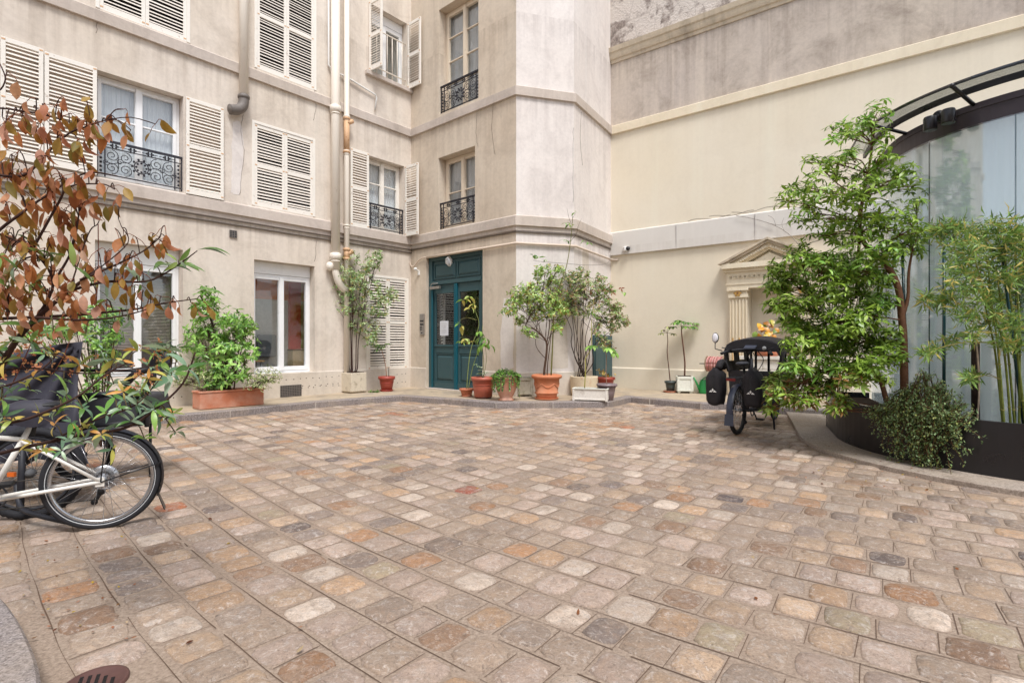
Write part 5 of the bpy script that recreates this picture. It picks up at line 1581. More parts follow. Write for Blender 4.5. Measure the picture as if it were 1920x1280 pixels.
# 11 long white trough with mossy rim and a crooked cane
a, b = gp(1073, 751, SW), gp(1139, 753.5, SW)
e = empty('white_trough_plant', ((a.x + b.x) / 2, (a.y + b.y) / 2, SW), 'low white rectangular trough with mossy rim and one crooked yellow-green cane', 'potted plant')
f = Fr((a.x, a.y), (b.x - a.x, b.y - a.y)); L = (b - a).length; h = .235
mb = MB()
for (s0, s1, o0, o1) in ((.012, L - .012, -.04, -.012), (.012, L - .012, -.26, -.235), (.012, .04, -.235, -.04), (L - .04, L - .012, -.235, -.04)): mb.wbox(f, s0, s1, SW + .02, SW + h, o0, o1)
mb.wbox(f, .0, .045, SW + .001, SW + h, -.04, .0); mb.wbox(f, L - .045, L, SW + .001, SW + h, -.04, .0); mb.wbox(f, .045, L - .045, SW + .02, SW + .055, -.02, -.002); mb.wbox(f, .02, L - .02, SW + .015, SW + .06, -.25, -.02)
mb.build('trough', M['white_stone'], e, bevel=.006)
mb = MB(); mb.wbox(f, -.005, L + .005, SW + h, SW + h + .02, -.03, .008); mb.wbox(f, -.005, .03, SW + h, SW + h + .02, -.27, -.03); mb.wbox(f, L - .03, L + .005, SW + h, SW + h + .02, -.27, -.03); mb.wbox(f, .03, L - .03, SW + h, SW + h + .02, -.27, -.235); mb.build('rim', M['mossy_white'], e, bevel=.005)
mb = MB(); mb.wbox(f, .03, L - .03, SW + h - .05, SW + h - .01, -.235, -.03); mb.build('soil', M['soil'], e)
lf, st = MB(), MB(); Y = (a.y + b.y) / 2 + .12
cn_ = limb(st, [at(1096, 729, Y), at(1098, 690, Y), at(1098, 672, Y), at(1108, 652, Y), at(1109, 610, Y), at(1111, 588, Y), at(1113, 560, Y)], .012, .005, S(176, 168, 84))
for (x, y, k, r0) in ((1113, 588, 6, .14), (1108, 582, 5, .12), (1118, 595, 4, .12)): avocado(lf, at(x, y, Y), k, r0, .05, G_MID + G_LIGHT, .7)
fin(lf, st, e)
# 12 mauve pot with a lone stem and large papaya leaf
e, p = plant('mauve_pot_plant', 1138, 750, 'mauve-grey plastic pot with one bare stem carrying a large lobed leaf')
t = roundpot(e, p, .125, .185, .33, 'mauve_plastic', .022, .05, 0, rings=((.80, .005),)); lf, st = MB(), MB(); Y = p.y
tt = limb(st, [t, at(1136, 700, Y), at(1137, 668, Y), at(1132, 655, Y)], .010, .006, S(176, 140, 118))
pa = limb(st, [tt[-1], at(1120, 650, Y), at(1108, 647, Y)], .004, .003, S(130, 160, 80)); limb(st, [tt[-1], at(1142, 648, Y)], .004, .003, S(130, 160, 80))
for (x, y, d) in ((1110, 647, Vector((-1, -.3, 0))), (1142, 652, Vector((1, -.5, 0)))): fan_leaf(lf, at(x, y, Y - .05), d, .24, G_LIGHT + G_MID[:1], 8, .7)
fan_leaf(lf, at(1152, 660, Y - .1), Vector((1, -.6, -.4)), .2, G_LIGHT, 6, 1.1)
fin(lf, st, e)
# 13 terracotta pot tucked behind
e = empty('yellow_flower_pot', at(1136, 738, 12.35), 'terracotta pot with a withered yellow flower tucked behind the mauve pot', 'potted plant'); e.location.z = SW; ORG[e.name] = Vector(e.location); p = Vector(e.location)
t = roundpot(e, p, .13, .19, .36, 'red_plastic', .02, .06); lf, st = MB(), MB()
for i in range(14):
    d = rdir(.3); st.tube([t, t + d * ru(.12, .25)], .003, 4, color=S(150, 130, 70)); whorl(lf, t + d * ru(.15, .28), d, 4, .07, .04, [S(214, 176, 84), S(226, 190, 110), S(160, 130, 70), S(96, 110, 60)], spread=60)
fin(lf, st, e)

# 15/16 papaya-like seedlings by the cream wall
e, p = plant('dark_pot_seedling', 1257, 735, 'dark green pot on a brown saucer with a thin papaya-like seedling')
t = roundpot(e, p, .085, .12, .24, 'dark_plastic', .014, .05, .17, saucer_mat='terracotta'); lf, st = MB(), MB(); Y = p.y
tt = limb(st, [t, at(1254, 690, Y), at(1251, 660, Y), at(1252, 640, Y), at(1251, 624, Y)], .013, .008, S(104, 72, 60))
for (x, y, d) in ((1244, 618, (-1, -.2, 0)), (1240, 624, (-.8, -.6, 0)), (1258, 612, (.6, -.4, 0)), (1252, 612, (0, -1, 0)), (1262, 625, (1, -.4, 0))):
    c = at(x, y, Y); st.tube([tt[-1], c], .004, 4, color=S(120, 110, 70)); fan_leaf(lf, c, Vector(d), .13, [S(110, 120, 66), S(150, 160, 84), S(84, 70, 50), S(170, 176, 110)], 6, .7)
fin(lf, st, e)
e, p = plant('white_box_seedling', 1288, 737, 'square white mossy box with a taller papaya-like seedling near the watering can')
p = Vector((p.x, p.y + .17, 0)); boxplanter(e, p, .34, .37, R(-38 + 25), 'mossy_white', .04); t = Vector((p.x, p.y, SW + .37)); lf, st = MB(), MB(); Y = p.y
tt = limb(st, [t, at(1284, 680, Y), at(1281, 650, Y), at(1278, 625, Y), at(1278, 612, Y)], .020, .011, S(110, 74, 60))
for (x, y, d) in ((1268, 604, (-1, -.2, 0)), (1262, 612, (-.9, -.6, 0)), (1290, 604, (.9, -.3, 0)), (1300, 612, (1, -.5, 0)), (1278, 602, (0, -1, 0)), (1285, 612, (.5, -.9, 0)), (1305, 605, (1, .2, 0)), (1272, 600, (-.3, .8, 0))):
    c = at(x, y, Y + ru(-.1, .1)); st.tube([tt[-1], c], .004, 4, color=S(130, 140, 80)); fan_leaf(lf, c, Vector(d), .19, G_MID + [S(120, 150, 84)], 7, .6)
fin(lf, st, e)
# pot with yellow leaves on the niche ledge
c = FC.P(FC.px(1436, 660, .3)[0], .99, .24)
e = empty('ledge_flower_pot', c, 'terracotta bowl of yellowing heart-shaped leaves standing on the niche ledge', 'potted plant'); mb = MB()
mb.lathe([(.20, 0), (.24, .06), (.24, .08), (.22, .09), (.27, .20), (.31, .24), (.31, .27), (.28, .27), (.27, .22)], (c.x, c.y, c.z), 28); mb.build('pot', M['terracotta'], e)
lf, st = MB(), MB(); t = c + Vector((0, 0, .22))
mb = MB(); mb.lathe([(.27, .20), (.27, .235), (0, .24)], (c.x, c.y, c.z), 20); mb.build('soil', M['soil'], e)
for i in range(26):
    x, y = ru(1412, 1462), ru(596, 650); q = at(x, y, c.y - ru(.0, .2)); st.tube(smooth_path([t, t.lerp(q, .5) + Vector((0, 0, .1)), q], 3), .004, 4, color=S(206, 160, 90))
    d = Vector((ru(-.6, .6), -.7, ru(-1, .1))); lf.leaf(q, d, (0, -1, .5), ru(.12, .2), ru(.09, .14), .6, .2, 2, color=shade(PR.choice([S(228, 176, 60), S(214, 150, 50), S(206, 190, 90), S(130, 160, 80), S(180, 120, 50)])))
fin(lf, st, e)

# ---------------------------------------------------------------- large schefflera-like tree in the planter
SH = [S(132, 162, 62), S(154, 182, 78), S(110, 142, 50), S(172, 196, 98), S(88, 114, 42), S(142, 170, 64)]
base = fdir(1696, 1.80, .5)
e = empty('planter_tree', base, 'large spreading evergreen tree with whorled leaves rising from the black planter', 'tree')
lf, st = MB(), MB(); Y = base.y
trunk = limb(st, [base, at(1694, 640, Y), at(1690, 590, Y), at(1684, 540, Y), at(1665, 500, Y + .05), at(1645, 480, Y + .1)], .042, .030, BARK_R, 9)
t2 = limb(st, [trunk[-1], at(1625, 462, Y + .1), at(1612, 430, Y + .1), at(1618, 370, Y + .1), at(1630, 310, Y + .1), at(1640, 240, Y + .1)], .03, .010, BARK_R, 7)
t3 = limb(st, [at(1690, 600, Y), at(1702, 560, Y), at(1704, 510, Y), at(1712, 465, Y), at(1722, 440, Y)], .022, .006, BARK_R, 6)
t4 = limb(st, [trunk[4], at(1640, 640, Y + .3), at(1600, 600, Y + .4), at(1560, 600, Y + .5), at(1530, 580, Y + .5), at(1520, 540, Y + .5)], .035, .012, BARK_R, 7)
t5 = limb(st, [at(1612, 440, Y + .1), at(1608, 500, Y + .3), at(1604, 560, Y + .4)], .018, .012, BARK_R, 6)
t6 = limb(st, [base + Vector((-.1, .1, 0)), at(1640, 690, Y + .2), at(1590, 690, Y + .3), at(1540, 700, Y + .3), at(1500, 720, Y + .3)], .03, .010, BARK_R, 7)
limbs = [t2, t3, t4, t5, t6, trunk]
CL = [(1640, 206, 22, 0), (1605, 245, 26, 0), (1578, 250, 22, 0), (1628, 238, 20, 0), (1645, 262, 14, 0), (1590, 262, 18, 0),
      (1600, 300, 20, .1), (1645, 296, 26, -.1), (1570, 300, 28, .1), (1540, 312, 24, .1), (1520, 300, 16, .1), (1590, 330, 26, 0), (1625, 325, 24, 0), (1660, 310, 16, -.1),
      (1500, 350, 22, .2), (1530, 355, 28, .2), (1560, 360, 26, .1), (1480, 370, 18, .2), (1598, 365, 30, 0), (1630, 358, 32, -.1), (1660, 345, 28, -.1), (1695, 322, 24, -.1), (1712, 340, 18, -.1), (1690, 350, 20, -.1),
      (1505, 400, 26, .2), (1540, 405, 34, .1), (1580, 408, 36, 0), (1620, 405, 36, -.1), (1655, 395, 30, -.1), (1690, 400, 24, -.2), (1490, 410, 14, .2),
      (1640, 440, 34, -.2), (1680, 430, 32, -.2), (1715, 425, 28, -.2), (1740, 435, 18, -.2), (1700, 460, 30, -.2), (1660, 470, 26, -.2), (1600, 450, 30, 0), (1565, 445, 26, .1), (1530, 450, 24, .1),
      (1500, 490, 26, .3), (1470, 510, 28, .3), (1460, 545, 22, .4), (1500, 530, 32, .3), (1540, 500, 34, .2), (1580, 495, 32, .1), (1620, 505, 30, 0), (1480, 565, 26, .4), (1520, 570, 36, .3), (1560, 545, 36, .2), (1600, 550, 34, .1), (1640, 530, 30, 0), (1655, 570, 26, 0),
      (1545, 610, 38, .3), (1590, 600, 36, .2), (1630, 600, 32, .1), (1510, 615, 30, .4), (1480, 600, 20, .4), (1500, 650, 30, .4), (1540, 650, 34, .3), (1580, 640, 34, .1), (1620, 640, 34, 0), (1655, 640, 30, -.1), (1670, 670, 26, -.2),
      (1600, 680, 34, 0), (1640, 690, 28, -.2), (1560, 690, 32, .1), (1520, 690, 30, .3), (1490, 685, 22, .4), (1470, 715, 24, .4), (1505, 722, 26, .3), (1540, 728, 22, .2), (1455, 742, 20, .4), (1480, 752, 20, .3), (1510, 752, 18, .3), (1445, 720, 14, .5), (1600, 715, 24, -.1), (1570, 722, 20, 0), (1585, 755, 9, 0), (1560, 760, 8, 0), (1435, 770, 8, .4), (1575, 770, 8, 0), (1722, 380, 12, -.1), (1455, 575, 14, .4)]
for (x, y, r, dy) in CL:
    c = at(x + ru(-7, 7), y + ru(-9, 9), Y + dy + ru(-.3, .3))
    bl_ = min((q for l in limbs for q in l[::3]), key=lambda q: (q - c).length + (0.4 if q.z > c.z + .1 else 0))
    if (bl_ - c).length > .12: limb(st, [bl_, bl_.lerp(c, .5) + Vector((ru(-.04, .04), 0, ru(-.02, .05))), c], .009, .004, BARK_R, 5)
    low = y > 690
    pal = SH if PR.random() < .7 else SH + G_LIGHT
    if low: pal = SH + [S(150, 110, 60), S(140, 120, 80)]
    clump(lf, st, c, r * pxm(Y) * 1.15, int(r * (.48 if y < 460 else 1.4)), 7, .112, .030, pal, root=bl_, upw=.8, outw=.5, flat=.9, spread=66, curl=.6, fold=.15, tr=.0035, bark=BARK_R, nseg=2, shape='lance')
st.build('trunk', M['bark'], e); lf.build('crown', M['leaf'], e)

# feathery shrub behind the tree
c0 = at(1560, 720, 7.9); c0.z = ZP
e = empty('feathery_shrub', c0, 'feathery light green shrub standing behind the planter tree', 'shrub')
lf, st = MB(), MB()
for (x, y, r, n) in ((1590, 470, 34, 60), (1560, 500, 30, 50), (1620, 500, 30, 50), (1600, 540, 36, 60), (1640, 545, 26, 40), (1555, 560, 30, 40), (1600, 600, 34, 50), (1640, 600, 26, 40)):
    c = at(x, y, 7.7 + ru(-.2, .2)); limb(st, [c0, c0.lerp(c, .5), c], .012, .004, BARK, 5)
    clump(lf, st, c, r * pxm(7.7), n, 5, .07, .011, G_LIGHT + [S(140, 176, 110)], root=c0, spread=50, curl=.6, tr=.003)
fin(lf, st, e)

# trailing shrub over the planter edge
rt = fdir(1738, 1.95, .52)
e = empty('trailing_shrub', rt, 'small-leaved trailing shrub spilling over the front of the black planter', 'shrub')
lf, st = MB(), MB(); TR_ = [S(120, 146, 94), S(142, 166, 116), S(96, 120, 76), S(158, 178, 130), S(164, 172, 102)]
ang0 = math.degrees(math.atan2(rt.y - PC.y, rt.x - PC.x)) % 360
for i in range(210):
    a_ = ang0 + PR.gauss(0.8, 5.5); u_ = min(1.2, abs(a_ - ang0 - 1.5) / 12)
    top = .56 + ru(0, .46) * max(0, 1 - u_ * .9)
    s0 = circ(ru(1.80, 2.02), ang0 + (a_ - ang0) * .6, .50); s1 = circ(ru(1.92, 2.12), a_, top)
    low = lerp(ru(.0, .6), .42, min(1, u_ ** 3)) if a_ > ang0 - 4 else ru(.30, .58)
    s2 = circ(2.16 + ru(0, .12), a_ + ru(-2, 2), lerp(top, low, .45)); s3 = circ(2.18 + ru(0, .16), a_ + ru(-3, 4), low)
    if i % 9 == 0: s3 = circ(2.22 + ru(0, .12), a_ + ru(-4, 6), low + ru(.0, .15))
    P_ = smooth_path([s0, s1, s2, s3], 7); st.tube(P_, [.003] * len(P_), 3, color=S(110, 84, 60))
    for q in range(5, len(P_)):
        for z_ in range(PR.choice((2, 3, 4, 5))):
            lf.leaf(P_[q] + rdir() * .022, rdir() + Vector((0, 0, .1)), (0, 0, 1), ru(.02, .042), ru(.011, .022), .3, .1, 1, color=shade(PR.choice(TR_)))
fin(lf, st, e)

# bamboo clump
bb = fdir(1880, 1.90, .48)
e = empty('bamboo_clump', bb, 'bamboo clump with green canes and narrow yellow-tipped leaves in the black planter', 'bamboo')
lf, st = MB(), MB(); BA = [S(112, 144, 66), S(132, 164, 80), S(92, 124, 54), S(156, 172, 92), S(196, 180, 100), S(92, 122, 58), S(136, 168, 84)]
canes = []
for (x0, x1, y1, x2, y2) in ((1882, 1866, 660, 1838, 520), (1884, 1872, 660, 1850, 480), (1904, 1890, 660, 1868, 500), (1911, 1912, 640, 1905, 470), (1925, 1900, 600, 1880, 440), (1940, 1930, 600, 1915, 430), (1896, 1880, 640, 1820, 460), (1950, 1955, 600, 1960, 450)):
    b0 = fdir(x0, ru(1.82, 1.98), .45); Yc = b0.y
    pth_ = limb(st, [b0, at(x1, y1, Yc), at(lerp(x1, x2, .55), lerp(y1, y2, .5), Yc + .03), at(x2, y2, Yc + ru(-.1, .1))], .011, .005, S(112, 122, 58), 7, 6); canes.append(pth_)
    for q in range(2, len(pth_), 3): st.lathe([(.0115, -.006), (.0145, 0), (.0115, .006)], pth_[q], 8, color=S(150, 146, 84))
for (x, y, r) in ((1775, 440, 22), (1800, 430, 26), (1835, 440, 28), (1870, 430, 30), (1905, 430, 28), (1790, 470, 24), (1820, 475, 30), (1860, 470, 32), (1900, 470, 32), (1940, 450, 34), (1800, 515, 30), (1840, 515, 34), (1880, 520, 34), (1915, 520, 30), (1790, 555, 30), (1830, 560, 30), (1870, 565, 32), (1910, 570, 30), (1760, 565, 18), (1735, 560, 12), (1815, 590, 24), (1850, 600, 26), (1890, 605, 26), (1920, 620, 26), (1780, 640, 14), (1750, 655, 12), (1735, 660, 8), (1820, 630, 16), (1825, 705, 10), (1815, 712, 8), (1760, 430, 14), (1890, 400, 0), (1950, 520, 34), (1950, 590, 34), (1880, 640, 12), (1905, 650, 14)):
    if r == 0: continue
    Yc = bb.y + ru(-.25, .3); c = at(x, y, Yc); q = min((p_ for cn__ in canes for p_ in cn__[3:]), key=lambda p_: (p_ - c).length)
    if (q - c).length > .05: st.tube(smooth_path([q, q.lerp(c, .5) + Vector((0, 0, .04)), c], 3), .003, 4, color=S(150, 140, 80))
    for i in range(int(r * 1.45)):
        p_ = c + rdir() * r * pxm(Yc) * ru(.3, 1.1); ax = Vector((ru(-1, .6), ru(-.8, .4), ru(-.5, .4)))
        whorl(lf, p_, ax, PR.choice((4, 5, 6)), .115, .015, BA, spread=38, curl=.5, fold=.1, nseg=1, shape='lance', jit=.6)
st.build('canes', M['bark'], e); lf.build('foliage', M['leaf'], e)

# dark teal support stakes in the planter
for i, (x, y0, y1, x2) in enumerate(((1770, 742, 474, 1770), (1703, 690, 478, 1692), (1921, 760, 465, 1878))):
    b0 = fdir(x, 1.72, .45); c1 = at(x2, y1, b0.y); mb = MB(); mb.tube([b0, b0.lerp(c1, .5), c1], .015, 8, color=S(18, 62, 68)); mb.sphere(c1, .017, n=8, m=6, color=S(18, 62, 68))
    thing(mb, 'plant_stake', M['gloss'], ('straight dark teal plant stake in front of the pavilion glass', 'bent dark teal plant stake beside the planter tree trunk', 'leaning dark teal plant stake among the bamboo canes')[i], 'plant stake', 'dark teal plant stakes in the planter')
# slim dark trunk with climber on the glass
b0 = fdir(1829, 1.68, .45); c1 = at(1829, 640, b0.y)
mb = MB(); mb.tube([b0, c1], .035, 8, color=S(60, 48, 44))
mb.tube(smooth_path([b0 + Vector((-.03, -.05, 0)), at(1836, 730, b0.y - .05), at(1834, 680, b0.y - .05), at(1830, 640, b0.y - .05)], 4), .008, 6, color=S(200, 180, 160))
thing(mb, 'wooden_post', M['bark'], 'slim dark wooden post standing in the planter against the pavilion curtains', 'post')
# ---------------------------------------------------------------- big foreground shrub in the bed at the left
base = Vector((-2.75, 2.35, .09))
e = empty('foreground_shrub', base, 'large foreground shrub with brown drooping autumn leaves above and green leaves below', 'shrub')
lf, gr, st = MB(), MB(), MB(); DKB = S(78, 56, 50)
def pxl(pts): return [at(x, y, Y) for (x, y, Y) in pts]
br = []
def B_(pts, r0, r1): p_ = limb(st, pxl(pts), r0 * .55, r1 * .7, DKB, 7, 5); br.append(p_); return p_
st.tube(smooth_path([base, base + Vector((.25, .0, .5)), at(-60, 760, 2.35), at(0, 690, 2.35)], 5), [.030] * 15 + [.026], 9, color=DKB)
B_([(0, 690, 2.35), (30, 640, 2.35), (70, 595, 2.3), (130, 545, 2.3), (190, 500, 2.35)], .026, .008)
B_([(20, 655, 2.35), (70, 600, 2.4), (150, 590, 2.5), (250, 580, 2.5), (310, 568, 2.5), (370, 560, 2.5)], .016, .003)
B_([(-40, 600, 2.3), (60, 595, 2.25), (150, 600, 2.3), (230, 592, 2.4), (290, 575, 2.5)], .014, .003)
B_([(130, 545, 2.3), (200, 528, 2.4), (270, 528, 2.45), (310, 512, 2.5), (350, 485, 2.5), (370, 470, 2.5)], .012, .003)
B_([(150, 525, 2.3), (220, 495, 2.4), (270, 470, 2.5), (300, 445, 2.5)], .010, .003)
B_([(70, 595, 2.3), (100, 530, 2.3), (60, 470, 2.25), (-20, 430, 2.2)], .012, .004)
B_([(100, 530, 2.3), (130, 480, 2.35), (142, 440, 2.35), (148, 400, 2.35)], .010, .004)
B_([(-60, 500, 2.2), (-10, 440, 2.2), (40, 400, 2.2), (90, 365, 2.25), (160, 325, 2.3), (220, 330, 2.3)], .014, .003)
B_([(-40, 320, 2.2), (40, 330, 2.2), (90, 285, 2.25), (130, 250, 2.3), (170, 235, 2.3), (200, 225, 2.35)], .012, .003)
B_([(-40, 200, 2.2), (20, 205, 2.2), (80, 215, 2.25), (130, 230, 2.3)], .008, .003)
B_([(60, 470, 2.25), (110, 380, 2.25), (130, 350, 2.25), (190, 345, 2.3), (215, 355, 2.3)], .010, .003)
B_([(-60, 120, 2.2), (-10, 170, 2.2), (10, 150, 2.2), (0, 120, 2.2)], .007, .003)
B_([(130, 545, 2.3), (165, 440, 2.35), (183, 420, 2.4), (190, 400, 2.4)], .006, .002)
B_([(190, 500, 2.35), (240, 455, 2.4), (228, 425, 2.45), (222, 410, 2.45)], .005, .002)
# lower, green branches
B_([(-40, 860, 2.2), (60, 835, 2.2), (160, 815, 2.2), (240, 800, 2.25), (300, 760, 2.3), (345, 715, 2.35), (366, 660, 2.35)], .014, .005)
B_([(-60, 800, 2.15), (30, 790, 2.1), (90, 770, 2.1), (150, 740, 2.15), (200, 700, 2.2), (240, 680, 2.25)], .012, .004)
B_([(-60, 740, 2.1), (20, 720, 2.1), (80, 690, 2.15), (110, 660, 2.2)], .010, .004)
B_([(90, 830, 2.2), (170, 790, 2.15), (230, 770, 2.2), (265, 750, 2.2), (300, 710, 2.3)], .008, .003)
B_([(-60, 700, 2.4), (60, 690, 2.4), (160, 700, 2.4), (260, 690, 2.45), (330, 680, 2.5)], .008, .003)
twb = DKB
def brown_cluster(x, y, n, s=1.0):
    Y_ = min((q for b_ in br for q in b_), key=lambda q: (960 + q.x / q.y * FPX - x) ** 2 + (640 - (q.z - CAMH) / q.y * FPX - y) ** 2)
    p = at(x, y - 22, Y_.y + ru(-.06, .06))
    if (Y_ - p).length < .7: st.tube(smooth_path([Y_, Y_.lerp(p, .5) + Vector((0, 0, .02)), p], 3), .0022, 5, color=twb)
    for i in range(n):
        d = Vector((ru(-.55, .55), ru(-.5, .4), -1)); q = p + Vector((ru(-.045, .045), ru(-.04, .04), ru(-.05, .01)))
        c = shade(PR.choice([S(172, 112, 66), S(190, 128, 84), S(162, 120, 58), S(144, 112, 50), S(212, 156, 118), S(222, 168, 144), S(186, 126, 98), S(152, 94, 58), S(168, 138, 72), S(132, 118, 60)]), 1.0, 1.55); L_ = ru(.045, .088) * s
        lf.leaf(q, d, Vector((ru(-.6, .6), -1, .2)), L_, L_ * ru(.36, .52), ru(-.5, 1.2), ru(.15, .8), 4, color=c)
        st.tube([p, p.lerp(q, .6) + Vector((0, 0, .008)), q], .0014, 4, color=S(150, 90, 60))
for (x, y, n) in ((12, 140, 1), (45, 215, 4), (62, 225, 3), (85, 235, 4), (105, 250, 3), (10, 245, 3), (30, 235, 2), (130, 225, 5), (150, 235, 4), (165, 235, 4), (140, 265, 4), (180, 240, 3), (205, 235, 4), (225, 245, 3), (240, 248, 2), (120, 275, 3), (100, 330, 4), (85, 355, 4), (35, 330, 4), (20, 300, 4), (55, 345, 3), (140, 345, 4), (155, 360, 3), (185, 350, 2), (205, 360, 4), (150, 380, 3), (95, 300, 3), (20, 360, 3), (10, 400, 3), (60, 395, 2), (135, 400, 3), (170, 400, 3), (215, 440, 1), (185, 410, 0),
                  (250, 462, 3), (232, 440, 2), (290, 448, 3), (312, 440, 3), (300, 460, 2), (315, 455, 2), (240, 485, 4), (260, 490, 3), (200, 485, 3), (215, 500, 3), (180, 480, 3), (190, 510, 4), (215, 520, 4), (235, 505, 3), (258, 550, 4), (270, 555, 2), (290, 560, 4), (300, 565, 3), (335, 570, 3), (350, 572, 3), (375, 585, 3), (205, 565, 3), (218, 590, 2), (130, 560, 6), (140, 590, 5), (135, 620, 4), (80, 565, 4), (90, 590, 4), (60, 580, 3), (30, 580, 4), (15, 560, 4), (5, 590, 3), (20, 520, 4), (5, 500, 4), (60, 505, 3), (85, 515, 3), (110, 510, 3), (45, 550, 3), (120, 600, 2), (10, 620, 3), (145, 430, 3), (130, 445, 2), (160, 455, 3), (100, 545, 4), (70, 540, 3), (0, 545, 4), (150, 470, 3), (165, 490, 3), (90, 460, 2), (110, 430, 2)):
    if n: brown_cluster(x + ru(-8, 8), y + ru(0, 20), max(1, n - (PR.random() < .5)))
for i in range(85):
    x = abs(PR.gauss(0, 100)); y = ru(190, 630)
    brown_cluster(x, y, PR.choice((1, 2, 2, 3)))
# green leaves
def green(x, y, n, L_=.11, pal=None, Y_=None, up=.3):
    q0 = min((q for b_ in br for q in b_), key=lambda q: (960 + q.x / q.y * FPX - x) ** 2 + (640 - (q.z - CAMH) / q.y * FPX - y) ** 2)
    p = at(x, y, Y_ or q0.y + ru(-.08, .08))
    if (q0 - p).length < .6: st.tube(smooth_path([q0, q0.lerp(p, .5) + Vector((0, 0, .015)), p], 3), .0024, 5, color=S(96, 84, 60))
    ax = Vector((ru(-.4, .9), ru(-.6, .4), up + ru(-.2, .4)))
    whorl(gr, p, ax, n, L_, L_ * .24, pal or (G_BLUE + G_MID), spread=62, curl=.75, fold=.15, nseg=4)
for i in range(78):
    x = ru(-20, 330) ; y = ru(640, 850)
    if x > 230 and y > 815: continue
    green(x, y, PR.choice((3, 4, 5, 5)), ru(.055, .095), (G_BLUE + G_BLUE + G_MID + [S(176, 170, 84), S(160, 182, 150), S(170, 190, 160)] if PR.random() < .8 else [S(214, 156, 84), S(200, 176, 90), S(150, 160, 80)]))
for (x, y) in ((352, 690), (340, 668), (300, 690), (322, 700), (265, 742), (285, 770), (245, 790), (260, 725), (215, 745), (200, 800), (305, 655), (330, 650), (365, 800), (270, 820)): green(x if x != 365 else 290, y if y != 800 else 775, 4, .10)
for (x, y) in ((60, 455), (40, 430), (15, 455), (70, 490), (0, 480), (30, 500), (100, 480), (140, 500), (290, 500), (310, 490), (265, 530), (335, 490), (345, 495), (230, 540), (200, 560), (180, 545), (60, 530), (85, 480), (120, 545), (10, 540), (240, 600), (215, 600), (50, 610), (100, 620), (20, 640), (160, 630)): green(x, y, PR.choice((2, 3, 4)), ru(.07, .11), [S(110, 140, 64), S(140, 160, 84), S(92, 120, 60), S(130, 150, 120)])
for (x, y, dx) in ((300, 500, 1), (325, 500, 1), (366, 470, 1), (372, 468, 1), (362, 545, 1)):
    p = at(x, y, 2.5); gr.leaf(p, Vector((1, -.1, .45)), (0, -.4, 1), .15, .03, .9, .1, 5, color=shade(S(96, 128, 60)))
# tiny orange seed heads among the lower twigs
for i in range(95):
    x, y = PR.choice(((60, 680), (30, 690), (110, 680), (270, 690), (280, 660), (75, 640), (30, 650), (262, 720), (200, 680)))
    p = at(x + PR.gauss(0, 18), y + PR.gauss(0, 12), 2.5 + ru(-.15, .15))
    whorl(lf, p, rdir(), 3, .022, .014, [S(206, 140, 98), S(196, 122, 84), S(222, 166, 116)], spread=60, nseg=1)
# bare flower stalks
for (x, y, x2, y2) in ((178, 600, 184, 420), (0, 760, 60, 640), (100, 700, 130, 640)):
    st.tube(smooth_path([at(x, y, 2.4), at(lerp(x, x2, .5) + 3, lerp(y, y2, .5), 2.4), at(x2, y2, 2.4)], 4), .002, 5, color=S(150, 90, 70))
st.build('branches', M['bark'], e); lf.build('dry_foliage', M['leaf_dry'], e); gr.build('foliage', M['leaf'], e)

# green climbing shrub behind the covered bike
c0 = at(190, 780, 6.6); c0.z = .02
e = empty('background_shrub', c0, 'leafy green shrub growing behind the black bike cover', 'shrub'); lf, st = MB(), MB()
for (x, y, r, n) in ((170, 590, 26, 22), (195, 610, 26, 22), (215, 590, 20, 16), (180, 640, 28, 24), (160, 620, 22, 16), (200, 660, 24, 20), (185, 700, 24, 18), (140, 605, 22, 16), (120, 630, 22, 14), (100, 615, 20, 14), (90, 640, 20, 12), (215, 630, 16, 12), (60, 630, 20, 10), (175, 730, 20, 12)):
    c = at(x, y, 6.6 + ru(-.2, .2)); limb(st, [c0, c0.lerp(c, .55), c], .012, .004, BARK, 5); clump(lf, st, c, r * pxm(6.6), n, 5, .08, .034, G_MID + G_LIGHT + G_BLUE[:1], root=c0, spread=68, curl=.5, nseg=2, tr=.003)
fin(lf, st, e)
# fallen leaves
lf = MB()
for i in range(155):
    if i < 60: x, y = ru(20, 260), ru(985, 1200)
    elif i < 140: x, y = ru(1500, 1760), ru(835, 920)
    else: x, y = ru(300, 1850), ru(800, 1240)
    p = gp(x, y, .016)
    if in_poly(p.x, p.y, platp): p.z = ZP + .006
    if in_poly(p.x, p.y, bedp): continue
    d = Vector((ru(-1, 1), ru(-1, 1), 0)); s_ = .024 if i < 60 else .036
    lf.leaf((p.x, p.y, p.z), d, (ru(-.2, .2), ru(-.2, .2), 1), ru(.6, 1.2) * s_, ru(.4, .6) * s_, ru(-.5, .3), ru(.0, .4), 2, color=shade(PR.choice(BROWN + [S(120, 70, 44), S(214, 190, 150), S(220, 190, 70)]), .7, 1.1))
tag(lf.build('leaf_litter', M['leaf_dry']), kind='stuff')
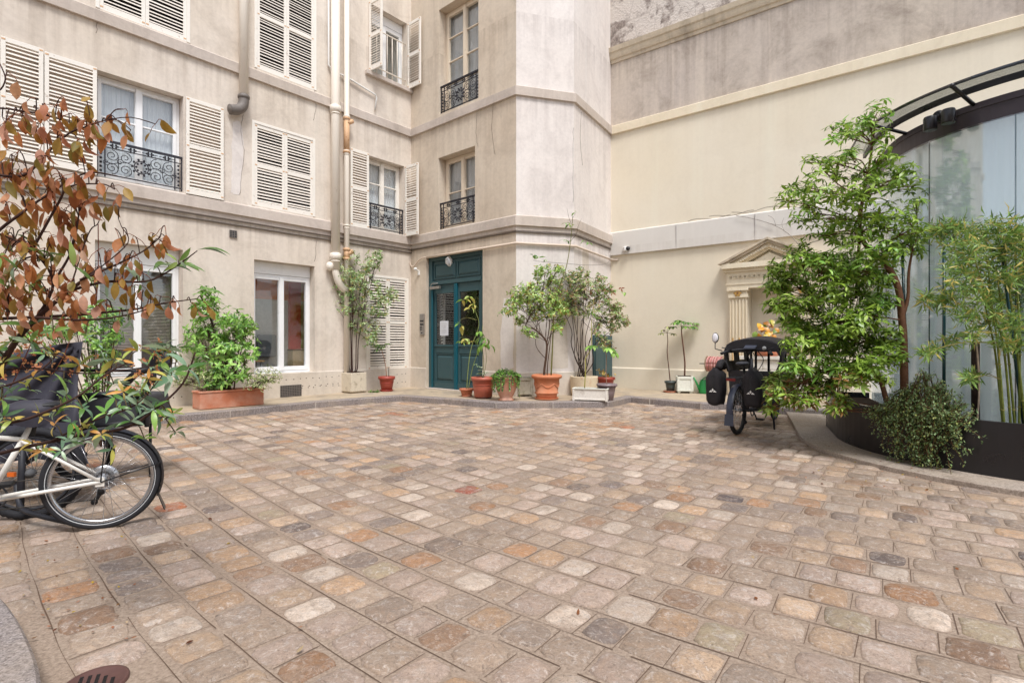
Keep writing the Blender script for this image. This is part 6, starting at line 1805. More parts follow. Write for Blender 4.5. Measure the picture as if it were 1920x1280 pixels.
# ---------------------------------------------------------------- rooms behind the ground-floor windows
def ip(x, y, o): u, z = FA.px(x, y, -o); return u, z
mb = MB(); u0, u1 = ip(470, 600, 1.0)[0] - .3, ip(600, 600, 1.0)[0] + .3
um = ip(541, 600, 1.0)[0]
zt = ip(520, 562, 1.0)[1]
mb.wbox(FA, u0 - .6, um, SW + .03, zt, -1.08, -1.02, color=S(206, 200, 192)); mb.wbox(FA, u0 - .6, u1 + .5, zt, zt + 1.3, -1.08, -1.0, color=S(232, 140, 80))
mb.wbox(FA, um, um + .28, SW + .03, zt + .6, -1.08, -.95, color=S(216, 44, 44)); mb.wbox(FA, um + .28, u1 + .5, SW + .03, zt, -1.08, -1.02, color=S(214, 186, 140))
mb.build('room_wall', M['any'], B)
mb = MB(); a, z = ip(549, 657, .7); b = ip(590, 657, .7)[0]
mb.wbox(FA, a, b + .3, SW + .05, z, -.94, -.7, color=S(196, 168, 134)); mb.wbox(FA, a - .01, b + .31, z, z + .03, -.945, -.69, color=S(120, 84, 60))
thing(mb, 'cabinet', M['any'], 'low beige office cabinet inside the room with the red wall', 'cabinet', bevel=.005)
ch = empty('office_chair', FA.P(ip(505, 690, .7)[0], SW + .02, -.7), 'grey office chair seen through the ground floor window', 'chair')
u = ip(508, 690, .7)[0]
mb = MB(); mb.wbox(FA, u - .22, u + .22, .95, 1.45, -.92, -.88, color=S(92, 96, 100)); mb.build('backrest', M['any'], ch, bevel=.03)
mb = MB(); mb.wbox(FA, u - .24, u + .24, .60, .67, -.9, -.5, color=S(84, 88, 92)); mb.build('seat', M['any'], ch, bevel=.02)
mb = MB()
for q in range(5): mb.tube([FA.P(u, .22, -.7), FA.P(u + .28 * math.cos(q * 1.257), .19, -.7 + .28 * math.sin(q * 1.257))], .018, 6, color=S(150, 150, 150))
mb.tube([FA.P(u, .2, -.7), FA.P(u, .6, -.7)], .025, 8, color=S(150, 150, 150)); mb.build('base', M['any'], ch)
mb = MB(); a, z = ip(470, 676, .5); b = ip(496, 676, .5)[0]; mb.wbox(FA, a - .5, b, z - .03, z, -.85, -.5, color=S(190, 150, 104))
for (p, q) in ((a - .45, -.55), (b - .05, -.55), (a - .45, -.8), (b - .05, -.8)): mb.tube([FA.P(p, SW + .02, q), FA.P(p, z - .03, q)], .018, 6, color=S(170, 170, 170))
thing(mb, 'desk', M['any'], 'pale wooden desk just inside the ground floor window beside the office chair', 'desk')
mb = MB(); mb.wbox(FA, G1[0] - .4, G1[1] + .4, 1.12, 1.2, -1.9, -1.2, color=S(200, 160, 110)); mb.wbox(FA, G1[0] - .4, G1[1] + .4, SW + .05, 1.12, -1.9, -1.86, color=S(120, 110, 108))
thing(mb, 'counter', M['any'], 'pale wooden counter inside the room behind the venetian blind', 'counter')

# ---------------------------------------------------------------- bicycles
def torus(mb, c, R0, r0, n=48, m=8, knob=0.0, **k):
    vs = []; fs = []
    for i in range(n):
        a = 2 * math.pi * i / n
        for j in range(m):
            b = 2 * math.pi * j / m; rr = r0 * (1 + (knob if (i % 2 and math.cos(b) > .1) else 0))
            vs.append((c[0] + (R0 + rr * math.cos(b)) * math.cos(a), c[1] + rr * math.sin(b), c[2] + (R0 + rr * math.cos(b)) * math.sin(a)))
    for i in range(n):
        for j in range(m): fs.append((i * m + j, ((i + 1) % n) * m + j, ((i + 1) % n) * m + (j + 1) % m, i * m + (j + 1) % m))
    k.setdefault('smooth', True); mb.add(vs, fs, **k)
def wheel(parent, x, R0, tr, rimcol='chrome', knob=0.0, spokes=28, y=0.0, stripe=True, spoke_r=.0016):
    mb = MB(); torus(mb, (x, y, R0), R0 - tr, tr, 96 if knob else 56, 10, knob, color=S(48, 48, 52))
    if stripe:
        for sy in (-1, 1): torus(mb, (x, y + sy * tr * .83, R0), R0 - tr * 1.55, .0028, 56, 5, color=S(210, 212, 214))
    w = mb.build('wheel', M['rubber'], parent, local=True)
    mb = MB(); n = 56; rr = R0 - 2 * tr
    prof = ((rr + .006, -.014), (rr - .016, -.011), (rr - .020, 0), (rr - .016, .011), (rr + .006, .014))
    vs = [(x + p * math.cos(2 * math.pi * i / n), y + q, R0 + p * math.sin(2 * math.pi * i / n)) for i in range(n) for (p, q) in prof]
    fs = [(i * 5 + j, ((i + 1) % n) * 5 + j, ((i + 1) % n) * 5 + (j + 1) % 5, i * 5 + (j + 1) % 5) for i in range(n) for j in range(5)]
    mb.add(vs, fs, smooth=True); mb.build('rim', M[rimcol], w, local=True)
    mb = MB()
    for i in range(spokes):
        a = 2 * math.pi * i / spokes; sy = .028 if i % 2 else -.028; b = a + (.9 if (i // 2) % 2 else -.9)
        mb.tube([(x + .028 * math.cos(b), y + sy, R0 + .028 * math.sin(b)), (x + (rr - .014) * math.cos(a), y, R0 + (rr - .014) * math.sin(a))], spoke_r, 4)
    mb.build('spokes', M['chrome'], w, local=True)
    mb = MB(); ax = Matrix(((1, 0, 0), (0, 0, 1), (0, -1, 0)))
    mb.lathe([(.012, -.065), (.012, -.04), (.036, -.036), (.036, -.028), (.02, -.022), (.02, .022), (.036, .028), (.036, .036), (.012, .04), (.012, .065)], (x, y, R0), 16, axis=ax); mb.build('hub', M['chrome'], w, local=True)
    return w
def bar(mb, a, b, r, n=8, **k): mb.tube([a, b], r, n, **k)
def arcpts(x, z, r, a0, a1, n=14, y=0.0): return [(x + r * math.cos(R(lerp(a0, a1, i / n))), y, z + r * math.sin(R(lerp(a0, a1, i / n)))) for i in range(n + 1)]
def strip(mb, pts, w, t=.004, **k):
    """curved band (mudguard) of width w along pts"""
    vs = []
    for i, p in enumerate(pts):
        p = Vector(p); q = Vector(pts[min(i + 1, len(pts) - 1)]) - Vector(pts[max(i - 1, 0)]); nrm = Vector((-q.z, 0, q.x)).normalized()
        for (yy, dn) in ((-w / 2, -.012), (-w / 4, 0), (w / 4, 0), (w / 2, -.012)): vs.append(p + Vector((0, yy, 0)) - nrm * (dn * -1 if False else -dn) * -1)
    n = 4; m = len(pts)
    vs2 = [v + Vector((0, 0, t)) for v in vs]
    fs = [(i * n + j, (i + 1) * n + j, (i + 1) * n + j + 1, i * n + j + 1) for i in range(m - 1) for j in range(n - 1)]
    mb.add(vs, fs, smooth=True, **k); mb.add(vs2, fs, smooth=True, **k)

# white bicycle at the left
hub = Vector((-2.84, 3.74, 0))
wb = empty('white_bicycle', hub, 'white bicycle with black mudguard half hidden by the foreground shrub', 'bicycle', None, rz=R(208), rx=R(-2))
R0 = .345
wheel(wb, 0, R0, .024); wheel(wb, 1.25, R0, .024)
mb = MB(); bb = (.60, 0, .285)
for sy in (-1, 1):
    bar(mb, (0, sy * .062, R0), (.57, sy * .04, .285), .0125); bar(mb, (0, sy * .062, R0), (.42, sy * .03, .66), .0115)
    bar(mb, (1.25, sy * .05, R0), (1.18, sy * .045, .62), .012)
    mb.box((-.02, sy * .062 - .004, R0 - .03), (.05, 0, 0), (0, .008, 0), (0, 0, .06))
bar(mb, bb, (.38, 0, .74), .017); bar(mb, bb, (1.12, 0, .68), .021); bar(mb, (.42, 0, .66), (1.10, 0, .78), .016); bar(mb, (1.16, 0, .60), (1.09, 0, .86), .019); bar(mb, (1.18, -.05, .62), (1.18, .05, .62), .016)
bar(mb, (.595, -.045, .285), (.595, .045, .285), .022, 12)
mb.build('frame', M['metalpaint'], wb, local=True)
mb = MB(); strip(mb, arcpts(0, R0, R0 + .014, 62, 205, 20), .055, color=S(34, 34, 40)); pts = arcpts(0, R0, R0 + .014, 205, 214, 3); 
mb.prism([(pts[0][0], -.03, pts[0][2]), (pts[0][0], .03, pts[0][2]), (pts[0][0] - .035, .04, pts[0][2] - .10), (pts[0][0] - .035, -.04, pts[0][2] - .10)], (-.006, 0, 0), color=S(30, 30, 34))
for a in (95, 165):
    for sy in (-1, 1): bar(mb, (.0, sy * .07, R0), ((R0 + .012) * math.cos(R(a)), sy * .03, R0 + (R0 + .012) * math.sin(R(a))), .0045, 6, color=S(30, 30, 34))
mb.build('mudguard', M['gloss'], wb, local=True)
mb = MB(); strip(mb, arcpts(1.25, R0, R0 + .014, 30, 190, 20), .055, color=S(34, 34, 40)); mb.build('mudguard', M['gloss'], wb, local=True)
mb = MB(); torus(mb, (.60, -.055, .285), .085, .006, 28, 6, color=S(60, 60, 64))
for (q, sy) in ((1, -1), (-1, 1)):
    bar(mb, (.60, sy * .07, .285), (.60 + q * .12, sy * .08, .285 - q * .12), .010, 6, color=S(40, 40, 44)); mb.cbox((.60 + q * .12, sy * .13, .275 - q * .12), .09, .09, .02, color=S(30, 30, 32))
bar(mb, (.60, -.055, .37), (0, -.055, R0 + .045), .004, 5, color=S(70, 66, 62)); bar(mb, (.60, -.055, .20), (.03, -.06, R0 - .15), .004, 5, color=S(70, 66, 62))
bar(mb, (.0, -.07, R0), (.02, -.075, R0 - .10), .016, 6, color=S(28, 28, 30)); bar(mb, (.02, -.075, R0 - .10), (.06, -.075, R0 - .17), .016, 6, color=S(28, 28, 30)); mb.sphere((.02, -.075, R0 - .10), .026, color=S(28, 28, 30)); mb.sphere((.06, -.075, R0 - .17), .022, color=S(28, 28, 30))
torus(mb, (0, -.05, R0), .05, .012, 24, 6, color=S(120, 120, 122))
mb.build('drivetrain', M['any'], wb, local=True)
mb = MB(); mb.lathe([(.02, .05), (.085, .052), (.09, .062), (.03, .068), (.0, .068)], (0, 0, R0), 28, axis=Matrix(((1, 0, 0), (0, 0, 1), (0, -1, 0))).transposed()); mb.build('roller_brake', M['chrome'], wb, local=True)
mb = MB(); mb.color = S(32, 32, 34); bar(mb, (.37, 0, .68), (.34, 0, .86), .013); mb.sphere((.30, 0, .88), .10, .075, .03); mb.sphere((.42, 0, .88), .10, .035, .025); mb.build('saddle', M['any'], wb, local=True)
mb = MB(); vs = []; n_, m_ = 26, 12
for i in range(m_ + 1):
    t = i / m_; z_ = .92 - .15 * t ** 1.3; rr = .03 + .085 * min(1, t * 2.2) ** .6
    for j in range(n_):
        a_ = 2 * math.pi * j / n_; w_ = 1 + (.10 * math.sin(7 * a_ + 2 * t) + .06 * math.sin(13 * a_ + 5 * t)) * t
        vs.append((.36 + rr * 1.35 * w_ * math.cos(a_), rr * .8 * w_ * math.sin(a_), z_ + .02 * math.sin(3 * a_) * t))
mb.add(vs, [(i * n_ + j, i * n_ + (j + 1) % n_, (i + 1) * n_ + (j + 1) % n_, (i + 1) * n_ + j) for i in range(m_) for j in range(n_)], smooth=True)
mb.build('saddle_cover', M['fabric'], wb, local=True)
mb = MB(); mb.color = S(40, 40, 42); bar(mb, (1.09, 0, .86), (1.06, 0, 1.0), .014); mb.tube(smooth_path([(.87, -.30, 1.02), (1.0, -.25, 1.03), (1.1, -.1, 1.02), (1.1, .1, 1.02), (1.0, .25, 1.03), (.87, .30, 1.02)], 5), .012, 8); mb.build('handlebar', M['any'], wb, local=True)

# black covered cargo bicycle behind it
cb = empty('covered_cargo_bike', (-3.5, 4.1, 0), 'black cargo bicycle under a dark rain cover behind the white bicycle', 'cargo bicycle', None)
cbw = empty('wheel_carrier', (0, 0, 0), None, None) if False else None
def cover_pt(u, v, back):
    top = lerp(0, 1, u)
    x_t = lerp(-90, 156, u); y_t = lerp(664, 640, u) + 10 * math.sin(u * math.pi) * (1 - u)
    x_b = lerp(-90, 166, u ** .8); y_b = 866 + 6 * math.sin(u * 9)
    x_m = lerp(-90, 132, u)
    x = (1 - v) ** 2 * x_t + 2 * v * (1 - v) * x_m + v * v * x_b; y = lerp(y_t, y_b, v)
    # folds fanning from the upper right corner
    an = math.atan2((y - 636), (158 - x) + 1e-3); rr = math.hypot(y - 636, 158 - x)
    fold = .045 * math.sin(an * 17 + .5 * math.sin(rr * .03)) * min(1, rr / 60) * (1 - .5 * v) + .03 * math.sin(x * .07 + y * .05) * v
    Yd = 4.35 + (fold if not back else 0) - .25 * v
    if back: Yd = 5.0 - .1 * v
    return at(x, y, Yd)
mb = MB(); nu, nv = 44, 34
for back in (False, True):
    vs = [cover_pt(i / nu, j / nv, back) for j in range(nv + 1) for i in range(nu + 1)]
    mb.add(vs, [(j * (nu + 1) + i, j * (nu + 1) + i + 1, (j + 1) * (nu + 1) + i + 1, (j + 1) * (nu + 1) + i) for j in range(nv) for i in range(nu)], smooth=True)
for edge in ([(i / nu, 0) for i in range(nu + 1)], [(1, j / nv) for j in range(nv + 1)]):
    vs = []
    for (u, v) in edge: vs += [cover_pt(u, v, False), cover_pt(u, v, True)]
    mb.add(vs, [(2 * i, 2 * i + 2, 2 * i + 3, 2 * i + 1) for i in range(len(edge) - 1)], smooth=True)
mb.build('rain_cover', M['fabric'], cb)
mb = MB(); mb.color = S(62, 62, 66)
q = [at(140, 740, 4.75), at(262, 742, 4.95), at(272, 798, 4.95), at(150, 806, 4.75)]
mb.prism(q, (-.05, .5, 0)); mb.build('cargo_box', M['any'], cb, bevel=.03, seg=3)
mb = MB(); mb.tube([at(150, 742, 4.75), at(200, 738, 4.85), at(264, 742, 4.95), at(274, 770, 4.97), at(276, 800, 4.97)], .022, 8, color=S(52, 52, 58)); mb.tube([at(160, 802, 4.72), at(262, 788, 4.9)], .02, 8, color=S(40, 40, 44)); mb.build('box_rim', M['any'], cb)
mb = MB(); mb.color = S(28, 28, 32)
mb.tube(smooth_path([at(262, 790, 4.9), at(272, 740, 4.9), at(283, 700, 4.9), at(292, 665, 4.9), at(300, 645, 4.9)], 4), .028, 8); mb.tube([at(150, 694, 4.8), at(290, 695, 4.9)], .014, 7); mb.tube([at(290, 690, 4.9), at(290, 720, 4.9)], .016, 7)
mb.tube(smooth_path([at(235, 720, 4.85), at(255, 700, 4.85), at(280, 690, 4.9), at(300, 668, 4.95)], 4), .035, 8)
mb.build('steering_column', M['any'], cb)
mb = MB(); c = at(312, 676, 4.95); mb.sphere(c, .05, .05, .085, color=S(46, 46, 58)); mb.sphere(c + Vector((-.05, 0, -.08)), .045, .05, .06, color=S(40, 40, 48)); mb.build('handlebar_mitt', M['any'], cb)
wc_ = Vector((-3.53, 3.95, 0))
mb = MB(); rot = Matrix.Rotation(R(200), 3, 'Z')
tmp = MB(); torus(tmp, (0, 0, .335), .305, .030, 110, 10, .22, color=S(40, 40, 44)); torus(tmp, (0, 0, .335), .262, .012, 56, 6, color=S(60, 60, 64))
for i in range(28):
    a = 2 * math.pi * i / 28; tmp.tube([(.02 * math.cos(a + 1), .02 if i % 2 else -.02, .335 + .02 * math.sin(a + 1)), (.258 * math.cos(a), 0, .335 + .258 * math.sin(a))], .0016, 4, color=S(150, 150, 150))
tmp.sphere((0, 0, .335), .035, .05, .035, color=S(90, 90, 92))
tmp.v = [tuple(rot @ Vector(v) + wc_) for v in tmp.v]; tmp.build('wheel', M['rubber'], cb)
w2 = Vector((-3.98, 5.0, 0)); tmp = MB(); torus(tmp, (0, 0, .25), .226, .024, 48, 8, color=S(42, 42, 46)); torus(tmp, (0, 0, .25), .195, .009, 40, 5, color=S(70, 70, 74))
for i in range(20):
    a = 2 * math.pi * i / 20; tmp.tube([(.02 * math.cos(a + 1), .02 if i % 2 else -.02, .25 + .02 * math.sin(a + 1)), (.19 * math.cos(a), 0, .25 + .19 * math.sin(a))], .0016, 4, color=S(150, 150, 150))
tmp.sphere((0, 0, .25), .03, .05, .03, color=S(90, 90, 92)); tmp.v = [tuple(rot @ Vector(v) + w2) for v in tmp.v]; tmp.build('wheel', M['rubber'], cb)
mb = MB(); mb.color = S(44, 44, 50); q_ = at(282, 800, 5.15); mb.tube([Vector((q_.x, q_.y, .52)), Vector((q_.x, q_.y, .01))], .013, 7); mb.tube([Vector((-3.98, 4.94, .25)), Vector((-3.85, 5.0, .6))], .018, 7); mb.build('stand', M['any'], cb)
mb = MB(); mb.color = S(44, 44, 50)
mb.tube([at(44, 870, 4.0), Vector((-3.9, 4.6, .42)), Vector((-3.98, 4.94, .25))], .02, 8)
mb.tube(smooth_path([at(30, 905, 3.9), at(38, 948, 3.82), at(60, 962, 3.75), at(110, 975, 3.72), at(150, 982, 3.72)], 4), .017, 8); mb.tube([at(44, 800, 4.0), at(38, 950, 3.84)], .022, 8); mb.tube([at(44, 800, 4.0), at(-60, 860, 3.8)], .022, 8); mb.tube([at(100, 800, 4.1), at(44, 870, 4.0)], .02, 8)
mb.build('frame', M['any'], cb)
mb = MB(); mb.cbox(at(22, 893, 3.86), .05, .02, .03, color=S(226, 110, 40)); mb.build('reflector', M['gloss'], cb)

# cargo bicycle with canopy on the right
rw = gp(1368, 821, 0)
kb = empty('canopy_cargo_bike', (rw.x, rw.y, 0), 'black cargo bicycle with canopy and two panniers parked by the cream wall', 'cargo bicycle', None, rz=R(50))
R0 = .34
wheel(kb, .34, R0, .027, 'plastic_black', stripe=False); wheel(kb, 2.25, .25, .025, 'plastic_black', stripe=False)
X0 = .34
mb = MB(); mb.color = S(58, 62, 78)
strip(mb, arcpts(X0, R0, R0 + .022, 60, 190, 20), .085)
pts = arcpts(X0, R0, R0 + .024, 188, 190, 2); mb.prism([(pts[0][0] + .0, -.055, pts[0][2] + .03), (pts[0][0], .055, pts[0][2] + .03), (pts[0][0] - .01, .062, pts[0][2] - .12), (pts[0][0] - .01, -.062, pts[0][2] - .12)], (-.006, 0, 0)); mb.build('mudguard', M['gloss'], kb, local=True)
mb = MB(); mb.color = S(40, 40, 46)
for sy in (-1, 1): bar(mb, (X0, sy * .07, R0), (X0 + .45, sy * .04, .30), .014); bar(mb, (X0, sy * .07, R0), (X0 + .28, sy * .03, .78), .012)
bar(mb, (X0 + .47, 0, .30), (X0 + .27, 0, .92), .02); bar(mb, (X0 + .47, 0, .30), (2.0, 0, .22), .03); bar(mb, (X0 + .30, 0, .78), (X0 + .75, 0, .62), .022); bar(mb, (X0 + .75, 0, .3), (X0 + .62, 0, 1.05), .024); bar(mb, (2.25, 0, .25), (2.10, 0, .62), .025)
mb.build('frame', M['any'], kb, local=True)
mb = MB(); mb.color = S(58, 58, 60)
for sy in (-.07, .07): bar(mb, (X0 - .28, sy, .80), (X0 + .26, sy, .80), .008, 6)
for xx in (-.28, -.1, .08, .24): bar(mb, (X0 + xx, -.07, .80), (X0 + xx, .07, .80), .007, 6)
for sy in (-.075, .075): bar(mb, (X0 - .1, sy, .80), (X0, sy, .36), .007, 6)
mb.cbox((X0 - .29, 0, .765), .02, .12, .035, color=S(120, 30, 26)); mb.build('rack', M['any'], kb, local=True)
for sy in (1, -1):
    mb = MB(); W_, D_ = .15, .30
    rows = [(.42, .24, .17), (.47, .27, .21), (.62, .29, .235), (.78, .30, .235), (.86, .28, .19), (.90, .25, .10), (.935, .24, .05)]
    vs = []; n = 20
    for (z, lx, wy) in rows:
        for j in range(n):
            t = 2 * math.pi * j / n; e = 4; cx, sx = math.cos(t), math.sin(t); rr = (abs(cx) ** e + abs(sx) ** e) ** (-1 / e)
            wr = 1 + .03 * math.sin(5 * t + z * 30 + sy)
            vs.append((X0 - .13 + lx / 2 * rr * cx * wr, sy * (.235 + .02 * (z < .8)) + wy / 2 * rr * sx * wr, z + .012 * math.sin(3 * t + sy)))
    fs = [(i * n + j, i * n + (j + 1) % n, (i + 1) * n + (j + 1) % n, (i + 1) * n + j) for i in range(len(rows) - 1) for j in range(n)]
    fs += [tuple(range(n))[::-1], tuple((len(rows) - 1) * n + j for j in range(n))]
    mb.add(vs, fs, smooth=True)
    if sy == 1: mb.tube(smooth_path([(X0 - .2, sy * .20, .92), (X0 - .12, sy * .20, .99), (X0 - .04, sy * .19, 1.0), (X0 + .02, sy * .2, .92)], 4), [.05, .05, .05, .05, .05, .05, .05, .05, .05, .05, .05, .05, .04], 8)
    bg = mb.build('pannier', M['bag'], kb, local=True)
    mb = MB(); xb = X0 - .13 - .145; yb = sy * .25; zb = .60
    def lg(pts): mb.prism([(xb - .006, yb + a, zb + b) for (a, b) in pts], (.008, 0, 0))
    lg([(0, .052), (.014, .030), (0, .008), (-.014, .030)]); lg([(.006, .0), (.022, .026), (.052, 0)]); lg([(-.006, .0), (-.022, .026), (-.052, 0)])
    mb.build('logo', M['plastic_white'], bg, local=True)
    mb = MB(); mb.cbox((xb - .0, yb, .66), .012, .07, .012, color=S(30, 30, 32)); mb.cbox((xb + .0, yb, .67), .012, .025, .17, color=S(38, 38, 40)); mb.build('buckle', M['any'], bg, local=True)
mb = MB(); mb.color = S(64, 66, 74); mb.sphere((X0 + .20, 0, .985), .13, .085, .032); mb.sphere((X0 + .36, 0, .985), .12, .035, .026); bar(mb, (X0 + .27, 0, .9), (X0 + .26, 0, .97), .014); mb.build('saddle', M['any'], kb, local=True)
mb = MB(); mb.color = S(36, 36, 42)
bar(mb, (X0 + .62, 0, 1.05), (X0 + .60, 0, 1.17), .018); mb.tube(smooth_path([(X0 + .40, .34, 1.13), (X0 + .50, .28, 1.16), (X0 + .62, .12, 1.18), (X0 + .62, -.12, 1.18), (X0 + .50, -.28, 1.16), (X0 + .40, -.34, 1.13)], 5), .014, 8)
for sy in (-1, 1): bar(mb, (X0 + .36, sy * .35, 1.12), (X0 + .49, sy * .285, 1.155), .022, 8); bar(mb, (X0 + .50, sy * .24, 1.17), (X0 + .42, sy * .36, 1.21), .008, 6)
mb.box((X0 + .52, -.08, 1.19), (.10, 0, .04), (0, .16, 0), (0, 0, .015), color=S(70, 74, 88)); mb.sphere((X0 + .55, -.2, 1.2), .03, color=S(170, 170, 170))
for i in range(3): mb.tube(smooth_path([(X0 + .58, -.1 + .08 * i, 1.16), (X0 + .70, -.15 + .1 * i, 1.02), (X0 + .66, -.05 + .05 * i, .8), (X0 + .7, 0, .6)], 5), .006, 5, color=S(24, 24, 26))
mb.build('handlebar', M['any'], kb, local=True)
mb = MB(); mb.color = S(36, 36, 40); mb.tube([(X0 + .44, .36, 1.16), (X0 + .42, .46, 1.19), (X0 + .42, .46, 1.28)], .008, 6); mr = mb.build('mirror_arm', M['any'], kb, local=True)
mb = MB(); mb.sphere((X0 + .42, .455, 1.355), .02, .052, .078, color=S(40, 40, 44)); mb.build('mirror', M['any'], mr, local=True)
mb = MB(); mb.sphere((X0 + .407, .455, 1.355), .016, .044, .068); mb.build('mirror_glass', M['paper'], mr, local=True)
# cargo box and canopy
bx0, bx1, hw = X0 + .78, X0 + 1.75, .33
mb = MB(); mb.color = S(50, 48, 52)
mb.prism([(bx0, -hw, .34), (bx0, hw, .34), (bx0 - .04, hw + .03, .86), (bx0 - .04, -hw - .03, .86)], (.02, 0, 0)); mb.prism([(bx1 - .1, -hw + .04, .34), (bx1 - .1, hw - .04, .34), (bx1, hw, .80), (bx1, -hw, .80)], (.02, 0, 0))
for sy in (-1, 1): mb.prism([(bx0, sy * hw, .34), (bx1 - .1, sy * (hw - .04), .34), (bx1, sy * hw, .80), (bx0 - .04, sy * (hw + .03), .86)], (0, sy * .02, 0))
mb.box((bx0, -hw, .32), (bx1 - bx0 - .1, 0, 0), (0, 2 * hw, 0), (0, 0, .03)); mb.build('cargo_box', M['any'], kb, local=True, bevel=.012)
mb = MB(); mb.color = S(46, 46, 56); bar(mb, (bx0 - .1, -.3, .36), (bx0 - .1, .3, .36), .02); bar(mb, (bx0 - .1, -.28, .36), (bx0 - .08, -.30, .0), .014); bar(mb, (bx0 - .1, .28, .36), (bx0 - .08, .30, .0), .014); mb.build('kickstand', M['any'], kb, local=True)
mb = MB(); N_ = 10; vs = []
xs = [(bx0 - .14, 1.25), (bx0 + .15, 1.29), (bx0 + .55, 1.30), (bx1 - .05, 1.26), (bx1 + .05, 1.18)]
for (xx, zz) in xs:
    for j in range(N_ + 1):
        v = j / N_ * 2 - 1; z = zz + .085 * (1 - abs(v) ** 1.6) - (.14 * max(0, abs(v) - .9) / .1)
        vs.append((xx, v * .39, z))
n = N_ + 1
fs = [(i * n + j, (i + 1) * n + j, (i + 1) * n + j + 1, i * n + j + 1) for i in range(len(xs) - 1) for j in range(N_)]
mb.add(vs, fs, smooth=True); mb.add([(a, b, c - .012) for (a, b, c) in vs], fs, smooth=True)
mb.prism([(xs[0][0], v * .39, xs[0][1] + .085 * (1 - abs(v) ** 1.6) - (.14 * max(0, abs(v) - .9) / .1) - .001) for v in (-1, -.9, -.5, 0, .5, .9, 1)] + [(xs[0][0], .39, 1.07), (xs[0][0], .34, 1.15), (xs[0][0], -.34, 1.15), (xs[0][0], -.39, 1.07)], (.006, 0, 0))
mb.build('canopy', M['bag'], kb, local=True)
for sy in (-1, 1):
    mb = MB(); zs = [(.84, .35), (1.0, .395), (1.12, .40), (1.25, .385)]
    k = 12; vs = []
    for i in range(k + 1):
        for (zz, yy) in zs: vs.append((lerp(bx0 - .12, bx1, i / k), sy * (yy + .012 * math.sin(i * 2.1 + zz * 9)), zz))
    keep = lambda i, j: not (j == 1 and (2 <= i <= 4 or 7 <= i <= 9))
    mb.add(vs, [(i * 4 + j, (i + 1) * 4 + j, (i + 1) * 4 + j + 1, i * 4 + j + 1) for i in range(k) for j in range(3) if keep(i, j)], smooth=True)
    mb.add([(a, b - sy * .012, c) for (a, b, c) in vs], [(i * 4 + j, (i + 1) * 4 + j, (i + 1) * 4 + j + 1, i * 4 + j + 1) for i in range(k) for j in range(3) if keep(i, j)], smooth=True)
    mb.build('canopy_side', M['bag'], kb, local=True)
mb = MB(); mb.color = S(34, 34, 38)
hoop = [(bx0 - .10, -.33, .84), (bx0 - .10, -.385, 1.0), (bx0 - .10, -.38, 1.2), (bx0 - .10, -.2, 1.31), (bx0 - .10, .2, 1.31), (bx0 - .10, .38, 1.2), (bx0 - .10, .385, 1.0), (bx0 - .10, .33, .84)]
mb.tube(smooth_path(hoop, 4), .02, 7); mb.build('canopy_hoop', M['bag'], kb, local=True)
mb = MB(); mb.tube(smooth_path([(bx1, b, c) for (a, b, c) in hoop], 4), .02, 7)
for v in (-.2, .05, .25): mb.tube([(bx1, v, .8), (bx1, v, 1.28)], .02, 6)
mb.build('canopy_hoop', M['bag'], kb, local=True)
mb = MB(); torus(mb, (X0 + .47, -.06, .30), .08, .008, 24, 6, color=S(40, 40, 44))
for (q, sy) in ((1, -1), (-1, 1)): bar(mb, (X0 + .47, sy * .07, .30), (X0 + .47 + q * .1, sy * .09, .30 - q * .13), .011, 6, color=S(36, 36, 40)); mb.cbox((X0 + .47 + q * .1, sy * .14, .285 - q * .13), .09, .1, .02, color=S(28, 28, 30))
mb.build('crankset', M['any'], kb, local=True); mb = MB()
bar(mb, (X0, -.07, R0 - .05), (X0 + .05, -.08, R0 - .16), .018, 6, color=S(28, 28, 30)); mb.sphere((X0 + .05, -.08, R0 - .16), .03, color=S(28, 28, 30)); torus(mb, (X0, .06, R0), .085, .004, 28, 5, color=S(150, 150, 152)); mb.build('drivetrain', M['any'], kb, local=True)

# ---------------------------------------------------------------- small things by the cream wall
p = gp(1322, 738, SW) + Vector((0, .12, 0))
wc = empty('watering_can', (p.x, p.y, SW), 'bright green plastic watering can on the pavement behind the cargo bicycle', 'watering can')
mb = MB(); mb.lathe([(.12, 0), (.125, .02), (.115, .24), (.09, .28), (.09, .30), (.08, .30), (.08, .27)], (p.x + .03, p.y, SW + .002), 24); mb.build('body', M['green_plastic'], wc)
mb = MB(); mb.tube([(p.x - .06, p.y, SW + .06), (p.x - .13, p.y - .02, SW + .18), (p.x - .23, p.y - .04, SW + .37)], [.04, .025, .017], 10); mb.build('spout', M['green_plastic'], wc)
mb = MB(); mb.tube(smooth_path([(p.x + .12, p.y, SW + .06), (p.x + .22, p.y, SW + .16), (p.x + .18, p.y, SW + .32), (p.x + .05, p.y, SW + .36), (p.x - .03, p.y, SW + .30)], 5), .014, 8); mb.build('handle', M['green_plastic'], wc)
u, z = FC.px(1342, 682, .28); c = FC.P(u, z, .28)
hr = empty('hose_reel', c, 'wall mounted garden hose reel with a pink coiled hose on the cream wall', 'hose reel')
ax = Matrix((FC.n, Vector((0, 0, 1)), FC.d)).transposed()
mb = MB()
for s in (-.20, .17): mb.lathe([(.165, s), (.175, s + .006), (.175, s + .02), (.15, s + .026), (.14, s + .01), (.04, s + .01)], c, 24, axis=ax, color=S(150, 128, 104))
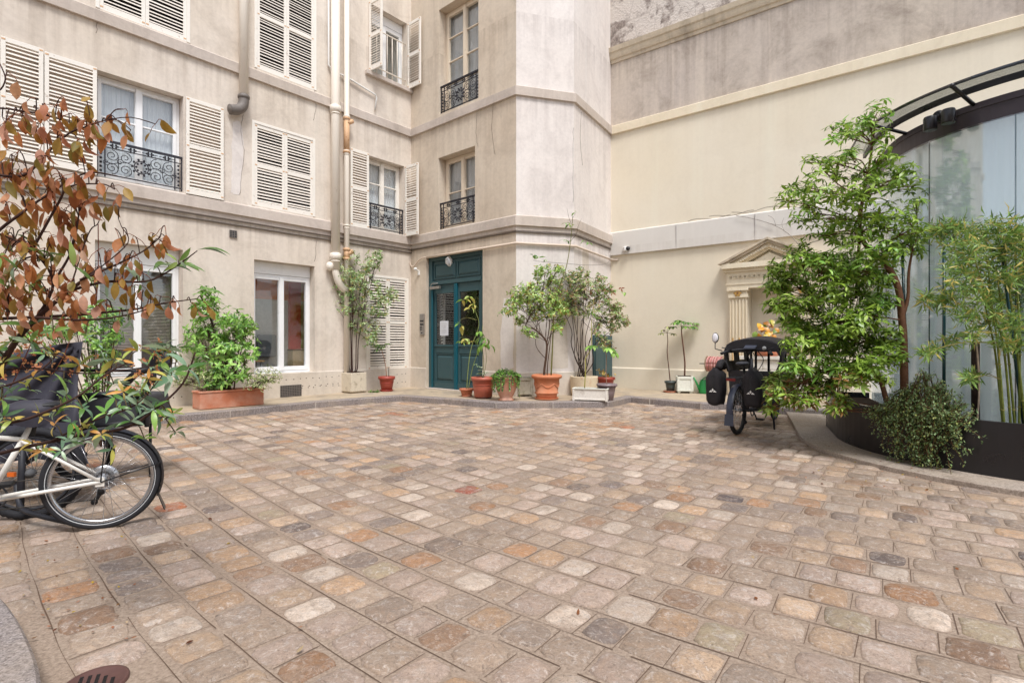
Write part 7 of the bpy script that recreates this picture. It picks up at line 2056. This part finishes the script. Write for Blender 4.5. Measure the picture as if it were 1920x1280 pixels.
mb.lathe([(.08, -.2), (.08, .17)], c, 16, axis=ax, color=S(120, 100, 84)); mb.wbox(FC, u - .24, u - .21, z - .02, z + .02, .0, .28, color=S(120, 110, 100)); mb.wbox(FC, u + .19, u + .22, z - .02, z + .02, .0, .28, color=S(120, 110, 100)); mb.tube([c + FC.d * -.36, c + FC.d * .34], .012, 6, color=S(90, 84, 80)); mb.build('reel', M['any'], hr)
mb = MB()
for i in range(11):
    s = -.165 + i * .031; r_ = .15 + .012 * math.sin(i * 2.3)
    pts = [c + FC.d * (s + .012 * math.sin(t * 6.283 / 20)) + FC.n * r_ * math.cos(t * 6.283 / 20) + Vector((0, 0, r_ * math.sin(t * 6.283 / 20))) for t in range(21)]
    mb.tube(pts, .0145, 6, color=S(196, 128, 122) if i % 2 else S(212, 160, 152))
mb.build('hose', M['any'], hr)
u, z = FC.px(1171, 469, .1); c = FC.P(u, z, .07)
sc_ = empty('security_camera', c, 'small white security camera with a black lens at the left end of the flashing band', 'camera')
mb = MB(); mb.cbox((c.x, c.y - .04, c.z - .03), .12, .12, .12, R(20)); mb.build('housing', M['plastic_white'], sc_, bevel=.03, seg=3)
mb = MB(); q = c + Vector((.05, -.10, .03)); mb.sphere(q, .055, .05, .055, color=S(20, 20, 24)); mb.build('lens', M['gloss'], sc_)
# bare twigs of a dead climber above the niche
mb = MB(); mb.color = S(150, 140, 130)
def cp(x, y, o): uu, z_ = FC.px(x, y, o); return FC.P(uu, z_, o)
mb.tube(smooth_path([cp(1380, 404, .09), cp(1420, 412, .10), cp(1455, 424, .12), cp(1480, 440, .14), cp(1500, 462, .3)], 4), .006, 5); mb.tube(smooth_path([cp(1440, 418, .1), cp(1462, 422, .12), cp(1490, 415, .12)], 3), .004, 5); mb.tube(smooth_path([cp(1455, 424, .12), cp(1450, 410, .12), cp(1440, 404, .12)], 3), .004, 5); mb.tube(smooth_path([cp(1470, 432, .12), cp(1466, 420, .12), cp(1470, 408, .12)], 3), .003, 5)
thing(mb, 'bare_climber_twig', M['bark'], 'thin bare grey climber twig against the white flashing above the niche', 'twig')
# string tied across the bay
mb = MB(); mb.tube(smooth_path([bp(1146, 478, .04, FE), at(1138, 494, 12.2), at(1100, 497, 11.0), at(1062, 494, 10.75), at(1020, 491, 10.8), at(1000, 488, 10.9)], 4), .004, 5, color=S(120, 112, 104))
thing(mb, 'tie_string', M['any'], 'thin grey string tying the tall cane back to the bay wall', 'string')

# ---------------------------------------------------------------- the block across the courtyard, seen in the window reflections
OB = empty('apartment_building', (0, -7.5, 0), 'pale apartment block with rows of shuttered windows across the courtyard behind the photographer', 'building')
fo = Fr((14, -7.5), (-1, 0)); holes = []
for zz, hh in ((.9, 2.2), (4.5, 1.7), (7.4, 1.9)):
    for i in range(9): holes.append((1.6 + i * 3.0, 2.8 + i * 3.0, zz, zz + hh, .2, .3))
mb = MB(); wall(mb, fo, 28, holes, 0, 10.5); mb.build('wall', [M['plaster'], M['room']], OB)
mb = MB(); sweep(mb, [fo.P(0, 0), fo.P(28, 0)], [(0, 3.8), (.07, 3.8), (.07, 4.05), (0, 4.05)]); sweep(mb, [fo.P(0, 0), fo.P(28, 0)], [(0, 6.7), (.07, 6.7), (.07, 6.95), (0, 6.95)]); mb.build('string_course', M['band'], OB)
for (a, b, c, d, e, f) in holes:
    mb = MB(); mb.wbox(fo, a, a + .07, c, d, -.15, -.1); mb.wbox(fo, b - .07, b, c, d, -.15, -.1); mb.wbox(fo, (a + b) / 2 - .05, (a + b) / 2 + .05, c, d, -.15, -.1); mb.wbox(fo, a, b, d - .07, d, -.15, -.1); mb.wbox(fo, a, b, (c + d) / 2, (c + d) / 2 + .04, -.15, -.1)
    w = mb.build('window', M['white_paint'], OB); mb = MB(); mb.wbox(fo, a, b, c, d, -.17, -.16); mb.build('pane', M['glass'], w)
    if c > 4:
        for (p, q) in ((a - .6, a - .02), (b + .02, b + .6)):
            mb = MB(); mb.wbox(fo, p, q, c, d, .01, .04)
            for k_ in range(16): mb.wbox(fo, p + .05, q - .05, c + .1 + k_ * (d - c - .2) / 16, c + .1 + (k_ + .55) * (d - c - .2) / 16, .04, .055)
            mb.build('shutter', M['slat_paint'], OB)
